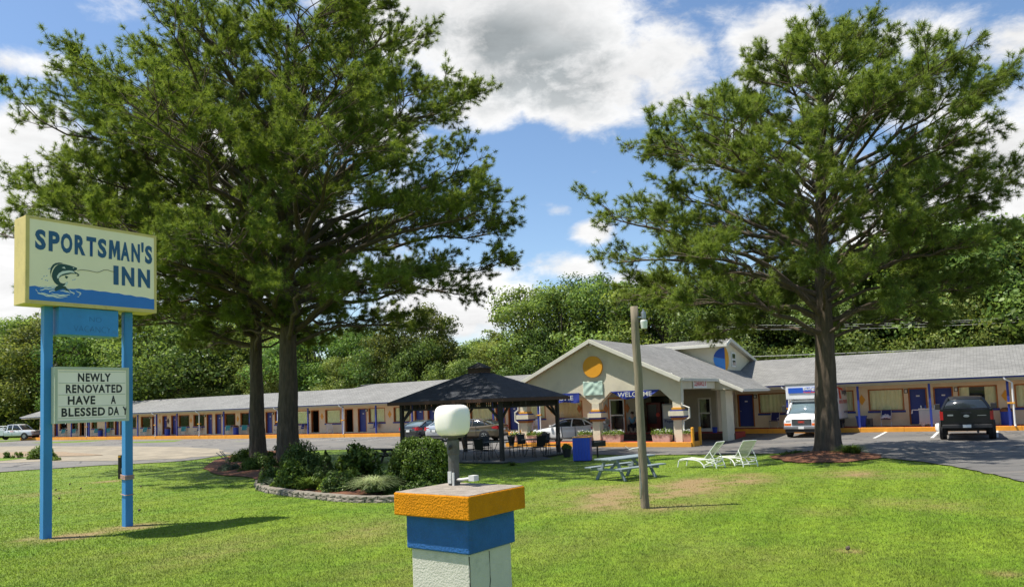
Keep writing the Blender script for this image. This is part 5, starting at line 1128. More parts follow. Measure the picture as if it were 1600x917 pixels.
# ================================================================== VEHICLES   (local: +x forward, y left, z up; origin between the wheels on the ground)
def loft(mb, st, mi=0, cap=True, T=None):
    n = len(st[0]); vs = [p for ring in st for p in ring]; fs = []
    for i in range(len(st)-1):
        for k in range(n-1): fs.append((i*n+k, i*n+k+1, (i+1)*n+k+1, (i+1)*n+k))
    if cap: fs.append(tuple(range(n))[::-1]); fs.append(tuple((len(st)-1)*n+k for k in range(n)))
    return mb.add(vs, fs, mi, T)
def ring_sym(x, prof): # prof list of (halfwidth, z) bottom->top
    return [(x, -w_, z) for w_, z in prof[::-1]]+[(x, w_, z) for w_, z in prof]
def wheel(root, x, y, r, wd, out=1, rimr=.68, hub='rim', steps=5):
    o = MB().lathe([(r*.62, -wd/2), (r*.93, -wd/2), (r, -wd/2+.03), (r, wd/2-.03), (r*.93, wd/2), (r*rimr, wd/2), (r*rimr*.98, wd/2-.03)], 28, T=Tm(x, y, r, rx=-math.pi/2*out)).build('wheel', 'tyre', root, smooth=False)
    m_ = MB().lathe([(.0, wd/2-.035), (.05, wd/2-.0), (.07, wd/2-.0), (.08, wd/2-.04)], 14, T=Tm(x, y, r, rx=-math.pi/2*out))
    for k in range(steps):
        T = Tm(x, y, r, rx=-math.pi/2*out) @ Matrix.Rotation(2*math.pi*k/steps, 4, 'Z'); m_.box(.05, r*rimr*.97, -.035, .035, wd/2-.05, wd/2-.008, T=T)
    m_.lathe([(r*rimr*.86, wd/2-.04), (r*rimr*.88, wd/2-.004), (r*rimr, wd/2-.004), (r*rimr, wd/2-.04)], 28, T=Tm(x, y, r, rx=-math.pi/2*out))
    m_.build('rim', hub, o); return o
def sedan(name, label, paint, loc, rz, L=4.8, W=1.82, H=1.45, group='cars parked on the lot', glass='car_glass', hub='rim', tail=1, face=False):
    c = thing(name, label, 'car', loc, rz, group); h = W/2; xf, xr = L*.5, -L*.5
    def S(x, wl, zt, zb=.22, zm=.62): return ring_sym(x*L, [(wl*h*.80, zb), (wl*h*.97, zb+.12), (wl*h*1.0, zm), (wl*h*.965, zt-.13), (wl*h*.90, zt-.03), (wl*h*.55, zt+.015), (0.001, zt+.02)])
    st = [S(.5, .60, .58, .30), S(.485, .80, .66, .24), S(.455, .93, .73, .20), S(.40, .985, .79), S(.30, 1, .87), S(.20, 1, .93), S(.13, 1, .965), S(0, 1, .975), S(-.15, 1, .985), S(-.28, 1, 1.01), S(-.36, .99, 1.05), S(-.42, .965, 1.065), S(-.465, .92, 1.06), S(-.49, .84, 1.0, .28), S(-.5, .72, .86, .34)]
    b = loft(MB(), st).build('body', paint, c, smooth=True)
    es = b.modifiers.new('edge', 'EDGE_SPLIT'); es.split_angle = R_(42)
    # glasshouse (dark), then the painted roof and pillars over it
    G_ = [(.235, .86, .93, .93, .86), (.17, .86, .95, 1.07, .82), (.085, .86, .96, 1.27, .74), (.02, .86, .965, H-.065, .68), (-.10, .86, .97, H-.03, .66), (-.20, .86, .98, H-.055, .66), (-.27, .86, 1.0, H-.14, .68), (-.345, .85, 1.03, 1.17, .75), (-.40, .82, 1.05, 1.06, .80)]
    st = [ring_sym(x*L, [(w0*h, z0-.06), (w0*h, z0), ((w0*.35+w1*.65)*h, z0+(zt-z0)*.7), (w1*h*.93, zt-.012), (.001, zt)]) for x, w0, z0, zt, w1 in G_]
    loft(MB(), st).build('glasshouse', glass, c, smooth=True)
    R2 = [(.045, H-.125, .70), (.02, H-.062, .69), (-.10, H-.022, .67), (-.20, H-.046, .67), (-.265, H-.115, .685)]
    st = [ring_sym(x*L, [(w1*h*1.0, z-.045), (w1*h*.97, z-.005), (w1*h*.8, z+.012), (.001, z+.02)]) for x, z, w1 in R2]; mb = MB(); loft(mb, st)
    for sg in (-1, 1):
        mb.bar((.225*L, sg*.855*h, .93), (.035*L, sg*.70*h, H-.09), .05, .05); mb.bar((-.265*L, sg*.70*h, H-.11), (-.40*L, sg*.84*h, 1.06), .09, .05); mb.bar((-.10*L, sg*.865*h, .96), (-.105*L, sg*.70*h, H-.06), .07, .035)
        mb.bar((-.30*L, sg*.82*h, 1.03), (-.255*L, sg*.69*h, H-.12), .10, .03)
    mb.build('roof', paint, c, smooth=False)
    for sg in (-1, 1):
        for xw in (.298, -.285):
            MB().lathe([(0, -.02), (.365, -.02), (.365, .02), (0, .02)], 28, T=Tm(xw*L, sg*(h-.018), .335, rx=math.pi/2)).build('wheel_arch', 'black_plastic', c); wheel(c, xw*L, sg*(h-.088), .325, .21, sg, hub=hub)
        o = MB().add([(x*L, sg*(h*1.004), z) for x, z in ((.03, .30), (.035, .94), (.025, .94), (.02, .30))], [(0, 1, 2, 3)]).add([(x*L, sg*(h*1.004), z) for x, z in ((-.165, .36), (-.165, .95), (-.172, .95), (-.172, .36))], [(0, 1, 2, 3)]).build('door_gap', 'black_plastic', c)
        MB().box(.19*L-.10, .19*L+.06, sg*(h+.02)-.07, sg*(h+.02)+.09, .93, 1.05).build('mirror', paint, c, bevel=.02)
        for xx in (-.02, -.19): MB().box(xx*L-.1, xx*L+.08, sg*h*1.0-.015, sg*h*1.0+.02, .80, .835).build('handle', paint, c)
        MB().add([(xr+.005, sg*h*.42, .78), (xr+.005, sg*h*.42, .93), (xr+.03, sg*h*.80, .99), (xr+.10, sg*h*.945, .98), (xr+.50, sg*h*1.01, .90), (xr+.42, sg*h*1.015, .80), (xr+.07, sg*h*.945, .76), (xr-.005, sg*h*.76, .76)], [(0, 1, 2, 7), (2, 3, 6, 7), (3, 4, 5, 6)]).build('tail_light', 'tail_red', c)
        MB().add([(xf-.02, sg*h*.45, .60), (xf-.03, sg*h*.47, .70), (xf-.15, sg*h*.88, .775), (xf-.45, sg*h*1.005, .83), (xf-.34, sg*h*1.005, .69), (xf-.08, sg*h*.86, .62)], [(0, 1, 2, 5), (2, 3, 4, 5)]).build('headlight', 'head_clear', c)
    MB().box(xr-.012, xr+.03, -.26, .26, .66, .80).build('plate_recess', 'black_plastic', c); MB().box(xr-.022, xr-.013, -.155, .155, .66, .80).build('number_plate', 'plate_white', c)
    MB().box(xr-.01, xr+.12, -h*.70, h*.70, .30, .44).build('rear_bumper', 'black_plastic', c, bevel=.02); MB().box(xf-.05, xf+.004, -h*.5, h*.5, .36, .50).build('front_bumper', 'black_plastic', c, bevel=.02)
    MB().box(xr-.008, xr+.01, -.38, .38, .85, .885).build('trunk_trim', 'rim' if tail else paint, c)
    return c
HEADN = math.atan2(NN[1], NN[0]); HEADL = math.atan2(-TT[1], -TT[0])
def zlot(P): return float(HG(P[0], P[1]))+.032
def place(s_, q): P = Fq(s_, q); P.z = zlot(P); return P
def s_at(x, y, q): return onq(x, y, q)[0]
# noses to the walkway
P = place(s_at(617, 670, 9.6)+1.0, 7.0); sedan('parked_car', 'dark grey sedan parked nose-in, partly behind the gazebo post', 'car_dark', P, HEADN, glass='car_glass_light')
P = place(s_at(655, 672, 10.2)+.9, 7.4); sedan('parked_car', 'silver white sedan parked between the dark grey and the brown car', 'car_silver', P, HEADN, H=1.46, glass='car_glass_light')
P = place(s_at(733, 675, 8.5), 8.3); sedan('parked_car', 'brown sedan seen from the side behind the lamp globe', 'car_brown', P, HEADL+.16, L=4.9)
P = place(s_at(892, 675, 9.4), 9.4); sedan('parked_car', 'white compact sedan under the portico between its left and middle columns', 'car_white', P, HEADL, L=4.54, W=1.76, H=1.46)

def pickup(label, paint, loc, rz, L=5.9, W=2.03, H=1.93, flares=False, hub='rim', cw=1.0):
    c = thing('pickup_truck', label, 'pickup truck', loc, rz, None); h = W/2; xf, xr = L/2, -L/2
    def S(x, wl, zt, zb=.45): return ring_sym(x, [(wl*h*.86, zb), (wl*h*.97, zb+.1), (wl*h, .85), (wl*h*.985, zt-.1), (wl*h*.93, zt-.015), (wl*h*.5, zt+.01), (.001, zt+.015)])
    loft(MB(), [S(xf, .80, .98, .5), S(xf-.07, .93, 1.05), S(xf-.3, .985, 1.13), S(xf-1.0, 1, 1.17), S(xf-1.30, 1, 1.20), S(xf-2.2, 1, 1.20), S(xf-3.75, 1, 1.20)]).build('body', paint, c, smooth=True).modifiers.new('e', 'EDGE_SPLIT').split_angle = R_(40)
    bx = xf-3.80
    mb = MB(); mb.box(xr+.08, bx, -h*.985, -h*.985+.07, .55, 1.27).box(xr+.08, bx, h*.985-.07, h*.985, .55, 1.27).box(xr+.08, bx, -h*.9, h*.9, .60, .70).box(bx-.06, bx, -h*.9, h*.9, .7, 1.26); mb.build('cargo_bed', paint, c, bevel=.025)
    o = MB().box(xr+.02, xr+.08, -h*.93, h*.93, .66, 1.255).build('tailgate', paint, c, bevel=.02)
    MB().box(xr+.012, xr+.022, -.2, .2, 1.08, 1.16).build('handle', 'black_plastic', o); MB().lathe([(0, 0), (.095, 0), (.095, .012), (0, .014)], 20, T=Tm(xr+.018, 0, .99, rz=0) @ Matrix.Rotation(-math.pi/2, 4, 'Y') @ Matrix.Diagonal((.55, 1.2, 1, 1))).build('emblem', 'rim', o)
    MB().box(xr+.012, xr+.02, .50, .72, 1.0, 1.06).box(xr+.012, xr+.02, -.75, -.42, 1.0, 1.02).build('badge', 'rim', o)
    MB().box(xr-.08, xr+.06, -h*.93, h*.93, .50, .66).build('rear_bumper', 'black_plastic' if flares else 'rim', c, bevel=.03); MB().box(xr-.092, xr-.082, -.16, .16, .53, .65).build('number_plate', 'plate_white', c)
    cg = [(xf-1.28, 1.20, .95, .88), (xf-1.75, 1.55, .93, .80*cw), (xf-2.10, H-.06, .93, .74*cw), (xf-2.6, H-.02, .93, .73*cw), (xf-3.35, H-.06, .93, .74*cw), (xf-3.62, 1.50, .93, .84*cw), (xf-3.72, 1.2, .95, .9)]
    loft(MB(), [ring_sym(x, [(w0*h, 1.15), ((w0*.5+w1*.5)*h, 1.2+(z-1.2)*.55), (w1*h*.97, z-.01), (.001, z)]) for x, z, w0, w1 in cg]).build('cab_glass', 'car_glass', c, smooth=True)
    mb = MB(); loft(mb, [ring_sym(x, [(w1*h, z-.06), (w1*h*.98, z+.005), (w1*h*.7, z+.02), (.001, z+.025)]) for x, z, w1 in ((xf-2.0, H-.12, .77*cw), (xf-2.15, H-.05, .755*cw), (xf-2.6, H-.015, .745*cw), (xf-3.35, H-.05, .755*cw), (xf-3.45, H-.14, .77*cw))])
    for sg in (-1, 1):
        mb.bar((xf-1.28, sg*.945*h, 1.19), (xf-2.02, sg*.76*h*cw, H-.07), .07, .06); mb.bar((xf-3.42, sg*.765*h*cw, H-.08), (xf-3.70, sg*.95*h, 1.18), .14, .06); mb.bar((xf-2.62, sg*.955*h, 1.18), (xf-2.62, sg*.765*h*cw, H-.05), .09, .05); mb.bar((xf-3.36, sg*.95*h, 1.18), (xf-3.32, sg*.765*h*cw, H-.05), .12, .04)
    mb.build('roof', paint, c)
    for sg in (-1, 1):
        for xw in (xf-.95, xr+1.2):
            r = .40; MB().lathe([(0, -.03), (r*1.14, -.03), (r*1.14, .03), (0, .03)], 28, T=Tm(xw, sg*(h-.025), r*1.02, rx=math.pi/2)).build('wheel_arch', 'black_plastic', c); wheel(c, xw, sg*(h-.12+(.05 if flares else 0)), r, .28, sg, .58, hub, 6)
        o = MB().box(xr+.015, xr+.12, sg*h*.95-.0, sg*h*.95+sg*.045, .84, 1.20).box(xr+.012, xr+.03, sg*h*.87, sg*h*.945, .84, 1.18).build('tail_light', 'tail_red', c)
        MB().box(xf-1.85, xf-1.70, sg*(h+.03), sg*(h+.27), 1.17, 1.42).box(xf-1.80, xf-1.75, sg*(h-.05), sg*(h+.05), 1.2, 1.26).build('mirror', 'black_plastic', c, bevel=.02)
        MB().box(xf-.22, xf-.02, sg*h*.62, sg*h*.93, .86, 1.02).build('headlight', 'head_clear', c, bevel=.02)
        MB().add([(xf-2.62, sg*h*1.006, .55), (xf-2.62, sg*h*1.006, 1.18), (xf-2.64, sg*h*1.006, 1.18), (xf-2.64, sg*h*1.006, .55)], [(0, 1, 2, 3)]).build('door_gap', 'black_plastic', c)
        MB().box(xf-2.45, xf-2.25, sg*h-.01, sg*h+.03, 1.02, 1.07).box(xf-3.25, xf-3.05, sg*h-.01, sg*h+.03, 1.02, 1.07).build('handle', 'black_plastic', c)
    MB().box(xf-.04, xf+.02, -h*.6, h*.6, .75, 1.0).box(xf-.1, xf+.07, -h*.9, h*.9, .48, .66).build('grille', 'black_plastic' if flares else 'rim', c, bevel=.02)
    MB().tube([(xr+1.0, 0, .42), (xf-1, 0, .42)], .09, 8).box(xr+1.1, xr+1.3, -h*.8, h*.8, .34, .46).tube([(xr+.2, -.4, .36), (xr-.04, -.4, .36)], .05, 8).build('underbody', 'black_plastic', c)
    return c
v = G(1507, 684.5); hd = HEADN+.02
PK = Vector((20.3, 0, 0)); q_ = 9.9; P = place(s_at(1507, 660, q_)+.0, q_-2.95)
bp = pickup('black pickup truck backed out of the kerb, seen from behind on the right', 'car_black', P, HEADN+.03, flares=True, hub='black_metal', W=2.05, H=1.76, cw=.88)
bp.scale = (1, 1, 1.1)
bp['label'] = 'black pickup truck parked nose-in at the right wing, seen from behind'
P = Fq(-108, 3.5); v = ray(22, 683); k = 95; P = Vector((v[0]*k, v[1]*k, 0)); P.z = CAMH+v[2]*k*(1) ; P.z = max(min(P.z, -.2), -.6)
wp = pickup('white crew cab pickup at the far left end of the motel, side on', 'car_white', P, math.atan2(-.10, 1.0), L=6.3, W=2.0, H=1.95)
mb = MB()
for xx in (-2.9, -2.2, -1.5, -.9): mb.tube([(xx, .8, 1.2), (xx, .8, 1.75)], .03, 6).tube([(xx, -.8, 1.2), (xx, -.8, 1.75)], .03, 6)
mb.tube([(-3.0, .8, 1.75), (-.85, .8, 1.75)], .03, 6).tube([(-3.0, -.8, 1.75), (-.85, -.8, 1.75)], .03, 6).box(-2.9, -1.0, -.7, .7, 1.25, 1.55); mb.build('cargo_rack', 'white_paint', wp)
text('INC.', .5, .16, 'logo_red', 'lettering', wp, Matrix.Translation((.30, -1.02, .98)), bold=.02)

# box van facing the camera
def boxvan():
    dp = 40.3; v = ray(1254, 689); P0 = Vector((v[0]*dp, v[1]*dp, CAMH+v[2]*dp)); hd = HEADN+math.pi-.07
    c = thing('box_van', 'white box van with blue front panel parked behind the right pine', 'van', (0, 0, 0), hd, None)
    f = Vector((math.cos(hd), math.sin(hd), 0)); P = P0-f*1.0; c.location = (P.x, P.y, zlot(P)); h = .98
    # x: front bumper at +1.0 ; cab to -1.0 ; box to -4.9
    def S(x, wl, zt, zb=.42): return ring_sym(x, [(wl*h*.9, zb), (wl*h, zb+.12), (wl*h, .9), (wl*h*.97, zt-.12), (wl*h*.90, zt-.02), (.001, zt+.02)])
    loft(MB(), [S(1.0, .93, .90, .5), S(.93, .98, 1.04), S(.75, 1, 1.13), S(.30, 1, 1.26), S(.18, 1, 1.30), S(-1.2, 1, 1.30)]).build('cab_body', 'van_white', c, smooth=True).modifiers.new('e', 'EDGE_SPLIT').split_angle = R_(38)
    loft(MB(), [ring_sym(x, [(.93*h, 1.25), (w1*h, (1.3+z)/2), (w1*h*.93, z-.02), (.001, z)]) for x, z, w1 in ((.26, 1.31, .90), (-.05, 1.62, .87), (-.30, 1.93, .83), (-1.2, 1.96, .83))]).build('windscreen', 'car_glass_light', c, smooth=True)
    mb = MB(); mb.box(-1.2, -.28, -h*.86, h*.86, 1.92, 2.02)
    for sg in (-1, 1): mb.bar((.30, sg*.93*h, 1.28), (-.30, sg*.83*h, 1.96), .07, .06); mb.bar((-.55, sg*.94*h, 1.28), (-.6, sg*.84*h, 1.96), .08, .05); mb.bar((-1.15, sg*.94*h, 1.28), (-1.15, sg*.84*h, 1.96), .14, .05)
    mb.build('cab_frame', 'van_white', c)
    o = MB().box(.90, 1.02, -.52, .52, .66, 1.0).build('grille', 'black_plastic', c, bevel=.02); mb = MB()
    for i in range(5): mb.box(1.02, 1.035, -.5, .5, .70+i*.055, .72+i*.055)
    mb.build('grille_bar', 'grey_metal', o); text('GMC', .34, .11, 'logo_red', 'emblem', o, Matrix.Translation((1.045, .17-.34*0-.34*.0, .79)) @ Matrix.Rotation(math.pi/2, 4, 'Z') @ Matrix.Translation((-.34, 0, 0)), bold=.03)
    for sg in (-1, 1):
        MB().box(.88, 1.0, sg*.56, sg*.86, .80, .98).build('headlight', 'head_clear', c, bevel=.02); MB().box(.86, 1.01, sg*.54, sg*.93, .64, .78).build('indicator', 'amber', c, bevel=.02)
        MB().box(.02, .16, sg*(h+.05), sg*(h+.28), 1.35, 1.75).box(.05, .1, sg*(h-.08), sg*(h+.1), 1.36, 1.40).build('mirror', 'black_plastic', c, bevel=.02)
        wheel(c, .10, sg*(h-.10), .37, .24, sg, .55); MB().lathe([(0, -.02), (.43, -.02), (.43, .02), (0, .02)], 24, T=Tm(.10, sg*(h-.01), .38, rx=math.pi/2)).build('wheel_arch', 'black_plastic', c)
        wheel(c, -3.55, sg*(1.06-.10), .37, .26, sg, .55); MB().tube([(-.25, sg*.945*h, 1.45), (.16, sg*.8*h, 1.34)], .01, 4).build('wiper', 'black_plastic', c)
    MB().box(.92, 1.10, -.95, .95, .46, .62).build('front_bumper', 'rim', c, bevel=.03); MB().box(.80, 1.05, -.88, .88, .28, .455).build('air_dam', 'black_plastic', c, bevel=.02); MB().box(1.10, 1.11, -.15, .15, .47, .60).build('number_plate', 'plate_white', c)
    bx = MB().box(-4.95, -1.0, -1.10, 1.10, .82, 2.92).box(-1.0, -.12, -1.08, 1.08, 2.06, 2.90).build('cargo_box', 'van_white', c, bevel=.04)
    MB().box(-4.97, -.10, -1.11, 1.11, 2.86, 2.95).box(-4.97, -1.0, -1.115, 1.115, .80, .86).build('box_rail', 'grey_metal', bx)
    MB().box(-.125, -.085, -.92, .92, 2.42, 2.72).build('header_panel', 'van_blue', bx)
    text('Budget', .86, .22, 'plate_white', 'lettering', bx, Matrix.Translation((-.08, -.10, 2.52)) @ Matrix.Rotation(math.pi/2, 4, 'Z'), bold=.03); text('Truck Rental', .80, .09, 'logo_red', 'lettering', bx, Matrix.Translation((-.08, -.10, 2.41)) @ Matrix.Rotation(math.pi/2, 4, 'Z'), bold=.03)
    for sg, rr_ in ((1, math.pi), (-1, 0)):
        X0 = -2.2 if sg > 0 else -4.2; T = Matrix.Translation((0, sg*1.104, 0)) @ Matrix.Rotation(rr_, 4, 'Z')
        def tx(st, a_, w__, z, hh_, mm): text(st, w__, hh_, mm, 'lettering', bx, Matrix.Translation((a_ if sg < 0 else a_+w__, sg*1.106, z)) @ Matrix.Rotation(rr_, 4, 'Z'), bold=.03)
        MB().poly([(-3.5, 2.0), (-3.2, 2.6), (-2.9, 2.6), (-3.05, 2.0)], sg*1.103, sg*1.110).poly([(-3.9, 2.45), (-2.6, 2.65), (-2.6, 2.72), (-3.9, 2.60)], sg*1.103, sg*1.109).build('logo', 'logo_red', bx)
        tx('Budget', -4.8, 1.1, 2.15, .45, 'logo_navy'); tx('RENTAL TRUCKS', -4.8, 1.9, 1.72, .2, 'logo_red'); tx('MOVING', -4.85, .9, 1.15, .12, 'logo_navy')
    MB().box(-4.95, -1.0, -.9, .9, .55, .815).box(-4.99, -4.94, -1.0, 1.0, .45, .6).build('chassis', 'black_plastic', c)
boxvan()

# ================================================================== GAZEBO
DKZ = .12
g0 = G(785, 722, .0); zg = g0.z+.10
v = ray(785, 720); k = (zg-CAMH)/v[2]; F0 = np.array([k*v[0], k*v[1]])
aL, _ = online(629, 684, F0, -TT); aR, _ = online(873, 705, F0, NN)
GZ = thing('gazebo', 'dark wooden gazebo with hipped shingle roof, cupola and slatted frieze', 'gazebo', (F0[0], F0[1], zg), FROT)
GW, GD = aL, aR    # local: x along -TT is negative ; y = away
def hgz(y, x, dx=0, dy=0):
    P = F0+TT*dx+NN*dy; return hz(P, y, x)-zg
ez = hgz(626, 785); ch = hgz(616.5, 780, .25, -.25)-.0
ZP = ez+.02; ov = .42
for (px_, py_) in ((0, 0), (-GW, 0), (-GW, GD), (0, GD)):
    o = MB().box(px_-.075, px_+.075, py_-.075, py_+.075, -.3, ZP+.05).build('post', 'dark_wood', GZ, bevel=.008)
    sx_ = 1 if px_ < -1 else -1; sy_ = 1 if py_ < 1 else -1
    MB().bar((px_+sx_*.07, py_, ZP-.75), (px_+sx_*.55, py_, ZP-.28), .07, .09).bar((px_, py_+sy_*.07, ZP-.75), (px_, py_+sy_*.55, ZP-.28), .07, .09).build('brace', 'dark_wood', o)
mb = MB(); 
for (x0_, x1_, y0_, y1_) in ((-GW, 0, -.06, .06), (-GW, 0, GD-.06, GD+.06)):
    for z0_, z1_ in ((ZP-.06, ZP+.06), (ZP-.31, ZP-.25)): mb.box(x0_+.08, x1_-.08, y0_*.7+(0 if y0_ < 1 else GD*.3), y1_*.7+(0 if y0_ < 1 else GD*.3), z0_, z1_)
for xx in (0, -GW):
    for z0_, z1_ in ((ZP-.06, ZP+.06), (ZP-.31, ZP-.25)): mb.box(xx-.042, xx+.042, .08, GD-.08, z0_, z1_)
mb.build('beam', 'dark_wood', GZ)
mb = MB(); r = random.Random(8); n_ = int(GW/.11)
for yy in (0, GD):
    mb = MB()
    for i in range(n_): x_ = -GW+.12+i*(GW-.24)/n_; mb.box(x_, x_+r.uniform(.030, .052), yy-.02, yy+.02, ZP-.25, ZP-.06)
    mb.build('frieze_slats', 'dark_wood', GZ)
for xx in (0, -GW):
    mb = MB()
    for i in range(int(GD/.11)): y_ = .12+i*(GD-.24)/int(GD/.11); mb.box(xx-.02, xx+.02, y_, y_+r.uniform(.030, .052), ZP-.25, ZP-.06)
    mb.build('frieze_slats', 'dark_wood', GZ)
e0, e1, e2, e3 = (ov, -ov), (-GW-ov, -ov), (-GW-ov, GD+ov), (ov, GD+ov); cx_, cy_ = -GW/2, GD/2
rz0 = ZP+.10; rtop = hz(F0+TT*cx_+NN*cy_, 583, 750)-zg+.10; cw = .42
tp4 = [(cx_+cw, cy_-cw), (cx_-cw, cy_-cw), (cx_-cw, cy_+cw), (cx_+cw, cy_+cw)]; ee = [e0, e1, e2, e3]
for i in range(4):
    a_, b_ = ee[i], ee[(i+1) % 4]; c_, d_ = tp4[(i+1) % 4], tp4[i]
    roofslab('roof', [(a_[0], a_[1], rz0), (b_[0], b_[1], rz0), (c_[0], c_[1], rtop-.1), (d_[0], d_[1], rtop-.1)], (b_[0]-a_[0], b_[1]-a_[1], 0), 'shingle_dark', .03, parent=GZ)
mb = MB(); x0_, x1_, y0_, y1_ = -GW-ov, ov, -ov, GD+ov; t_ = .03
mb.box(x0_, x1_, y0_-t_, y0_, rz0-.15, rz0-.012).box(x0_, x1_, y1_, y1_+t_, rz0-.15, rz0-.012).box(x0_-t_, x0_, y0_-t_, y1_+t_, rz0-.15, rz0-.012).box(x1_, x1_+t_, y0_-t_, y1_+t_, rz0-.15, rz0-.012); mb.build('fascia', 'fascia_brown', GZ)
MB().box(x0_+.01, x1_-.01, y0_+.01, y1_-.01, rz0-.10, rz0-.06).build('soffit', 'dark_wood', GZ)
ctop = hz(F0+TT*cx_+NN*cy_, 575.5, 750)-zg; cap_ = hz(F0+TT*cx_+NN*cy_, 567.5, 750)-zg
o = MB().box(cx_-.36, cx_+.36, cy_-.36, cy_+.36, rtop-.25, ctop+.02).build('cupola', 'fascia_brown', GZ)
mb = MB()
for i in range(4): mb.box(cx_-.37, cx_+.37, cy_-.37, cy_+.37, rtop-.02+i*.06, rtop+.005+i*.06)
mb.build('louvre', 'dark_wood', o)
mb = MB().add([(cx_-.46, cy_-.46, ctop), (cx_+.46, cy_-.46, ctop), (cx_+.46, cy_+.46, ctop), (cx_-.46, cy_+.46, ctop), (cx_, cy_, cap_+.06)], [(0, 3, 2, 1), (0, 1, 4), (1, 2, 4), (2, 3, 4), (3, 0, 4)]); mb.build('cupola_roof', 'dark_wood', o)
mb = MB(); nb = 30
for i in range(nb):
    x_ = -GW-.25+i*(GW+.5)/nb; mb.box(x_, x_+(GW+.5)/nb-.012, -.25, GD+.25, -.045, 0)
mb.build('deck', 'deck', GZ); MB().box(-GW-.22, .22, -.22, GD+.22, -.35, -.05).build('deck_base', 'dark_wood', GZ)
P = G(845, 722); rmp = thing('ramp', 'low grey wooden ramp leading down from the right side of the gazebo', 'ramp', (F0[0], F0[1], zg), FROT)
MB().add([(.26, .2, -.01), (.26, 2.6, -.01), (2.0, 2.6, -.28), (2.0, .2, -.28), (.26, .2, -.4), (.26, 2.6, -.4), (2.0, 2.6, -.4), (2.0, .2, -.4)], [(0, 3, 2, 1), (4, 5, 6, 7), (0, 4, 7, 3), (1, 2, 6, 5), (0, 1, 5, 4), (2, 3, 7, 6)]).build('boards', 'deck', rmp)

def bistro_chair(label):
    c = thing('metal_chair', label, 'chair', (0, 0, 0), 0, 'black metal chairs under the gazebo'); m_ = 'black_metal'
    for sx_ in (-.24, .24):
        MB().tube([(sx_, .24, 0), (sx_, .20, .43), (sx_, .19, .64), (sx_*1.02, .05, .66), (sx_*1.02, -.20, .65)], .013, 6).build('front_leg', m_, c)
        MB().tube([(sx_, -.27, 0), (sx_, -.22, .43), (sx_, -.27, .70), (sx_*.9, -.33, .93)], .013, 6).build('rear_leg', m_, c)
    MB().tube([(-.23, .21, .43), (.23, .21, .43), (.23, -.22, .42), (-.23, -.22, .42), (-.23, .21, .43)], .012, 6).box(-.22, .22, -.21, .2, .425, .435).build('seat', m_, c)
    mb = MB().tube([(-.215, -.33, .93), (0, -.345, .955), (.215, -.33, .93)], .013, 6)
    mb.add([(-.20, -.232, .47), (.20, -.232, .47), (.20, -.325, .91), (-.20, -.325, .91), (-.20, -.24, .47), (.20, -.24, .47), (.20, -.333, .91), (-.20, -.333, .91)], [(0, 1, 2, 3), (4, 7, 6, 5), (0, 4, 5, 1), (2, 6, 7, 3), (0, 3, 7, 4), (1, 5, 6, 2)])
    mb.build('backrest', m_, c); return c
def bistro_table(label, loc, r=.55):
    t = thing('metal_table', label, 'table', loc, FROT); m_ = 'black_metal'
    MB().lathe([(0, .70), (r, .70), (r, .725), (0, .728)], 28).build('tabletop', m_, t)
    for k in range(4):
        a = k*math.pi/2+.6; MB().tube([(r*.75*math.cos(a), r*.75*math.sin(a), 0), (r*.45*math.cos(a), r*.45*math.sin(a), .35), (r*.7*math.cos(a), r*.7*math.sin(a), .70)], .014, 6).build('leg', m_, t)
    MB().tube([(r*.45*math.cos(a), r*.45*math.sin(a), .35) for a in [k*math.pi/4+.6 for k in range(9)]], .01, 6).build('ring', m_, t); return t
def gzp(x, y):
    v = ray(x, y); k = (zg-CAMH)/v[2]; return Vector((k*v[0], k*v[1], zg))
T1 = gzp(764, 717); T2 = gzp(835, 712)
bistro_table('left of the two round black metal tables under the gazebo', T1); bistro_table('right of the two round black metal tables under the gazebo', T2)
ch0 = bistro_chair('x'); first = True
CH = [(T1, 170, 'outermost left side of the left table'), (T1, 250, 'front side of the left table'), (T1, 20, 'right side of the left table'), (T1, 100, 'far side of the left table'), (T2, 200, 'left side of the right table'), (T2, 285, 'front side of the right table'), (T2, 10, 'right side of the right table'), (T2, 60, 'far right side of the right table'), (T2, 120, 'far left side of the right table')]
for T_, dg, lb in CH:
    a = R_(dg); P = T_+Vector((math.cos(a), math.sin(a), 0))*.80; lbl = 'black metal armchair at the '+lb+' in the gazebo'
    if first: ch0.location = P; ch0.rotation_euler = (0, 0, a+math.pi/2); ch0['label'] = lbl; first = False
    else: copy_tree(ch0, P, a+math.pi/2, lbl)
P = gzp(812, 722)

# ================================================================== LAWN FURNITURE
PA = G(921, 742); PB = G(1037, 734)
tc_ = (G(945, 738)+G(1015, 733))/2
def picnic(label, loc, rz, matn, sc_=1.0, group=None):
    t = thing('picnic_table', label, 'picnic table', loc, rz, group); t.scale = (1.06*sc_, .84*sc_, .80*sc_)
    mb = MB()
    for i in range(5): mb.box(-.92, .92, -.37+i*.15, -.37+i*.15+.138, .72, .76)
    mb.build('tabletop', matn, t, bevel=.005)
    for sg in (-1, 1):
        mb = MB()
        for i in range(2): mb.box(-.92, .92, sg*.66-.14+i*.145, sg*.66-.14+i*.145+.135, .42, .46)
        mb.build('bench', matn, t, bevel=.005)
    for sx_ in (-.62, .62):
        for sg in (-1, 1): MB().bar((sx_, sg*.62, -.02), (sx_+.03, sg*.22, .72), .04, .10).build('leg', matn, t)
        MB().box(sx_-.06, sx_-.02, -.80, .80, .34, .42).box(sx_-.06, sx_-.02, -.34, .34, .64, .72).bar((sx_, 0, .38), (sx_*.35, 0, .71), .04, .08).build('cross_beam', matn, t)
    return t
A_ = G(921, 719, .60); B_ = G(1028, 708.5, .60); d = (B_-A_); d.z = 0; PC = (A_+B_)/2
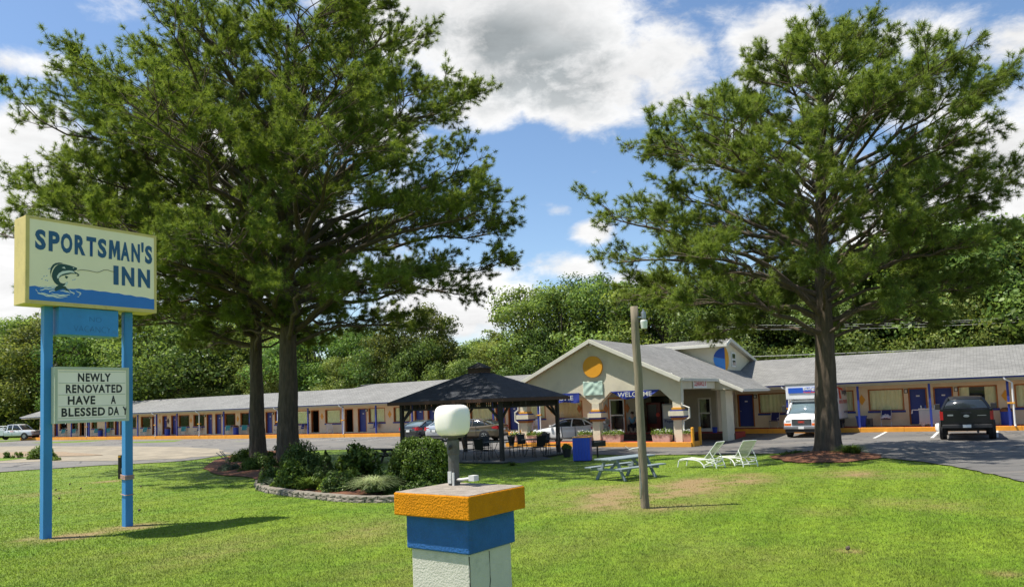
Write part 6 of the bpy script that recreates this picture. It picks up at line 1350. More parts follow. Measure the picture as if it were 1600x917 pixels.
picnic('weathered blue grey picnic table on the lawn behind the wooden pole', Vector((PC.x, PC.y, float(HG(PC.x, PC.y)))), math.atan2(d.y, d.x), 'picnic_blue')
P = G(590, 722); P = Vector((P.x, P.y, P.z)); picnic('dark picnic table half hidden behind the shrubs left of the hedge', P, FROT, 'dark_wood')

def lounger(label, loc, rz):
    c = thing('chaise_lounge', label, 'lounger', loc, rz, 'white pool loungers'); wm = 'white_plastic'; c.scale = (.84, .90, .82)
    # head end at -x, foot at +x
    for sg in (-1, 1):
        y_ = sg*.30
        MB().tube([(.98, y_, .0), (.93, y_, .20), (.88, y_, .29), (.75, y_, .33), (.2, y_, .30), (.0, y_, .24), (-.12, y_, .12), (-.17, y_, .0)], .023, 8).tube([(.2, y_, .30), (-.25, y_, .33), (-.55, y_, .33)], .021, 8).tube([(-.17, y_, .0), (-.20, y_, .12), (-.6, y_, .30)], .02, 8).tube([(-.68, y_, 0), (-.66, y_, .14), (-.56, y_, .32)], .021, 8).build('side_frame', wm, c)
        MB().tube([(-.12, sg*.27, .31), (-.40, sg*.27, .62), (-.72, sg*.27, 1.0)], .019, 8).tube([(-.42, sg*.30, .64), (-.62, sg*.31, .30), (-.52, sg*.31, .20), (-.25, sg*.30, .26)], .015, 6).build('back_rail', wm, c)
    MB().tube([(-.17, -.30, .06), (-.17, .30, .06)], .018, 6).build('cross_tube', wm, c)
    for q0, q1, q2 in ((-.67, .10, .018), (-.72, 1.0, .019), (.95, .24, .018), (-.5, .18, .015)): MB().tube([(q0, -.29, q1), (q0, .29, q1)], q2, 6).build('cross_tube', wm, c)
    mb = MB()
    for i in range(17):
        x_ = .86-i*.057; mb.add([(x_, -.29, .335), (x_, .29, .335), (x_-.045, .29, .335), (x_-.045, -.29, .335)], [(0, 1, 2, 3)])
    mb.build('seat_straps', 'lounge_strap', c)
    mb = MB()
    for i in range(15):
        t0, t1 = i/15+.01, i/15+.052; f = lambda t: (-.14-.57*t, .34+.65*t); a0_, b0_ = f(t0); a1_, b1_ = f(t1); mb.add([(a0_, -.28, b0_), (a0_, .28, b0_), (a1_, .28, b1_), (a1_, -.28, b1_)], [(0, 1, 2, 3)])
    mb.build('back_straps', 'lounge_strap', c); return c
l1 = G(1072, 730); l2 = G(1134, 733); m1 = (l1+l2)/2
P1 = G(1113, 731); P2 = G(1157, 729)
dd = R_(200)
la = lounger('nearer white strap lounger, left of the pair on the lawn', Vector((P1.x-.15, P1.y+.35, P1.z)), R_(136)); copy_tree(la, Vector((P2.x+.1, P2.y+.45, P2.z)), R_(110), 'right white strap lounger, its tall back nearest the mulch bed')

P = G(911, 720); BNX = thing('bin_enclosure', 'bright blue wooden bin enclosure with yellow rim beside the gazebo ramp', 'bin', tuple(P), FROT+.35)
hb = hz(P, 683, 911)-P.z
mb = MB(); wb = .34
for i in range(6): mb.box(-wb+i*wb/3, -wb+(i+1)*wb/3-.008, -wb, -wb+.02, .05, hb); mb.box(-wb+i*wb/3, -wb+(i+1)*wb/3-.008, wb-.02, wb, .05, hb)
for i in range(6): mb.box(-wb, -wb+.02, -wb+.02+i*(wb-.02)/3, -wb+.02+(i+1)*(wb-.02)/3-.008, .05, hb); mb.box(wb-.02, wb, -wb+.02+i*(wb-.02)/3, -wb+.02+(i+1)*(wb-.02)/3-.008, .05, hb)
mb.build('side_boards', 'bin_blue', BNX); MB().box(-wb+.021, wb-.021, -wb+.021, wb-.021, .0, hb-.02).build('liner', 'black_plastic', BNX)
MB().box(-wb-.01, wb+.01, -wb-.01, wb+.01, hb+.001, hb+.035).build('rim', 'orange_disc', BNX, bevel=.01); MB().lathe([(0, hb+.036), (.25, hb+.036), (.22, hb+.05), (0, hb+.055)], 20).build('lid', 'brown_lid', BNX)
P = G(934, 714.5); GRL = thing('park_grill', 'small black charcoal grill on a post right of the blue bin', 'grill', tuple(P), .5)
hb = hz(P, 697, 934)-P.z
MB().tube([(0, 0, -.1), (0, 0, hb)], .035, 10).build('post', 'black_metal', GRL); MB().box(-.30, .30, -.2, .2, hb, hb+.03).box(-.30, -.28, -.2, .2, hb+.03, hb+.24).box(.28, .30, -.2, .2, hb+.03, hb+.24).box(-.28, .28, .18, .2, hb+.03, hb+.24).box(-.28, .28, -.2, -.18, hb+.03, hb+.2).build('firebox', 'black_metal', GRL)
MB().box(-.27, .27, -.17, .17, hb+.19, hb+.2).build('grate', 'grey_metal', GRL)
# bollards
for (x, y, yt, w_, lb, nm) in ((1083, 694.5, 667, .075, 'left of the two orange bollards right of the portico column', 'b'), (1094.5, 692, 666, .075, 'right of the two orange bollards right of the portico column', 'b'), (813, 690, 672, .075, 'lone orange bollard seen through the gazebo, left of the left column', 'c')):
    q_ = PQ+.35 if nm == 'b' else 12.5
    s_, _ = onq(x, y, q_ if x != 1094.5 else q_-1.6); P = Fq(s_, q_ if x != 1094.5 else q_-1.6); P.z = zlot(P); hb = hz(P, yt, x)-P.z
    b = thing('bollard', lb, 'bollard', tuple(P)); MB().lathe([(w_, -.1), (w_, hb-.04), (w_*.8, hb-.01), (0, hb)], 16).build('pipe', 'orange_disc', b); MB().lathe([(w_*1.02, hb-.25), (w_*1.02, hb-.2)], 16).build('band', 'orange_kerb', b)

# ================================================================== PLANTS
def blob_plant(name, label, cat, loc, rx, ry, rz_, n, leaf, mt, seed, shape='dome', clump=0, asp=.55, stem=True, group=None, core=True):
    rs = np.random.RandomState(seed); root = thing(name, label, cat, loc, 0, group)
    P = []; Nn = []
    nc = max(6, clump or int(10+8*rx*rz_)); cl = []
    for i in range(nc):
        d = rs.randn(3); d[2] = abs(d[2])*.8+.0; d /= np.linalg.norm(d); t = rs.uniform(.55, .86)
        if shape == 'cone': z = rs.uniform(0, .92); a = rs.uniform(0, 6.28); r_ = (1-z)**.8*.8; c = np.array([rx*r_*math.cos(a), ry*r_*math.sin(a), rz_*z]); cr = .16*rz_*(1.2-z)
        elif shape == 'box': d = d/(np.abs(d)**3.2).sum()**(1/3.2); c = d*np.array([rx*.82, ry*.82, rz_*.86]); cr = .2*min(rx, rz_)
        else: c = d*np.array([rx, ry, rz_])*t; cr = .30*min(rx, rz_)*rs.uniform(.7, 1.2)
        cl.append((c, cr))
    per = n//nc
    for c, cr in cl:
        d = rs.randn(per, 3); d /= np.linalg.norm(d, axis=1)[:, None]; p = c+d*cr*rs.uniform(.5, 1.1, per)[:, None]; P.append(p); Nn.append(d+rs.randn(per, 3)*.6)
    if core:
        k = n//2; d = rs.randn(k, 3); d[:, 2] = np.abs(d[:, 2]); d /= np.linalg.norm(d, axis=1)[:, None]
        if shape == 'box': d = d/(np.abs(d)**3.2).sum(1)[:, None]**(1/3.2)
        if shape == 'cone': z = rs.uniform(0, 1, k)**1.2; a = rs.uniform(0, 6.28, k); r_ = (1-z)**.85*rs.uniform(.7, 1, k); p = np.column_stack([rx*r_*np.cos(a), ry*r_*np.sin(a), rz_*z])
        else: p = d*np.array([rx, ry, rz_])*rs.uniform(.55, .95, k)[:, None]
        P.append(p); Nn.append(d+rs.randn(k, 3)*.7)
    P = np.concatenate(P); Nn = np.concatenate(Nn); Nn /= np.linalg.norm(Nn, axis=1)[:, None]; P[:, 2] = np.maximum(P[:, 2], .02)
    V, F = leaves_np(rs, P, Nn, leaf, asp); npmesh('foliage', V, F, mt, root, attrs={'cn': CN[0]})
    if stem:
        paths = [(limb(rs, np.array([rs.uniform(-.05, .05), rs.uniform(-.05, .05), -.05]), c, 4, .05), np.linspace(.02*max(rz_, .6), .006, 4)) for c, cr in cl[:14]]
        V, F = tubes_np(paths, 5); npmesh('stems', V, F, 'bark', root)
    return root
def blade_plant(name, label, loc, n, ln, rad, mt, seed, wd=.014, droop=1.0, cat='plant', group=None, flowers=0):
    rs = np.random.RandomState(seed); root = thing(name, label, cat, loc, 0, group); V = []; F = []
    for i in range(n):
        a = rs.uniform(0, 6.28); l = ln*rs.uniform(.6, 1.1); el = rs.uniform(.75, 1.45); b0 = np.array([rs.randn()*rad*.35, rs.randn()*rad*.35, 0]); d = np.array([math.cos(a), math.sin(a), 0]); sd_ = np.array([-d[1], d[0], 0]); K = 5; b = len(V)
        for k in range(K+1):
            t = k/K; p = b0+d*(l*math.cos(el)*t+l*.35*droop*t*t)+np.array([0, 0, l*math.sin(el)*t-l*.55*droop*t**2.4]); w_ = wd*(1-t**1.6)+.001; V += [p-sd_*w_, p+sd_*w_]
        F += [(b+2*k, b+2*k+1, b+2*k+3, b+2*k+2) for k in range(K)]
    V = np.array(V); V[:, 2] = np.maximum(V[:, 2], .01); cn = V*np.array([1, 1, 0])+np.array([0, 0, .35]); cn /= np.linalg.norm(cn, axis=1)[:, None]; npmesh('foliage', V, np.array(F), mt, root, attrs={'cn': cn}); return root
def wpx(x0, x1, P): return (x1-x0)/FPX*P.y/2
def shrub(x0, x1, ytop, ybase, label, n, leaf, mt, seed, shape='dome', depth=1.0, name='shrub', cat='shrub', asp=.55, **kw):
    P = G((x0+x1)/2, ybase); rx = wpx(x0, x1, P); ry = rx*depth; P2 = Vector((P.x, P.y+ry*.8, 0)); P2.z = float(HG(P2.x, P2.y)); rx = wpx(x0, x1, P2)
    P2.x = P.x*P2.y/P.y; h_ = hz(P2, ytop, (x0+x1)/2)-P2.z; return blob_plant(name, label, cat, tuple(P2), rx, ry, h_/.98, n, leaf, mt, seed, shape, asp=asp, **kw)
shrub(608, 707, 681, 757, 'large rounded leafy hedge in front of the gazebo, right end of the bed', 16000, .034, 'leaf_hedge', 1, 'box', .75, name='hedge', cat='hedge', clump=90)
shrub(432, 513, 684, 757, 'big dark round shrub below the left pine trunk', 11000, .035, 'leaf_dark', 2, 'dome', .8, clump=50)
shrub(518, 598, 681, 748, 'open large-leaved shrub in the middle of the bed', 2600, .075, 'leaf_hedge', 3, 'dome', .8, clump=34, core=False)
shrub(488, 532, 704, 766, 'dark cone-shaped evergreen in the bed', 6000, .022, 'leaf_dark', 4, 'cone', 1.0)
shrub(425, 486, 717, 768, 'mid-sized yellowish shrub at the left front of the bed', 4200, .042, 'leaf_hedge', 5, 'dome', .8)
shrub(531, 569, 727, 769, 'small lime green shrub in front of the open large-leaved shrub', 2400, .035, 'leaf_lime', 6, 'dome', .9)
shrub(350, 434, 697, 724, 'low spreading bright shrub around the rear pine trunk', 5200, .04, 'leaf_hedge', 7, 'dome', .8)
shrub(372, 412, 712, 739, 'small shrub with pale leaf tips in the mulch, left of the bed', 2200, .04, 'leaf_hedge', 8, 'dome', .8)
shrub(338, 376, 722, 738, 'low ground-hugging green plant at the left edge of the mulch', 1800, .035, 'leaf_blue', 9, 'dome', .9)
shrub(418, 442, 690, 715, 'thin dark shrub between the two left pine trunks', 1200, .045, 'leaf_dark', 10, 'dome', .8, core=False)
shrub(570, 606, 742, 772, 'dull green filler plant behind the striped grass clump', 900, .04, 'leaf_dark', 12, 'dome', .8)
P = G(581, 776); blade_plant('grass_clump', 'fountain-shaped striped grass clump behind the stone edging', tuple(Vector((P.x, P.y+.35, P.z+.1))), 820, .80, .24, 'leaf_varieg', 1, .010)
P = G(478, 770); blade_plant('daylily', 'light green daylily clump in the middle of the stone-edged bed', tuple(Vector((P.x, P.y+.4, P.z+.1))), 260, .60, .2, 'leaf_lime', 2, .016)
P = G(513, 771); blob_plant('bedding_plant', 'leafy pale green bedding plant right of the daylilies', 'plant', tuple(Vector((P.x, P.y+.4, P.z+.05))), .42, .3, .36, 900, .05, 'leaf_lime', 14)
P = G(424, 766); blade_plant('iris_clump', 'blue green spiky clump at the left tip of the stone edging', tuple(Vector((P.x, P.y+.35, P.z+.05))), 240, .5, .15, 'leaf_blue', 3, .012, .8)
P = G(408, 766); blob_plant('bedding_plant', 'grey leaved low plant at the very left end of the stone edging', 'plant', tuple(Vector((P.x, P.y+.1, P.z))), .2, .15, .2, 350, .03, 'leaf_blue', 15)
P = G(655, 768); blob_plant('bedding_plant', 'low dark plants at the foot of the hedge', 'plant', tuple(Vector((P.x, P.y+.1, P.z))), .6, .25, .3, 1100, .04, 'leaf_dark', 16)
P = G(1331, 714); blade_plant('daylily', 'dark green daylily clump right of the right pine trunk', tuple(Vector((P.x, P.y, P.z+.08))), 420, .75, .28, 'leaf_hedge', 4, .016)
P = G(1268, 713); blob_plant('bedding_plant', 'low dark ground cover at the left foot of the right pine', 'plant', tuple(Vector((P.x-.6, P.y, P.z+.08))), .7, .3, .18, 900, .04, 'leaf_dark', 18)
shrub(44, 86, 692, 718, 'rounded shrub left of the sign on the grass island', 3000, .05, 'leaf_hedge', 20, 'dome', .8)
shrub(64, 96, 712, 721, 'bright green tuft at the foot of the island shrub', 900, .05, 'leaf_lime', 21, 'dome', .8)
shrub(5, 17, 704, 717, 'smallest sparse shrub at the far left edge', 700, .05, 'leaf_hedge', 22, 'dome', .8)
shrub(18, 38, 699, 717, 'twiggy half bare shrub on the far left island', 420, .05, 'leaf_hedge', 23, 'dome', .8, core=False)
shrub(596, 625, 735, 772, 'dark leafy filler between the striped grass clump and the hedge', 1500, .04, 'leaf_dark', 31, 'dome', .8)
shrub(400, 440, 722, 762, 'shadowy shrub at the left end of the stone-edged bed', 2400, .04, 'leaf_dark', 32, 'dome', .8)
shrub(498, 560, 735, 771, 'low dark plants below the cone-shaped evergreen', 2600, .04, 'leaf_dark', 33, 'dome', .6)
shrub(385, 440, 706, 735, 'dull green shrub in front of the two left trunks', 2400, .04, 'leaf_dark', 34, 'dome', .7)
# leaning grey boards
P = G(358, 724); LB = thing('leaning_boards', 'pale grey slats sticking up crookedly out of the low shrubs', 'boards', tuple(P), 0)
for i, (dx, dz_) in enumerate(((-.62, .55), (-.5, .62), (-.42, .58))): MB().bar((.05*i, 0, .05), (dx+.05*i, 0, dz_), .015, .07, up=(0, 1, 0)).build('board', 'picnic_blue', LB)
MB().bar((.35, 0, .42), (1.1, .1, .46), .03, .03).build('rail', 'picnic_blue', LB)

# stone block edging
WPX = [(399, 757), (401, 764), (412, 769), (432, 772.5), (460, 776.5), (490, 780), (520, 783), (550, 785), (580, 785.5), (614, 785), (650, 782), (690, 777), (712, 768)]
pts = [G(*p) for p in WPX]; Pn = resample([p.xy for p in pts], 400)
SW = thing('stone_edging', 'curved two-course stone block wall edging the flower bed', 'garden wall', (0, 0, 0)); mb = MB(); r = random.Random(4)
dl = np.concatenate([[0], np.cumsum(np.linalg.norm(np.diff(Pn, axis=0), axis=1))]); tot = dl[-1]
for row in range(2):
    t = -.15*row
    while t < tot-.05:
        l = r.uniform(.22, .33); a = max(t, 0); b = min(t+l-.012, tot); 
        if b-a > .05:
            pa = np.array([np.interp(a, dl, Pn[:, i]) for i in range(2)]); pb = np.array([np.interp(b, dl, Pn[:, i]) for i in range(2)]); d = pb-pa; L_ = np.linalg.norm(d); d /= L_; n_ = np.array([-d[1], d[0]])
            z0_ = float(HG(*pa))+row*.088-.02; z1_ = z0_+.083+(.016 if row == 0 else 0); q = r.uniform(-.015, .02)+row*.015; j = lambda: r.uniform(-.012, .012)
            vs = [(*(p+n_*(o_+j()+qq)), z+j()*.5) for z in (z0_, z1_) for (p, o_, qq) in ((pa+d*j(), 0, q), (pb+d*j(), 0, q), (pb, .2, q), (pa, .2, q))]
            # bulging split face
            mid = (pa+pb)/2-n_*(.02+r.uniform(0, .02)); vs.append((mid[0]+n_[0]*q, mid[1]+n_[1]*q, (z0_+z1_)/2))
            mb.add(vs, [(0, 3, 2, 1), (4, 5, 6, 7), (1, 2, 6, 5), (2, 3, 7, 6), (3, 0, 4, 7), (0, 1, 8), (1, 5, 8), (5, 4, 8), (4, 0, 8)])
        t += l
mb.build('stone_blocks', 'stone_block', SW)

# planters on the portico kerb
def planter(x0, x1, y0, label, matn='planter_pink', w_=.42, h=.42, seed=1, ww=None):
    s0, s1 = S0(x0, y0, PQ), S0(x1, y0, PQ); wl_ = (s1-s0) if ww is None else ww; P = Fq((s0+s1)/2, PQ); P.z = -.075
    t = thing('planter_box', label, 'planter', tuple(P), FROT, 'flower planters on the portico kerb')
    h_ = h; MB().add([(-wl_/2*.92, -w_/2*.9, 0), (wl_/2*.92, -w_/2*.9, 0), (wl_/2*.92, w_/2*.9, 0), (-wl_/2*.92, w_/2*.9, 0), (-wl_/2, -w_/2, h_), (wl_/2, -w_/2, h_), (wl_/2, w_/2, h_), (-wl_/2, w_/2, h_)], [(0, 3, 2, 1), (4, 5, 6, 7), (0, 1, 5, 4), (1, 2, 6, 5), (2, 3, 7, 6), (3, 0, 4, 7)]).build('box', matn, t, bevel=.015)
    rs = np.random.RandomState(seed); n = int(1500*wl_); P_ = np.column_stack([rs.uniform(-wl_/2*1.08, wl_/2*1.08, n), rs.uniform(-w_/2*1.15, w_/2*1.1, n), h_+np.abs(rs.randn(n))*.10-.06]); V, F = leaves_np(rs, P_, rs.randn(n, 3)/1.7+np.array([0, 0, .5]), .035); npmesh('foliage', V, F, 'leaf_planter', t, attrs={'cn': CN[0]})
    k = 24; mb = MB()
    for i in range(k): c = (rs.uniform(-wl_/2, wl_/2), rs.uniform(-w_/2, w_/2), h_+rs.uniform(.08, .2)); mb.lathe([(0, -.02), (.028, 0), (0, .02)], 6, T=Matrix.Translation(c))
    mb.build('flowers', 'plate_white', t); return t
planter(944, 973, 690, 'pink planter of flowers just right of the middle column'); planter(1021, 1050, 690, 'pink planter of flowers left of the right column', seed=2)
planter(1072, 1080, 688, 'dark red planter of flowers right of the right column', 'terracotta', seed=3, ww=.42); planter(905, 924, 688, 'planter of flowers seen over the blue bin, left of the middle column', seed=4)
planter(826, 846, 686, 'planter of trailing plants right of the left column', seed=5); planter(800, 812, 686, 'planter with yellow blooms left of the left column', seed=6, ww=.5)
P = G(886, 714); pt = thing('plant_pot', 'black pot with a leafy plant left of the blue bin', 'plant pot', tuple(P)); MB().lathe([(.14, 0), (.19, .32), (.21, .34), (.21, .38), (.18, .38), (.17, .33), (0, .33)], 18).build('pot', 'black_plastic', pt)
rs = np.random.RandomState(3); d = rs.randn(500, 3); d /= np.linalg.norm(d, axis=1)[:, None]; d[:, 2] = abs(d[:, 2]); V, F = leaves_np(rs, d*.24*rs.uniform(.5, 1, 500)[:, None]+np.array([0, 0, .36]), d+rs.randn(500, 3)*.5, .04); npmesh('foliage', V, F, 'leaf_hedge', pt, attrs={'cn': CN[0]})
P = gzp(800, 724); P.z -= .12; blade_plant('potted_grass', 'small arching green plant at the front post of the gazebo', tuple(P), 90, .42, .08, 'leaf_hedge', 9, .012)

# ================================================================== WALKWAY CLUTTER
def lawn_chair(name, label, fab, frame, loc, rz, group):
    c = thing(name, label, 'chair', loc, rz, group)
    for sx_ in (-.26, .26):
        MB().tube([(sx_, .25, 0), (sx_, -.15, .42), (sx_, -.30, .92)], .014, 6).build('rear_leg', frame, c); MB().tube([(sx_, -.28, 0), (sx_, .20, .42), (sx_, .22, .60), (sx_, -.2, .62)], .014, 6).build('front_leg', frame, c)
    MB().add([(-.26, .22, .42), (.26, .22, .42), (.26, -.17, .40), (-.26, -.17, .40)], [(0, 1, 2, 3)]).tube([(-.26, .22, .42), (.26, .22, .42)], .014, 6).build('seat', fab, c); MB().add([(-.26, -.16, .44), (.26, -.16, .44), (.26, -.30, .92), (-.26, -.30, .92)], [(0, 1, 2, 3)]).tube([(-.26, -.30, .92), (.26, -.30, .92)], .014, 6).build('backrest', fab, c)
    return c
def mono_chair(label, loc, rz):
    c = thing('plastic_chair', label, 'chair', loc, rz, 'white plastic chairs on the walkway'); w_ = 'white_plastic'
    for sx_ in (-.22, .22):
        MB().bar((sx_*1.15, .26, 0), (sx_, .2, .42), .045, .045).build('leg', w_, c); MB().bar((sx_*1.15, -.28, 0), (sx_, -.2, .42), .045, .045).build('leg', w_, c); MB().box(sx_*1.15-.03, sx_*1.15+.03, -.22, .22, .62, .65).bar((sx_*1.15, .2, .42), (sx_*1.15, .18, .62), .04, .04).build('arm', w_, c)
    MB().box(-.23, .23, -.22, .22, .41, .44).build('seat', w_, c, bevel=.01); mb = MB()
    for i in range(5): mb.bar((-.19+i*.095, -.22, .44), (-.19+i*.095, -.32, .80), .05, .015)
    mb.bar((-.25, -.325, .83), (.25, -.325, .83), .03, .08).build('backrest', w_, c); return c
tc0 = None; bc0 = None
FR = FROT+math.pi   # chairs face the lot
def wp(x, q=.55): P = Fq(S0(x, 665 if x < 900 else 645, q), q); P.z = ZF; return P
teal = [97, 113.5, 148.5, 167, 224.5, 285.5, 354, 381]
tl_ = ['leftmost', 'second', 'third', 'fourth', 'fifth', 'sixth', 'seventh', 'last']
for i, x in enumerate(teal):
    lb = f"{tl_[i]} of eight teal folding chairs along the left wing, {'partly below the letter board' if x < 200 else 'right of the sign' if x < 300 else 'left of the pine trunks'}"
    if tc0 is None: tc0 = lawn_chair('folding_chair', lb, 'teal', 'white_paint', wp(x), FR+.5, 'teal folding chairs on the walkway')
    else: copy_tree(tc0, wp(x), FR+.5+.2*math.sin(i*3), lb)
for i, (x, lb) in enumerate(((308, 'navy folding chair on the left wing walkway, left of the white downpipe'), (433.5, 'navy folding chair between the two left pine trunks'), (470, 'navy folding chair half hidden by the right side of the front pine trunk'), (584, 'navy folding chair under the window left of the dark grey car'), (822, 'navy folding chair behind the left portico column'), (1209, 'navy folding chair with white frame under the window left of the van'))):
    if bc0 is None: bc0 = lawn_chair('folding_chair', lb, 'navy_fabric', 'white_paint', wp(x), FR, 'navy folding chairs on the walkway')
    else: copy_tree(bc0, wp(x), FR+.15*math.sin(i*2), lb)
wc = copy_tree(bc0, wp(1384), FR, 'folding chair heaped with white towels under the right wing window')
mb = MB(); rs_ = random.Random(2)
tw = MB(); K = 14
for i in range(K+1):
    for j in range(K+1):
        u, v_ = i/K-.5, j/K-.5; tw.v.append((u*.5, .0+v_*.42, .5+.18*math.cos(u*2.6)*math.cos(v_*2.6)+.03*math.sin(u*21+v_*9)+.03*math.sin(v_*23)))
tw.f = [[i*(K+1)+j, (i+1)*(K+1)+j, (i+1)*(K+1)+j+1, i*(K+1)+j+1] for i in range(K) for j in range(K)]; tw.m = [0]*len(tw.f)
TWL = thing('towel_pile', 'heap of white towels on the chair under the right wing window', 'towels', wp(1384), FR); tw.build('towels', 'towel', TWL, smooth=True).modifiers.new('s', 'SOLIDIFY').thickness = .06
mc = mono_chair('white plastic chair by the white downpipe near the sign', wp(246, .9), FR+1.2); copy_tree(mc, wp(515, .8), FR+.9, 'white plastic chair below the window right of the front pine'); copy_tree(mc, wp(834, .9), FR-.5, 'white plastic chair behind the left portico column')
def round_bin(label, loc):
    b = thing('litter_bin', label, 'bin', loc, 0, 'round blue litter bins on the walkway'); MB().lathe([(.24, 0), (.27, .02), (.28, .66), (.29, .68), (.29, .72)], 22).build('drum', 'bin_blue', b)
    MB().lathe([(.30, .721), (.30, .76), (.26, .86), (.16, .93), (0, .95)], 22).build('lid', 'brown_lid', b); MB().box(-.12, .12, -.29, -.22, .79, .88).build('opening', 'black_plastic', b); return b
rb = round_bin('round blue bin with brown lid below the letter board', wp(157, .6)); copy_tree(rb, wp(261.8, .8), 0, 'round blue bin with brown lid between two blue doors right of the sign'); copy_tree(rb, wp(368.5, .6), 0, 'round blue bin with brown lid between two teal chairs by the trunks'); copy_tree(rb, wp(1572.5, .7), 0, 'round blue bin behind the rightmost downpipe')
P = wp(1345.5, 1.0); b = thing('waste_bin', 'square blue waste bin at the foot of the blue post right of the van', 'bin', P, FROT); MB().add([(-.2, -.2, 0), (.2, -.2, 0), (.2, .2, 0), (-.2, .2, 0), (-.26, -.26, .62), (.26, -.26, .62), (.26, .26, .62), (-.26, .26, .62)], [(0, 3, 2, 1), (4, 5, 6, 7), (0, 1, 5, 4), (1, 2, 6, 5), (2, 3, 7, 6), (3, 0, 4, 7)]).build('tub', 'bin_blue', b, bevel=.02); MB().box(-.28, .28, -.28, .28, .6, .65).build('rim', 'bin_blue', b)
P = wp(1357.5, .8); b = thing('ash_bin', 'small grey brown bin right of the square blue bin', 'bin', P, FROT); MB().box(-.17, .17, -.15, .15, 0, .48).build('tub', 'pipe_grey', b, bevel=.02); MB().box(-.08, .05, -.158, -.151, .15, .40).build('opening', 'black_plastic', b)
P = Fq(S0(1456, 645, 1.1), 1.1); P.z = ZF; ct = thing('housekeeping_cart', 'grey housekeeping cart standing before the blue door by the pickup', 'cart', P, FROT)
MB().box(-.62, .55, -.25, .25, .18, .95).build('bag', 'cart_grey', ct, bevel=.03); MB().box(-.64, .57, -.27, .27, .95, 1.0).box(-.64, .57, -.27, .27, .14, .18).build('tray', 'trim_white', ct); MB().tube([(-.64, -.2, .92), (-.95, -.2, .93), (-.98, -.2, .72)], .02, 6).tube([(-.64, .2, .92), (-.95, .2, .93), (-.98, .2, .72)], .02, 6).build('handle', 'white_paint', ct)
for xx in (-.45, .4):
    for yy in (-.22, .22): MB().lathe([(0, -.02), (.09, -.02), (.09, .02), (0, .02)], 14, T=Tm(xx, yy, .09, rx=math.pi/2)).build('wheel', 'grey_metal', ct)
for i in range(4): MB().lathe([(.035, 0), (.035, .14), (.015, .17), (0, .18)], 8, T=Tm(-.5+i*.22, -.1, 1.0)).build('bottle', ('plate_white', 'van_blue', 'terracotta', 'plate_white')[i], ct)
P = Fq(S0(1468, 655, 2.4), 2.4); P.z = zlot(P); lb = thing('laundry_bag', 'white bag lying on the kerb left of the black pickup', 'bag', P); mb = sqball(.22, .2, .45, 18); mb.build('bag', 'plate_white', lb, smooth=True)
P = wp(87.5, 1.3)
# vending machines and a person in the portico shade
s_a = S0(1024, 650, 3.0); P = Fq(s_a, 2.9); P.z = ZF; vm = thing('vending_machine', 'dark red vending machine in the office alcove', 'vending machine', P, FROT); MB().box(-.48, .48, -.38, .38, 0, 1.85).build('cabinet', 'vend_red', vm, bevel=.02); MB().box(-.42, .2, -.40, -.382, .5, 1.7).build('front_panel', 'vend_dark', vm); MB().lathe([(0, 0), (.13, 0), (.13, .01), (0, .012)], 24, T=Tm(.30, -.395, 1.05, rx=math.pi/2)).build('round_logo', 'logo_red', vm)
P = Fq(S0(1049, 655, 5.2), 5.2); P.z = -.06; vm = thing('vending_machine', 'pale drink machine standing behind the right portico column', 'vending machine', P, FROT); MB().box(-.42, .42, -.36, .36, 0, 1.8).build('cabinet', 'vend_face', vm, bevel=.02); MB().box(-.36, .36, -.375, -.362, .9, 1.7).build('front_panel', 'plate_white', vm)
text('Pepsi', .55, .22, 'logo_navy', 'lettering', vm, Matrix.Translation((-.28, -.38, .60)), bold=.02)
P = Fq(S0(940, 670, 5.4), 5.4); P.z = -.06; im = thing('ice_chest', 'white chest freezer behind the middle portico column', 'freezer', P, FROT); MB().box(-.45, .45, -.3, .3, .05, .85).build('chest', 'white_paint', im, bevel=.02); MB().box(-.46, .46, -.31, .31, .85, .93).build('lid', 'white_paint', im, bevel=.02); MB().box(-.3, -.05, -.31, -.301, .3, .6).build('poster', 'vend_dark', im)

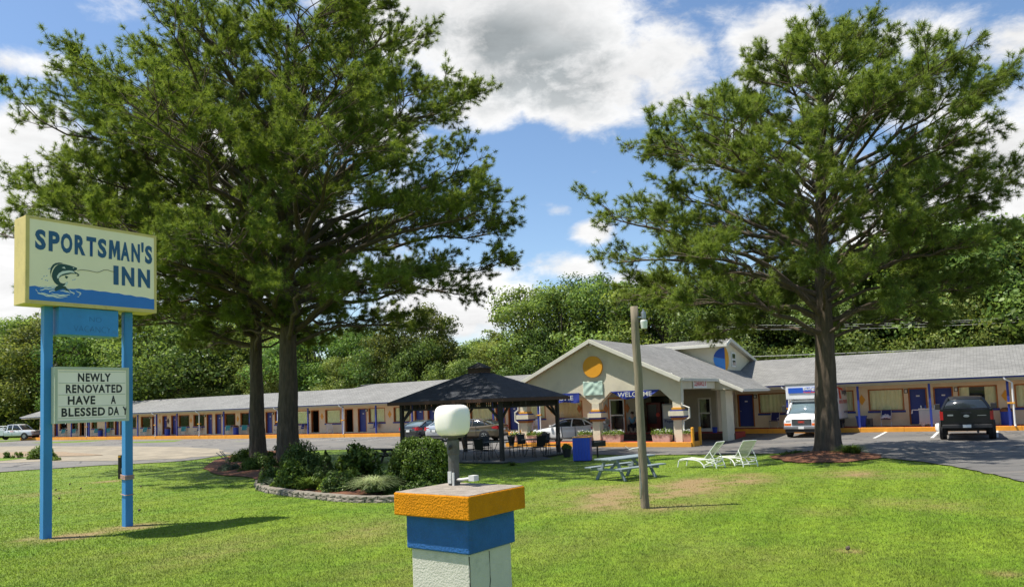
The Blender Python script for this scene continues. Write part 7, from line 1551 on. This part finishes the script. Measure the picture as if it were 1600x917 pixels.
def person(loc, rz):
    c = thing('person', 'seated person in a light blue shirt and dark trousers behind the pole', 'person', loc, rz)
    def skin(name, verts, edges, radii, matn, root=0, sub=2):
        me = bpy.data.meshes.new(name); me.from_pydata(verts, edges, []); me.materials.append(M[matn]); o = bpy.data.objects.new(name, me); C.objects.link(o); o.parent = c
        md = o.modifiers.new('skin', 'SKIN'); 
        for i, sv in enumerate(me.skin_vertices[0].data): sv.radius = (radii[i], radii[i]); sv.use_root = (i == root)
        o.modifiers.new('sub', 'SUBSURF').levels = sub; o.modifiers['sub'].render_levels = sub
        for p in me.polygons: p.use_smooth = True
        return o
    v = [(0, 0, .50), (0, .02, .70), (0, .03, .92), (0, .0, 1.04), (0, -.02, 1.12), (0, -.03, 1.24), (0, -.03, 1.31)]; e = [(0, 1), (1, 2), (2, 3), (3, 4), (4, 5), (5, 6)]; r = [.13, .13, .14, .06, .055, .095, .07]
    for s in (-1, 1):
        b = len(v); v += [(s*.18, .02, .98), (s*.23, -.03, .74), (s*.17, -.26, .64), (s*.14, -.34, .62)]; r += [.06, .045, .036, .035]; e += [(3, b), (b, b+1), (b+1, b+2), (b+2, b+3)]
        for f in range(5):
            k = len(v); v += [(s*(.14-.02+.018*f*1.0-.02), -.38, .63-.004*f), (s*(.13-.02+.018*f-.02), -.42, .60)]; r += [.010, .008]; e += [(b+3, k), (k, k+1)]
        b = len(v); v += [(s*.10, -.02, .48), (s*.14, -.42, .50), (s*.15, -.40, .12), (s*.15, -.42, .05), (s*.16, -.56, .03)]; r += [.095, .065, .045, .045, .035]; e += [(0, b), (b, b+1), (b+1, b+2), (b+2, b+3), (b+3, b+4)]
    skin('body', v, e, r, 'skin')
    v2 = [(0, 0, .52), (0, .02, .70), (0, .03, .92), (0, .01, 1.01)]; e2 = [(0, 1), (1, 2), (2, 3)]; r2 = [.145, .15, .16, .09]
    for s in (-1, 1): b = len(v2); v2 += [(s*.19, .02, .97), (s*.225, -.0, .82)]; r2 += [.075, .06]; e2 += [(2, b), (b, b+1)]
    skin('shirt', v2, e2, r2, 'shirt_blue')
    v3 = [(0, 0, .48)]; e3 = []; r3 = [.15]
    for s in (-1, 1): b = len(v3); v3 += [(s*.10, -.03, .48), (s*.14, -.42, .50), (s*.15, -.40, .12)]; r3 += [.11, .08, .062]; e3 += [(0, b), (b, b+1), (b+1, b+2)]
    skin('trousers', v3, e3, r3, 'trouser_dark')
    MB().lathe([(0, .10), (.07, .09), (.105, .04), (.108, -.02), (.095, -.06)], 16, T=Tm(0, -.015, 1.27)).build('hair', 'hair_dark', c, smooth=True)
    MB().box(-.012, .012, -.145, -.115, 1.235, 1.275).build('nose', 'skin', c, bevel=.008)
    for s in (-1, 1): MB().lathe([(0, -.008), (.009, 0), (0, .008)], 8, T=Tm(s*.035, -.118, 1.275)).build('eye', 'hair_dark', c); MB().lathe([(0, -.02), (.02, 0), (0, .02)], 8, T=Tm(s*.10, -.02, 1.26)).build('ear', 'skin', c)
    MB().box(-.03, .03, -.125, -.112, 1.197, 1.205).build('mouth', 'terracotta', c)
    return c
P = Fq(S0(989, 668, 5.0), 5.0); P.z = -.06; person(P, FROT+.1)
bch = lawn_chair('folding_chair', 'dark chair under the seated person in the portico', 'navy_fabric', 'black_metal', P, FR, None)
P = Fq(S0(1117, 672, 5.3), 5.3); P.z = -.06
bk = thing('bucket', 'small blue bucket on the portico floor near the white door', 'bucket', P); MB().lathe([(.12, 0), (.16, .3), (.17, .32), (.15, .3), (0, .05)], 16).build('pail', 'bin_blue', bk); MB().tube([(-.16, 0, .3), (-.1, 0, .42), (.1, 0, .42), (.16, 0, .3)], .006, 5).build('handle', 'grey_metal', bk)
# pine cones and bits on the lawn
for i, (x, y) in enumerate(((108, 758), (86, 767), (91, 781), (125, 765), (219, 762), (1322, 862), (216, 800))):
    P = G(x, y); o = MB().lathe([(0, 0), (.022, .01), (.032, .03), (.02, .06), (0, .07)], 8, T=Tm(0, 0, .03, ry=.9)).build('pine_cone', 'bark'); o.location = P
    tag(o, ['pine cone nearest below the left sign post line', 'pine cone', 'pine cone', 'pine cone', 'pine cone', 'pine cone', 'pine cone'][0] and 'dark pine cone lying on the grass', 'pine cone', 'pine cones on the lawn')
